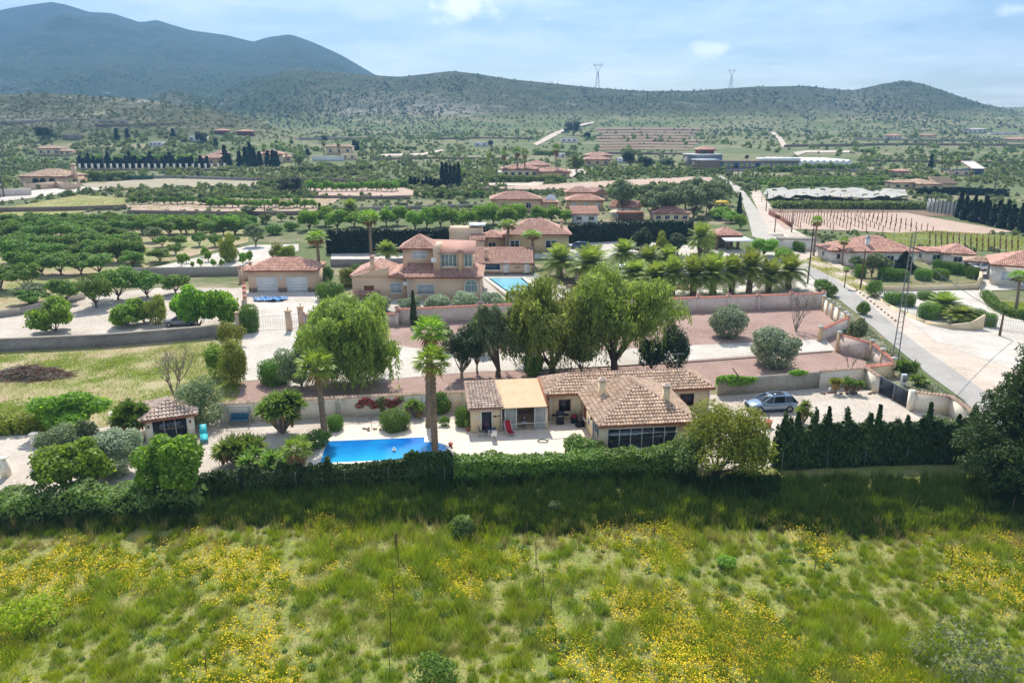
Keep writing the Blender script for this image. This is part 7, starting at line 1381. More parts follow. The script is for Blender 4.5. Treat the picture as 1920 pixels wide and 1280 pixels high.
# tall columnar shrubs and hedges by the courtyard
h_, r_ = D(440, 722, 628, 66); hero(bush('columnar_shrub', 'leaf_yel', h_, r_, 10000, .09, 270, 12, .4, 1.8, label='tall olive green columnar shrub left of the plaza', updir=(0, 0, 1)), 440, 722)
h_, r_ = D(408, 708, 640, 50); hero(bush('columnar_shrub', 'leaf_lime', h_, r_, 3000, .13, 271, 10, .4, 1.2, label='lighter shrub joined to the olive green columnar one'), 410, 708)
h_, r_ = D(433, 652, 600, 52); hero(bush('leafy_bush', 'leaf_yel', h_, r_, 2600, .14, 272, 10, .42, label='yellow green shrub at the end of the grey wall'), 433, 650)
plant('ball', 470, 622, 572, 30, 'dark clipped block hedge beside the courtyard gate', v=0, rz=0); plant('ball', 516, 718, 675, 50, 'clipped green bush at the plaza edge'); plant('ybush', 572, 672, 612, 34, 'rounded shrub behind the courtyard foot gate')
h_, r_ = D(565, 726, 640, 84); hero(tree('grey_shrub', 'leaf_grey', h_, r_, .5, 9000, .11, 18, .32, 273, 'bark_pale', asp=1.5, label='grey green olive shrub left of the weeping tree'), 565, 726)
plant('ball', 619, 562, 530, 43, 'round dark clipped olive bush right of the garage'); plant('gbush', 612, 530, 494, 34, 'bright shrub behind the garage palm'); plant('ybush', 655, 536, 500, 46, 'brownish green shrub left of the villa'); plant('gbush', 676, 512, 492, 40, 'green shrub behind the villa roof')
# weeping trees and their neighbours
h_, r_ = D(662, 722, 556, 196); hero(weeping('pepper_tree', 'leaf_pepper', h_, r_ * 1.02, .7, 24000, 280, 'dense weeping pepper tree left of the twin palms', None, 900, lobes=52, low=-.98, hang=1.0), 662, 720)
h_, r_ = D(1040, 704, 528, 200); hero(weeping('pepper_tree', 'leaf_pepper', h_, r_ * 1.12, 1.1, 21000, 281, 'weeping pepper tree behind the patio and shed', None, 700, lobes=52, low=-.95, hang=.9), 1036, 700)
h_, r_ = D(1163, 700, 508, 196); hero(weeping('pepper_tree', 'leaf_pepper', h_, r_ * 1.12, 1.9, 22000, 282, 'tallest weeping pepper tree with forked trunk behind the bungalow', None, 520, lobes=54, low=-.8, hang=.8), 1152, 698)
h_, r_ = D(934, 706, 572, 78); hero(weeping('pepper_tree', 'leaf_grey', h_, r_ * 1.1, 1.2, 12000, 283, 'slim dull weeping tree between the dark tree and pepper trees', None, 260), 934, 706)
h_, r_ = D(866, 708, 612, 78); hero(tree('dark_tree', 'leaf_dark', h_, r_, .8, 11000, .13, 20, .33, 284, 'bark_pale', label='dark leaved tree right of the twin palm heads', low=-.7), 866, 708)
h_, r_ = D(1264, 698, 598, 66); hero(bush('dark_tree', 'leaf_dark', h_, r_, 10000, .12, 285, 13, .38, 1.1, label='dense dark bushy tree right of the weeping trees', cat='tree'), 1264, 696)
plant('greytree', 895, 700, 590, 60, 'dull olive tree behind the dark leaved tree'); plant('greytree', 830, 660, 605, 40, 'thin grey tree behind the twin palm heads') ; plant('lime', 985, 640, 555, 70, 'brighter green tree behind the left pepper tree')
plant('olive', 1364, 632, 570, 74, 'rounder smaller silvery bush on the red gravel'); plant('olive', 1452, 688, 612, 96, 'larger silvery bush nearer the white driveway')
for i, (x, y, t_, w) in enumerate([(640, 588, 556, 50), (711, 585, 553, 52), (768, 584, 556, 50), (818, 583, 549, 54), (872, 582, 546, 56), (928, 582, 548, 50), (965, 584, 552, 44)]): plant('olive', x, y, t_, w, ['silvery shrub left end of the row before the villa', 'second silvery shrub below the porch roof', 'silvery shrub beside the thin cypress', 'silvery shrub below the barred window', 'silvery shrub below the arched window', 'silvery shrub at the villa patio corner', 'silvery shrub behind the pepper tree top'][i])
hero(cypress(D(776, 612, 547, 12)[0], D(776, 612, 547, 12)[1], 1200, .2, 290, 'leaf_cyp', 'thin dark cypress in front of the silvery shrubs'), 776, 612)
hero(bare_tree(D(330, 745, 640, 1)[0] * .92, .62, 6, 'leafless spreading tree behind the garden hut', stems=4, r0=.09), 328, 745)
hero(bare_tree(D(1492, 622, 535, 1)[0] * .92, .5, 7, 'leafless twiggy tree by the end of the pinkish wall', stems=5, r0=.07), 1492, 620)
hero(bare_tree(D(1595, 700, 632, 1)[0], .5, 8, 'leafless tree left of the ladder pole', stems=2, r0=.06, depth=4), 1592, 700); hero(bare_tree(D(1632, 705, 640, 1)[0], .5, 9, 'leafless tree nearest the ladder pole', stems=2, r0=.06, depth=4), 1624, 704)
plant('greytree', 1602, 655, 590, 42, 'grey green bush between road and stepped wall', dz=-.2)
for px, py, top, w, lb in ((1553, 555, 525, 30, 'green bush at the roadside end of the palm court'), (1540, 545, 520, 34, 'green bush above the roadside wall'), (1640, 556, 522, 34, 'bright climbing bush on the verge by the brown pole'), (1618, 590, 560, 26, 'small weedy bush outside the stepped wall')): plant('gbush', px, py, top, w, lb)
# palms of the upper plots
for px, py, top, w, v, lb in ((601, 532, 444, 46, 0, 'fan palm standing right of the garage'), (697, 497, 408, 44, 1, 'fan palm with dry skirt before the empty gravel court'), (951, 486, 420, 42, 0, 'fan palm in front of the yellow house'), (999, 497, 440, 42, 1, 'bushier fan palm right of the yellow house palm'), (1525, 480, 414, 26, 0, 'slender fan palm above the upper road'), (1578, 497, 452, 24, 1, 'small fan palm at the white bungalow corner'), (1903, 590, 518, 40, 0, 'fan palm on the lawn at the right edge'), (727, 468, 440, 18, 1, 'thin young fan palm before the long hedge'), (833, 460, 438, 22, 0, 'small fan palm behind the villa tower'), (1583, 540, 505, 16, 1, 'thin young palm at the bungalow hedge')): plant('fan', px, py, top, w, lb, v=v)
for px, y, t_, w in ((945, 333, 290, 16), (970, 333, 285, 20), (984, 333, 289, 16), (1042, 332, 280, 18)): plant('fanfar', px, y, t_, w, 'tall fan palm, ' + {945: 'leftmost', 970: 'tallest of the left three', 984: 'third from the left', 1042: 'rightmost and alone'}[px] + ', before the pink roofed plain house', 'fan palms of the pink roofed house on the plain')
for i, (px, y, t_, w) in enumerate([(608, 292, 268, 12), (636, 293, 269, 12), (497, 312, 277, 10), (1793, 322, 300, 14), (1765, 322, 303, 14), (1778, 324, 303, 14), (1818, 344, 324, 12)]): plant('fanfar', px, y, t_, w, 'small distant fan palm ' + ['left of the two behind the white wall', 'right of the two behind the white wall', 'among the villa cypresses on the left plain', 'tallest of three at the far right', 'left of three at the far right', 'middle of three at the far right', 'in front of the blue white tent roof'][i], 'distant fan palms on the plain')
DL = ['date palm left of the turquoise pool stairs', 'date palm behind the pepper tree top', 'leftmost date palm of the front row', 'second date palm of the front row', 'third date palm of the front row', 'fourth date palm of the front row', 'fifth date palm of the front row', 'sixth date palm of the front row', 'seventh date palm of the front row', 'last date palm of the front row near the road', 'date palm right of the yellow house car', 'back row date palm behind the white van', 'back row date palm near the dark conifers', 'back row date palm left of the pavilion', 'yellowish date palm behind the dark conifer', 'date palm under the fan palm of the gravel court', 'date palm in the fields above the green trees', 'date palm in the fenced garden bed', 'second low date palm in the fenced garden bed']
for lb, (px, y, t_, w) in zip(DL, [(1049, 520, 456, 66), (1105, 534, 462, 80), (1229, 553, 494, 66), (1260, 557, 488, 62), (1299, 556, 476, 70), (1336, 555, 476, 72), (1371, 552, 482, 62), (1404, 550, 476, 64), (1440, 549, 484, 60), (1477, 543, 480, 66), (1190, 540, 490, 66), (1168, 505, 455, 58), (1215, 508, 460, 56), (1252, 505, 462, 52), (1312, 480, 420, 50), (727, 490, 456, 46), (657, 403, 373, 38), (1768, 590, 550, 62), (1800, 604, 575, 60)]): plant('date', px, y, t_, w, lb)
plant('cyp', 1385, 406, 364, 9, 'thin solitary cypress beside the upper road'); plant('cyp', 601, 410, 382, 10, 'small dark cypress left of the bright green trees')
for px, y, t_, w, lb in ((1200, 478, 425, 48, 'bluish dark conifer before the long hedge'), (1270, 478, 436, 46, 'second bluish dark tree before the long hedge')): plant('darktree', px, y, t_, w, lb)
for px, y, t_, w, lb in ((1240, 480, 436, 30, 'olive brown palm like shrub between the dark trees'), (1322, 474, 432, 46, 'brownish tree left of the pavilion'), (1432, 480, 446, 60, 'bright green tree right of the pavilion')): plant('ybush' if px != 1432 else 'lime', px, y, t_, w, lb)
plant('lime', 1470, 492, 462, 50, 'bright green tree overhanging the road bend')
# lighter trees inside the cypress screen
for i in range(16): plant('lime', 170 + i * 17, 309, 291 - i % 3 * 2, 18, 'pale green tree, ' + OW0[i] + ' from the left, behind the cypress screen', 'pale trees behind the cypress screen')
# long dark hedges
hedge('cypress_hedge', [(616, 474), (760, 473), (925, 470)], 4.3, 2.0, 'leaf_cyp2', 26, .34, 275, 'long tall dark hedge behind the villa', asp=2, rough=.04, bulge=.05)
hedge('cypress_hedge', [(1068, 455), (1180, 450), (1296, 449)], 3.8, 2.0, 'leaf_cyp2', 26, .34, 276, 'long tall dark hedge behind the yellow house driveway', asp=2, rough=.04, bulge=.05)
# bright trees behind the hedge
GP = ['leftmost', 'third from the left', 'second from the left', 'right behind the skirted fan palm', 'between the third and the skirted palm', 'sixth from the left', 'small seventh from the left', 'left one of the middle clump', 'second of the middle clump', 'third of the middle clump', 'fourth of the middle clump', 'fifth of the middle clump', 'left of the peach house', 'at the peach house corner', 'before the peach house front', 'before the peach house middle', 'before the low canopy wing', 'right of the canopy wing', 'rightmost']
GL = 'bright green round tree behind the long dark hedge'
for i, (px, y, t_, w) in enumerate([(580, 432, 396, 38), (633, 430, 392, 40), (610, 424, 388, 34), (690, 428, 396, 38), (665, 425, 398, 30), (725, 424, 390, 30), (745, 422, 388, 30), (778, 430, 395, 30), (800, 428, 390, 34), (826, 426, 388, 36), (848, 426, 390, 36), (872, 428, 394, 34), (900, 424, 386, 36), (925, 420, 380, 34), (948, 424, 386, 40), (968, 422, 384, 34), (1010, 418, 386, 30), (1035, 416, 387, 30), (1060, 418, 396, 26), (1350, 412, 388, 34), (1372, 418, 398, 30), (1388, 430, 404, 22)]): plant('lime', px, y, t_ - 3, w * 1.3, ('bright green round tree behind the long dark hedge, ' + nth(i) + ' listed from the left') if 0 else GL.replace('tree', 'tree, ' + GP[i] + ',') if i < 19 else 'green garden tree ' + ('left of the road bend pavilion' if i == 19 else 'just behind the pavilion roof' if i == 20 else 'at the foot of the solitary roadside cypress'), 'bright trees behind the long hedges' if i < 19 else 'garden trees beside the upper road')
for i, (px, y, t_, w) in enumerate([(1170, 404, 334, 60), (1225, 412, 360, 44), (1262, 410, 352, 54), (1300, 408, 346, 56), (1330, 402, 340, 56), (1285, 392, 340, 50), (1240, 390, 345, 44), (1345, 384, 336, 40), (1310, 380, 332, 44), (1210, 380, 345, 40)]): plant('greytree', px, y, t_ - 2, w * 1.2, 'tall grey green tree, ' + ['leftmost', 'behind the gabled cottage', 'right of the gabled cottage', 'above the cream bungalow', 'nearest the yellow canopy', 'behind the bungalow roof', 'second row left', 'nearest the road', 'second row right', 'rear left'][i] + ', in the grove by the upper road', 'grove of grey green trees beside the upper road')
# right bungalows
for px, y, t_, w, lb in ((1634, 520, 474, 44, 'left olive tree before the white bungalow'), (1655, 520, 478, 36, 'right olive tree before the white bungalow'), (1606, 508, 478, 36, 'dark tree at the bungalow corner')): plant('greytree', px, y, t_, w, lb)
hero(cypress(D(1694, 512, 476, 36)[0], D(1694, 512, 476, 36)[1], 1500, .3, 291, 'leaf_cyp2', 'broad dark conifer at the white bungalow front'), 1694, 510)
for i, (px, y, t_, w) in enumerate([(1660, 524, 501, 26), (1685, 525, 505, 26), (1730, 525, 504, 26), (1762, 524, 504, 26), (1754, 512, 486, 12), (1770, 512, 490, 16), (1788, 514, 492, 20), (1810, 516, 496, 22), (1822, 522, 500, 20), (1612, 520, 496, 18)]): plant('ball', px, y, t_, w, 'dark green clipped bush ' + ['left of the long block before the bungalow', 'right of the long block before the bungalow', 'left of the pair before the gabled outbuilding', 'right of the pair before the gabled outbuilding', 'tall and narrow by the gabled outbuilding', 'behind the tall narrow one', 'before the gabled outbuilding wall', 'below the gabled outbuilding corner', 'nearest the veranda', 'beside the brown pole at the bungalow corner'][i], 'clipped bushes of the bungalow garden', v=1, rz=0)
for px, y, t_, w, lb in ((1677, 570, 548, 34, 'clipped bush at the narrow end of the garden bed'), (1700, 574, 550, 26, 'low clipped bush beside the lattice pole'), (1740, 597, 569, 34, 'round clipped ball bush in the garden bed'), (1738, 562, 547, 32, 'clipped rectangular bush at the forecourt edge'), (1855, 612, 588, 20, 'clipped bush behind the forecourt gate post'), (1825, 604, 580, 40, 'green bush before the curved cream wall')): plant('ball', px, y, t_, w, lb)
hedge('box_hedge', [(1846, 556), (1862, 576), (1890, 592), (1960, 608)], 1.1, 1.3, 'leaf_hedge', 60, .14, 277, 'bright clipped hedge curving along the forecourt', rough=.04)
hedge('box_hedge', [(1650, 526), (1702, 527)], 1.5, 1.2, 'leaf_hedge', 60, .14, 278, 'clipped block hedge before the white bungalow', rough=.03)
hedge('box_hedge', [(1488, 470), (1506, 474)], 1.9, 1.0, 'leaf_hedge', 60, .16, 279, 'small clipped hedge beside the utility hut', rough=.03)
hedge('box_hedge', [(1720, 366), (1800, 364), (1890, 368)], 2.2, 2.5, 'leaf_cyp2', 8, .5, 288, 'long dark clipped hedge before the old farmhouse', rough=.06)
# cypress rows
for i in range(15): x = 1797 + i * 8.6 + (i % 3) * 1.5; plant('cyp', x, 408 + i * 1.9 + (i % 2) * 2, 362 + i * 1.6 + (i * 7 % 5) * 3, 15, 'dark pointed cypress, ' + OW0[i] + ' from the left, in the row at the right edge', 'cypress row at the right edge')
for i in range(13): plant('cypfar', 770 + i * 7.5, 352 - max(0, i - 8) * .8, (333 if i < 8 else 309) + (i * 5 % 4) * 2, 8, 'small dark cypress, ' + OW0[i] + ' from the left, in the mid plain row', 'cypress row on the mid plain')
rr_ = random.Random(9)
for i in range(44): plant('cypfar', 151 + i * 5.5 + rr_.uniform(-2, 2), 315 + rr_.uniform(-.5, .5), 296 - 4 * (i % 7 == 3) * 2 + rr_.uniform(-3, 8), 7.5, 'dark cypress, ' + (nth(i) + ' from the left' if i < 22 else nth(43 - i) + ' from the right') + ', in the screen behind the pale pillars', 'cypresses of the long screen behind the pale pillars')
for i, (x, t_) in enumerate(((423, 277), (450, 286), (461, 280), (471, 272), (478, 282), (488, 287), (503, 286), (513, 284), (519, 287), (430, 290))): plant('cypfar', x, 312, t_, 9, 'dark cypress ' + ['tall and alone right of the cypress screen', 'leftmost of the villa group', 'second of the villa group', 'tallest of the villa group', 'fourth of the villa group', 'fifth of the villa group', 'sixth of the villa group', 'seventh of the villa group', 'rightmost of the villa group', 'short beside the tall lone one'][i] + ', left plain', 'cypresses beside the left plain villa')
for x, y, t_ in ((220, 263, 243), (239, 258, 243), (325, 258, 243), (405, 276, 262), (664, 282, 266), (670, 282, 267), (1744, 318, 293), (577, 292, 280)): plant('cypfar', x, y, t_, 7, 'tiny dark lone cypress ' + {(220, 263): 'right of the grey foothill house', (239, 258): 'near the grey foothill house', (325, 258): 'left of the white foothill house', (405, 276): 'below the red foothill houses', (664, 282): 'left of the pair behind the gatehouse', (670, 282): 'right of the pair behind the gatehouse', (1744, 318): 'behind the old farmhouse', (577, 292): 'left of the long white wall'}[(x, y)], None)
# orchards
rr_ = random.Random(21)
def row(k, x0, x1, y, sp, hpx, wpx, label, group, jy=1.5, slope=0, skip=0):
    c = 0; x = max(x0, 2) + rr_.uniform(0, sp)
    while x < x1:
        if rr_.random() > skip: yy_ = y + (x - x0) * slope + rr_.uniform(-jy, jy); plant(k, x, yy_, yy_ - hpx * rr_.uniform(.85, 1.12), wpx * rr_.uniform(.85, 1.12), label.replace('#', nth(c) + ' from the left'), group); c += 1
        x += sp * rr_.uniform(.85, 1.15)
AL, AG = 'almond tree, #, in the % row of the left orchard', 'almond trees of the left orchard'
for ri_, (y, x0, x1, sp, hp_, wp_) in enumerate(((421, -30, 470, 19, 21, 24), (431, -30, 480, 23, 25, 28), (443, -30, 470, 28, 31, 34), (456, -40, 250, 32, 36, 40), (474, -40, 250, 34, 40, 46), (492, -40, 290, 38, 44, 50), (516, -50, 220, 42, 48, 54), (545, -60, 90, 46, 52, 58))): row('almond', x0, x1, y, sp * .93, hp_, wp_ * 1.18, AL.replace('%', nth(7 - ri_) + ' nearest' if ri_ < 7 else 'nearest'), AG, 2, -.006, .03)
for x, y, t_, w in ((275, 438, 398, 44), (320, 440, 404, 40), (350, 440, 405, 40), (380, 436, 402, 36), (410, 434, 405, 36), (440, 440, 404, 40), (245, 470, 440, 60), (216, 478, 446, 56)): plant('lime', x, y, t_, w, 'brighter round tree ' + {275: 'leftmost in the upper right of', 320: 'second along the upper right of', 350: 'third along the upper right of', 380: 'fourth along the upper right of', 410: 'fifth along the upper right of', 440: 'rightmost in', 245: 'lower right in', 216: 'lowest in'}[x] + ' the left orchard', 'brighter trees of the left orchard')
row('almond', 240, 430, 384, 14, 17, 19, 'almond tree, #, along the red soil of the middle orchard', 'almond trees of the middle orchard'); row('lime', 395, 590, 390, 13, 18, 20, 'bright round tree, #, in the right half of the middle orchard', 'bright trees of the middle orchard'); row('almond', 420, 560, 376, 14, 12, 16, 'small almond tree, #, in the back row of the middle orchard', 'almond trees of the middle orchard')
row('lime', 580, 750, 359, 9.5, 20, 15, 'bright tree, #, in the far row on pale soil', 'bright trees of the far row', .8); row('almond', 485, 560, 349, 12, 12, 14, 'small tree, #, in the row left of the far bright row', 'small trees left of the far row')
row('almond', 775, 915, 372, 15, 15, 15, 'small garden tree, #, in the grassy plot behind the hedge', 'small trees of the grassy plot'); row('broad', 680, 780, 282, 8, 9, 9, 'tiny round tree, #, in the distant row on the plain', 'distant tree row on the plain', .6)
for y, q_ in ((330, 'nearest'), (326, 'middle'), (322, 'farthest')): row('broad', 1115, 1345, y, 9, 8, 10, 'low tree, #, in the ' + q_ + ' row above the orange soil', 'rows above the orange soil', .5)
for (x0, y0, x1, y1, n_) in ((1395, 343, 1660, 338, 1), (1410, 347, 1665, 342, 1), (1440, 351, 1660, 348, 1)): hedge('vine_row', [(x0, y0), (x1, y1)], 1.6, 2.2, 'leaf_green', 4, .55, int(x0), 'leafy green vine row right of the upper road, ' + ('farthest' if y0 == 343 else 'middle' if y0 == 347 else 'nearest') + ' of the three', rough=.3)
hedge('vine_row', [(1450, 390), (1736, 392)], 1.9, 5, 'leaf_green', 7, .45, 295, 'deep green vine block in front of the torn net house', rough=.12)
for i, (x0, y0, x1, y1) in enumerate([(900, 340, 1060, 341), (690, 352, 800, 350), (1420, 322, 1500, 322), (1505, 316, 1620, 318), (1000, 290, 1080, 292), (560, 322, 700, 318)]): hedge('shrub_row', [(x0, y0), (x1, y1)], 2.2, 4, 'leaf_green', 4, .6, 500 + i, 'row of low green shrubs ' + ['below the pink roofed house on the plain', 'left of the mid plain cypresses', 'beside the hacienda arcade', 'below the white greenhouse', 'left of the pale drive houses', 'below the long white wall'][i], rough=.4)
for px, y, t_, w, lb, k_ in ((515, 440, 418, 36, 'bush on the bank left of the long hedge', 'gbush'), (545, 432, 414, 30, 'second bush on the bank left of the long hedge', 'gbush'), (500, 420, 400, 26, 'small green tree by the concrete pole', 'almond'), (528, 415, 397, 24, 'small green tree right of the concrete pole', 'almond'), (470, 405, 385, 34, 'round shrub below the middle orchard', 'greytree'), (590, 462, 440, 34, 'dark shrub at the left end of the long hedge', 'darktree'), (250, 500, 470, 50, 'low tree at the corner of the citrus plot wall', 'almond'), (300, 492, 465, 46, 'low tree beside the citrus plot fence', 'almond'), (330, 478, 455, 34, 'small tree behind the citrus plot', 'almond')): plant(k_, px, y, t_, w, lb)
# single larger trees of the plain
for px, y, t_, w, lb in ((83, 263, 236, 36, 'large dark rounded tree on the left foothill'), (378, 268, 245, 28, 'domed tree beside the white foothill house'), (560, 312, 287, 22, 'round green tree on the plain left of the white wall'), (1075, 254, 226, 34, 'dark pine clump above the white farm'), (1102, 262, 246, 16, 'smaller dark tree right of the pine clump'), (1622, 292, 277, 24, 'dark round tree right of the greenhouse'), (1400, 300, 290, 8, 'dark tree on the hacienda roof line'), (1080, 330, 290, 26, 'green tree between the two plain houses'), (1180, 312, 280, 30, 'dark tree left of the hacienda'), (1210, 312, 292, 40, 'spreading tree near the hacienda'), (1245, 315, 296, 40, 'low dark tree beside the hacienda'), (1705, 340, 326, 40, 'light green tree group before the farmhouse') , (1490, 300, 290, 10, 'dark tree at the greenhouse corner'), (1450, 345, 338, 14, 'round shrub at the field corner') , (870, 386, 376, 22, 'purple leaved round shrub in the grassy plot'), (390, 385, 375, 26, 'grey shrub between the middle orchards'), (920, 275, 262, 12, 'dark tree beside the small white cottage'), (605, 268, 253, 24, 'dark tree behind the small fan palms')): plant('broad' if 'green' in lb else 'darktree', px, y, t_, w, lb)
# ------------------------------------------------------------------ scattered scrub of valley and hills (nobody could count it)
def inside(px, py):
    m = np.zeros(len(px), bool)
    for q in EXC:
        if q[:, 1].min() > 480: continue
        c = np.zeros(len(px), bool)
        for i in range(len(q)):
            (x1, y1), (x2, y2) = q[i], q[(i + 1) % len(q)]
            if y1 == y2: continue
            c ^= ((y1 > py) != (y2 > py)) & (px < (x2 - x1) * (py - y1) / (y2 - y1) + x1)
        m |= c
    return m
def scrub(name, leaf, n, y0, y1, smin, smax, per, label, seed, flt=None, tall=1.0, thr=None, lo=200):
    rng = np.random.default_rng(seed); px = rng.uniform(-500, 2420, n); py = y0 + (y1 - y0) * rng.uniform(0, 1, n) ** .9
    ok = ~inside(px, py); px, py = px[ok], py[ok]; G = Pm(px, py); ok = G[:, 1] < 3500; G, px, py = G[ok], px[ok], py[ok]
    if thr is not None: nz = fbm(G[:, 0], G[:, 1] * .6, lo, 4, seed); ok = nz > thr; G, px, py = G[ok], px[ok], py[ok]
    if flt is not None: ok = flt(G, px, py); G = G[ok]
    m = len(G); s = rng.uniform(smin, smax, m) * (1 + (G[:, 1] / 900).clip(0, 1.2)); k = per; C = np.repeat(G, k, 0); S_ = np.repeat(s, k)
    d = sph(rng, m * k); d[:, 2] = abs(d[:, 2]); C = C + d * S_[:, None] * np.array([.55, .55, .75 * tall]) * rng.uniform(.6, 1, (m * k, 1)); mb = MB()
    leafquads(mb, C, d + rng.normal(size=d.shape) * .5, S_ * rng.uniform(.3, .55, m * k), rng, 1.1); return tag(mb.build(name, M[leaf]), label, kind='stuff')
scrub('scrub', 'weeds_d', 5200, 262, 474, .5, 1.4, 14, 'low scrub scattered over the valley fields', 31, lambda G, x, y: ~((x < 560) & (y > 400)) & ~((x > 560) & (x < 1500) & (y > 415)))
scrub('scrub', 'scrub_green', 9500, 250, 372, .8, 2.3, 13, 'green bushes scattered over the valley fields', 32, None, 1.0, -.12, 90)
scrub('scrub', 'scrub_green', 2600, 370, 470, .5, 1.3, 20, 'green undergrowth of the middle fields', 38, lambda G, x, y: ~((x < 560) & (y > 405)) & ~((x > 560) & (x < 1500) & (y > 412)), 1.0, -.05, 25)
scrub('scrub', 'leaf_green', 2600, 243, 335, 1.0, 2.6, 14, 'dark bushes along the field edges of the plain', 33, None, 1.2, .1, 60)
scrub('scrub', 'scrub_green', 900, 376, 412, .5, 1.1, 22, 'bushes of the fields behind the bright round trees', 39, lambda G, x, y: (x > 560) & (x < 930))
scrub('hill_scrub', 'weeds_d', 14000, 100, 262, .6, 1.7, 8, 'grey green scrub covering the hills', 34)
scrub('hill_pines', 'pine_far', 13000, 105, 255, .5, 1.7, 8, 'dark pines dotted over the hill slopes', 35, lambda G, x, y: (G[:, 1] > 620) & (G[:, 1] < 1600), 1.4, .0, 110)
scrub('scrub', 'leaf_grey', 500, 380, 480, .5, 1.2, 22, 'grey bushes between the upper gardens', 36, lambda G, x, y: ~((x > 560) & (x < 1420) & (y > 405)) & ~((x < 460) & (y > 410)))
# the reddish garden trees' ground, roadside tufts and the meadow
def blades(mb, B, h, w, lean, rng, mi=0):
    n = len(B); a = rng.uniform(0, 6.283, n); b = rng.uniform(0, 6.283, n); s = np.column_stack([np.cos(a), np.sin(a), np.zeros(n)]) * (w / 2)[:, None]
    t = B + np.column_stack([np.cos(b) * lean * h, np.sin(b) * lean * h, h]); mb.add(np.stack([B - s, B + s, t], 1).reshape(-1, 3), np.arange(3 * n).reshape(n, 3), mi)
rng = np.random.default_rng(77)
def area(n, y0, y1, k=.78, m=3): y = y0 + (y1 - y0) * rng.uniform(0, 1, n); x = rng.uniform(-1, 1, n) * (y * k + m); return x, y
def gmesh(name, leaf, x, y, h, w, lean, label):
    mb = MB(); blades(mb, np.column_stack([x, y, g(x, y) - .02]), h, w, lean, rng); return tag(mb.build(name, M[leaf]), label, kind='stuff')
# tussocks
for k_, (lf, nn_, sd_, hk) in enumerate((('grass', 2600, 61, 1.0), ('grass_mid', 2300, 81, 1.1), ('grass_olive', 1500, 91, .75))):
    x, y = area(nn_, 24, 46.5); keep = fbm(x, y, 5, 3, sd_) > -.3 + .15 * rng.normal(size=len(x)); x, y = x[keep], y[keep]; r = rng.uniform(.16, .52, len(x)) * (1 + .6 * (fbm(x, y, 7, 2, 62) > .1)); per = 110
    X_ = np.repeat(x, per) + rng.normal(size=len(x) * per) * np.repeat(r, per) * .42; Y_ = np.repeat(y, per) + rng.normal(size=len(x) * per) * np.repeat(r, per) * .42
    dd = np.hypot(X_ - np.repeat(x, per), Y_ - np.repeat(y, per)) / np.repeat(r, per); H_ = np.repeat(r, per) * 1.15 * hk * np.clip(1.1 - dd ** 2 * .7, .15, 1) * rng.uniform(.6, 1.1, len(X_))
    gmesh('meadow_grass', lf, X_, Y_, H_ + .04, rng.uniform(.016, .032, len(X_)), .4, ['bright green', 'deeper green', 'olive dry'][k_] + ' grass tussocks of the foreground meadow')
x, y = area(110000, 23, 46.5); keep = fbm(x, y, 3.2, 4, 63) > .0; gmesh('dry_grass', 'straw', x[keep], y[keep], rng.uniform(.05, .2, keep.sum()), rng.uniform(.012, .026, keep.sum()), .8, 'thin straw coloured grass between the tussocks')
x, y = area(150000, 23, 46.5); gmesh('meadow_grass', 'grass', x, y, rng.uniform(.05, .16, len(x)), rng.uniform(.012, .026, len(x)), .7, 'short green grass of the foreground meadow')
x, y = area(170000, 23, 45); nf = fbm(x, y, 4.5, 4, 64) + .25 * fbm(x, y, 1.1, 2, 65) ; keep = nf > .2 + .3 * rng.uniform(-.5, .8, len(x)); x, y = x[keep], y[keep]
mb = MB(); C = np.column_stack([x, y, g(x, y) + rng.uniform(.1, .34, len(x))]); leafquads(mb, C, rng.normal(size=C.shape) * .4 + np.array([0, -.5, 1]), .066, rng); tag(mb.build('wildflowers', M['flower']), 'yellow wildflowers spread over the foreground meadow', kind='stuff')
x, y = area(420, 24, 46); keep = fbm(x, y, 6, 3, 71) > -.1; x, y = x[keep], y[keep]; m = len(x); r = rng.uniform(.16, .5, m) ** 1.2; k = 110; C = np.repeat(np.column_stack([x, y, g(x, y)]), k, 0); S_ = np.repeat(r, k)
d = sph(rng, m * k); d[:, 2] = abs(d[:, 2]); C = C + d * S_[:, None] * np.array([1, 1, .8]) * rng.uniform(.6, 1.05, (m * k, 1)); mb = MB(); leafquads(mb, C, d + rng.normal(size=d.shape) * .4, np.full(m * k, .05), rng, 2.4, np.array([0, 0, 1.0])); tag(mb.build('meadow_weeds', M['leaf_green']), 'rounded leafy weeds dotted over the foreground meadow', kind='stuff')
# tall weeds along the boundary
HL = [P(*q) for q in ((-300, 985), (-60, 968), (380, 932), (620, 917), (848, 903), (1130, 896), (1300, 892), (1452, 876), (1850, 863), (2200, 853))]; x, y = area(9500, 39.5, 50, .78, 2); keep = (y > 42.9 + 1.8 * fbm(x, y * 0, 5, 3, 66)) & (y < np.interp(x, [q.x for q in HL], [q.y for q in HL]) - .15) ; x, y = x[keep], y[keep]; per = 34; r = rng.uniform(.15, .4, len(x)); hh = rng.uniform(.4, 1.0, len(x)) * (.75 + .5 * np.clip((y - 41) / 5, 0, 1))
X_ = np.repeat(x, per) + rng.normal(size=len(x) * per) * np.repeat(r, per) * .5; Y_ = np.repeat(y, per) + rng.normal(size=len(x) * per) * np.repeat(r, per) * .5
gmesh('tall_weeds', 'weeds', X_, Y_, np.repeat(hh, per) * rng.uniform(.4, 1.1, len(X_)), rng.uniform(.025, .06, len(X_)), .3, 'tall weeds, green darkened for hedge shade, at the foot of the boundary hedge')
x, y = area(260, 41.2, 44.2, .78, 2); per = 40; X_ = np.repeat(x, per) + rng.normal(size=len(x) * per) * .12; Y_ = np.repeat(y, per) + rng.normal(size=len(x) * per) * .12
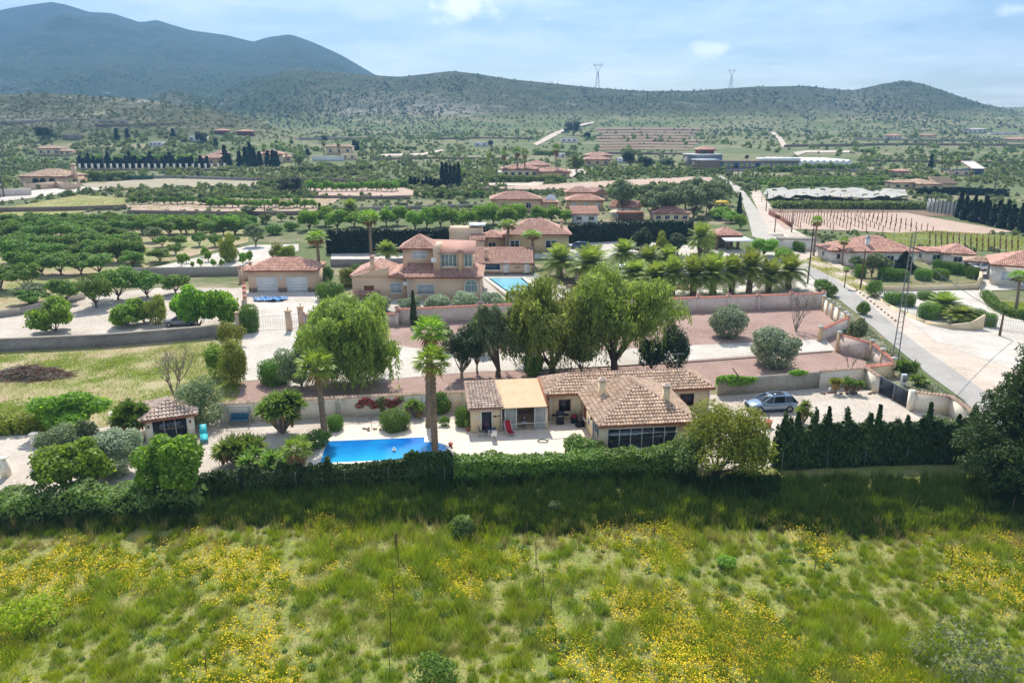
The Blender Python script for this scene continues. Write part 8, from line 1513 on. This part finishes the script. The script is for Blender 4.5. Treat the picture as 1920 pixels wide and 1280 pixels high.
gmesh('tall_weeds', 'straw', X_, Y_, rng.uniform(.3, 1.0, len(X_)), rng.uniform(.012, .03, len(X_)), .25, 'pale seeding stalks among the tall weeds')
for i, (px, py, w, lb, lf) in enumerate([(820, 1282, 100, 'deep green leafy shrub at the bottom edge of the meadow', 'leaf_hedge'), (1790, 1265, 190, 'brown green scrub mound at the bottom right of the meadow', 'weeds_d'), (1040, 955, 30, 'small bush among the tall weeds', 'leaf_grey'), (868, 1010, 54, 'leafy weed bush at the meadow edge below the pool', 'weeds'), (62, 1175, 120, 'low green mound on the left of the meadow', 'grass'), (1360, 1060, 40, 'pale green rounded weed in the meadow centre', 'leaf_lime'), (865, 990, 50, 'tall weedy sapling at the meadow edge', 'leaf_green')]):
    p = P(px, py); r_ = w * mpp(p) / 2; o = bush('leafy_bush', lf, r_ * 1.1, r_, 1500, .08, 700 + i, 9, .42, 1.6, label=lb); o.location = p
# grass in the left field and along verges
def patch(poly, n, h, w, leaf, label, seed, nz=0, name='grass'):
    q = np.array([(v[0], v[1]) for v in Pm([p[0] for p in poly], [p[1] for p in poly])]); rg = np.random.default_rng(seed); x = rg.uniform(q[:, 0].min(), q[:, 0].max(), n * 2); y = rg.uniform(q[:, 1].min(), q[:, 1].max(), n * 2); c = np.zeros(len(x), bool)
    for i in range(len(q)):
        (x1, y1), (x2, y2) = q[i], q[(i + 1) % len(q)]; c ^= ((y1 > y) != (y2 > y)) & (x < (x2 - x1) * (y - y1) / (y2 - y1 + 1e-9) + x1)
    c &= fbm(x, y, 3.5, 3, seed) + .45 * rg.uniform(-1, 1, len(x)) > nz; x, y = x[c], y[c]; mb = MB(); blades(mb, np.column_stack([x, y, g(x, y)]), rg.uniform(.4, 1, len(x)) * h, rg.uniform(.6, 1, len(x)) * w, .6, rg); return tag(mb.build(name, M[leaf]), label, kind='stuff')
patch([(-120, 668), (400, 640), (450, 735), (425, 780), (200, 800), (-120, 815)], 120000, .28, .06, 'grass_mid', 'green weeds of the dry field on the left', 41, .15)
patch([(-120, 668), (400, 640), (450, 735), (425, 780), (200, 800), (-120, 815)], 30000, .22, .06, 'straw', 'dry straw of the field on the left', 42, -.2)
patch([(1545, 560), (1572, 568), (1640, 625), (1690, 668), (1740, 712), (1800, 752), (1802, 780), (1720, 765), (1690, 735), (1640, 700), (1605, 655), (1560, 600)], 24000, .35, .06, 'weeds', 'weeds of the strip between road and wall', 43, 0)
patch([(1500, 490), (1560, 520), (1640, 560), (1640, 545), (1600, 520), (1530, 480)], 9000, .35, .08, 'grass', 'grass tufts on the verge of the road', 44, -.1)
patch([(1850, 580), (1900, 600), (2000, 610), (2000, 570), (1880, 565)], 8000, .2, .08, 'grass', 'lawn around the right edge palm', 45, -1)
patch([(1640, 440), (1760, 434), (2000, 450), (2000, 478), (1700, 462)], 9000, .6, .22, 'grass_olive', 'weeds between the posts behind the bungalow', 46, -.2)
patch([(0, 392), (150, 366), (240, 372), (235, 384), (150, 400), (0, 408)], 12000, .4, .25, 'straw', 'tall straw of the pale meadow', 47, -.3)

for i, (poly, n_, lb) in enumerate([([(60, 815), (430, 788), (690, 776), (690, 800), (600, 812), (430, 830), (200, 850), (60, 850)], 5200, 'sparse weeds of the gravel behind the yuccas'), ([(1345, 742), (1534, 728), (1700, 768), (1820, 800), (1850, 860), (1480, 870), (1300, 880)], 5200, 'sparse weeds of the gravel yard by the parked car'), ([(-100, 612), (150, 560), (450, 545), (450, 610), (400, 622), (-100, 650)], 7000, 'sparse weeds of the fig yard'), ([(430, 735), (560, 655), (745, 636), (1290, 590), (1540, 576), (1650, 690), (1300, 722), (870, 745)], 9000, 'sparse weeds of the red gravel'), ([(1617, 560), (1700, 600), (1900, 690), (2000, 790), (1900, 770), (1740, 655)], 5200, 'weeds of the sandy roadside apron')]): patch(poly, n_, .12, .06, 'grass_olive', lb, 800 + i, .28, 'weeds')
row('almond', 300, 460, 462, 34, 26, 36, 'almond tree, #, in the short row above the citrus plot', 'almond trees above the citrus plot')
patch([(-80, 430), (300, 422), (440, 422), (465, 452), (280, 498), (150, 550), (-80, 600)], 60000, .35, .16, 'grass_olive', 'weeds between the trees of the left orchard', 820, .05)
patch([(235, 384), (420, 376), (640, 372), (600, 396), (250, 398)], 14000, .4, .3, 'grass_olive', 'weeds of the small middle orchard', 821, .1)

for px, y, t_, w, k_, lb in ((1090, 702, 640, 60, 'greytree', 'shadowed shrub filling the gap between the two tall pepper trees'), (1222, 700, 630, 60, 'darktree', 'dark low tree under the right side of the tallest pepper tree'), (1000, 704, 650, 46, 'gbush', 'low shrub under the left pepper tree crown'), (702, 716, 640, 60, 'darktree', 'dark growth at the right foot of the dense pepper tree'), (622, 718, 650, 50, 'darktree', 'dark growth at the left foot of the dense pepper tree'), (905, 660, 585, 60, 'greytree', 'olive green tree behind the slim weeping tree')): plant(k_, px, y, t_, w, lb)
# ------------------------------------------------------------------ haze: the air of the valley
hz = MB(); hz.bx(-5500, 5500, -150, 3500, -4, 490)
hm = bpy.data.materials.new('haze_air'); hm.use_nodes = True; hn = hm.node_tree.nodes; hl = hm.node_tree.links
for n_ in list(hn): hn.remove(n_)
ho = hn.new('ShaderNodeOutputMaterial'); hv = hn.new('ShaderNodeVolumePrincipled')
hv.inputs['Color'].default_value = (.27, .56, .95, 1); hv.inputs['Density'].default_value = .00028; hv.inputs['Anisotropy'].default_value = .0
hl.new(hv.outputs[0], ho.inputs['Volume'])
hob = hz.build('haze', hm); tag(hob, 'pale blue haze filling the air of the valley', kind='stuff')
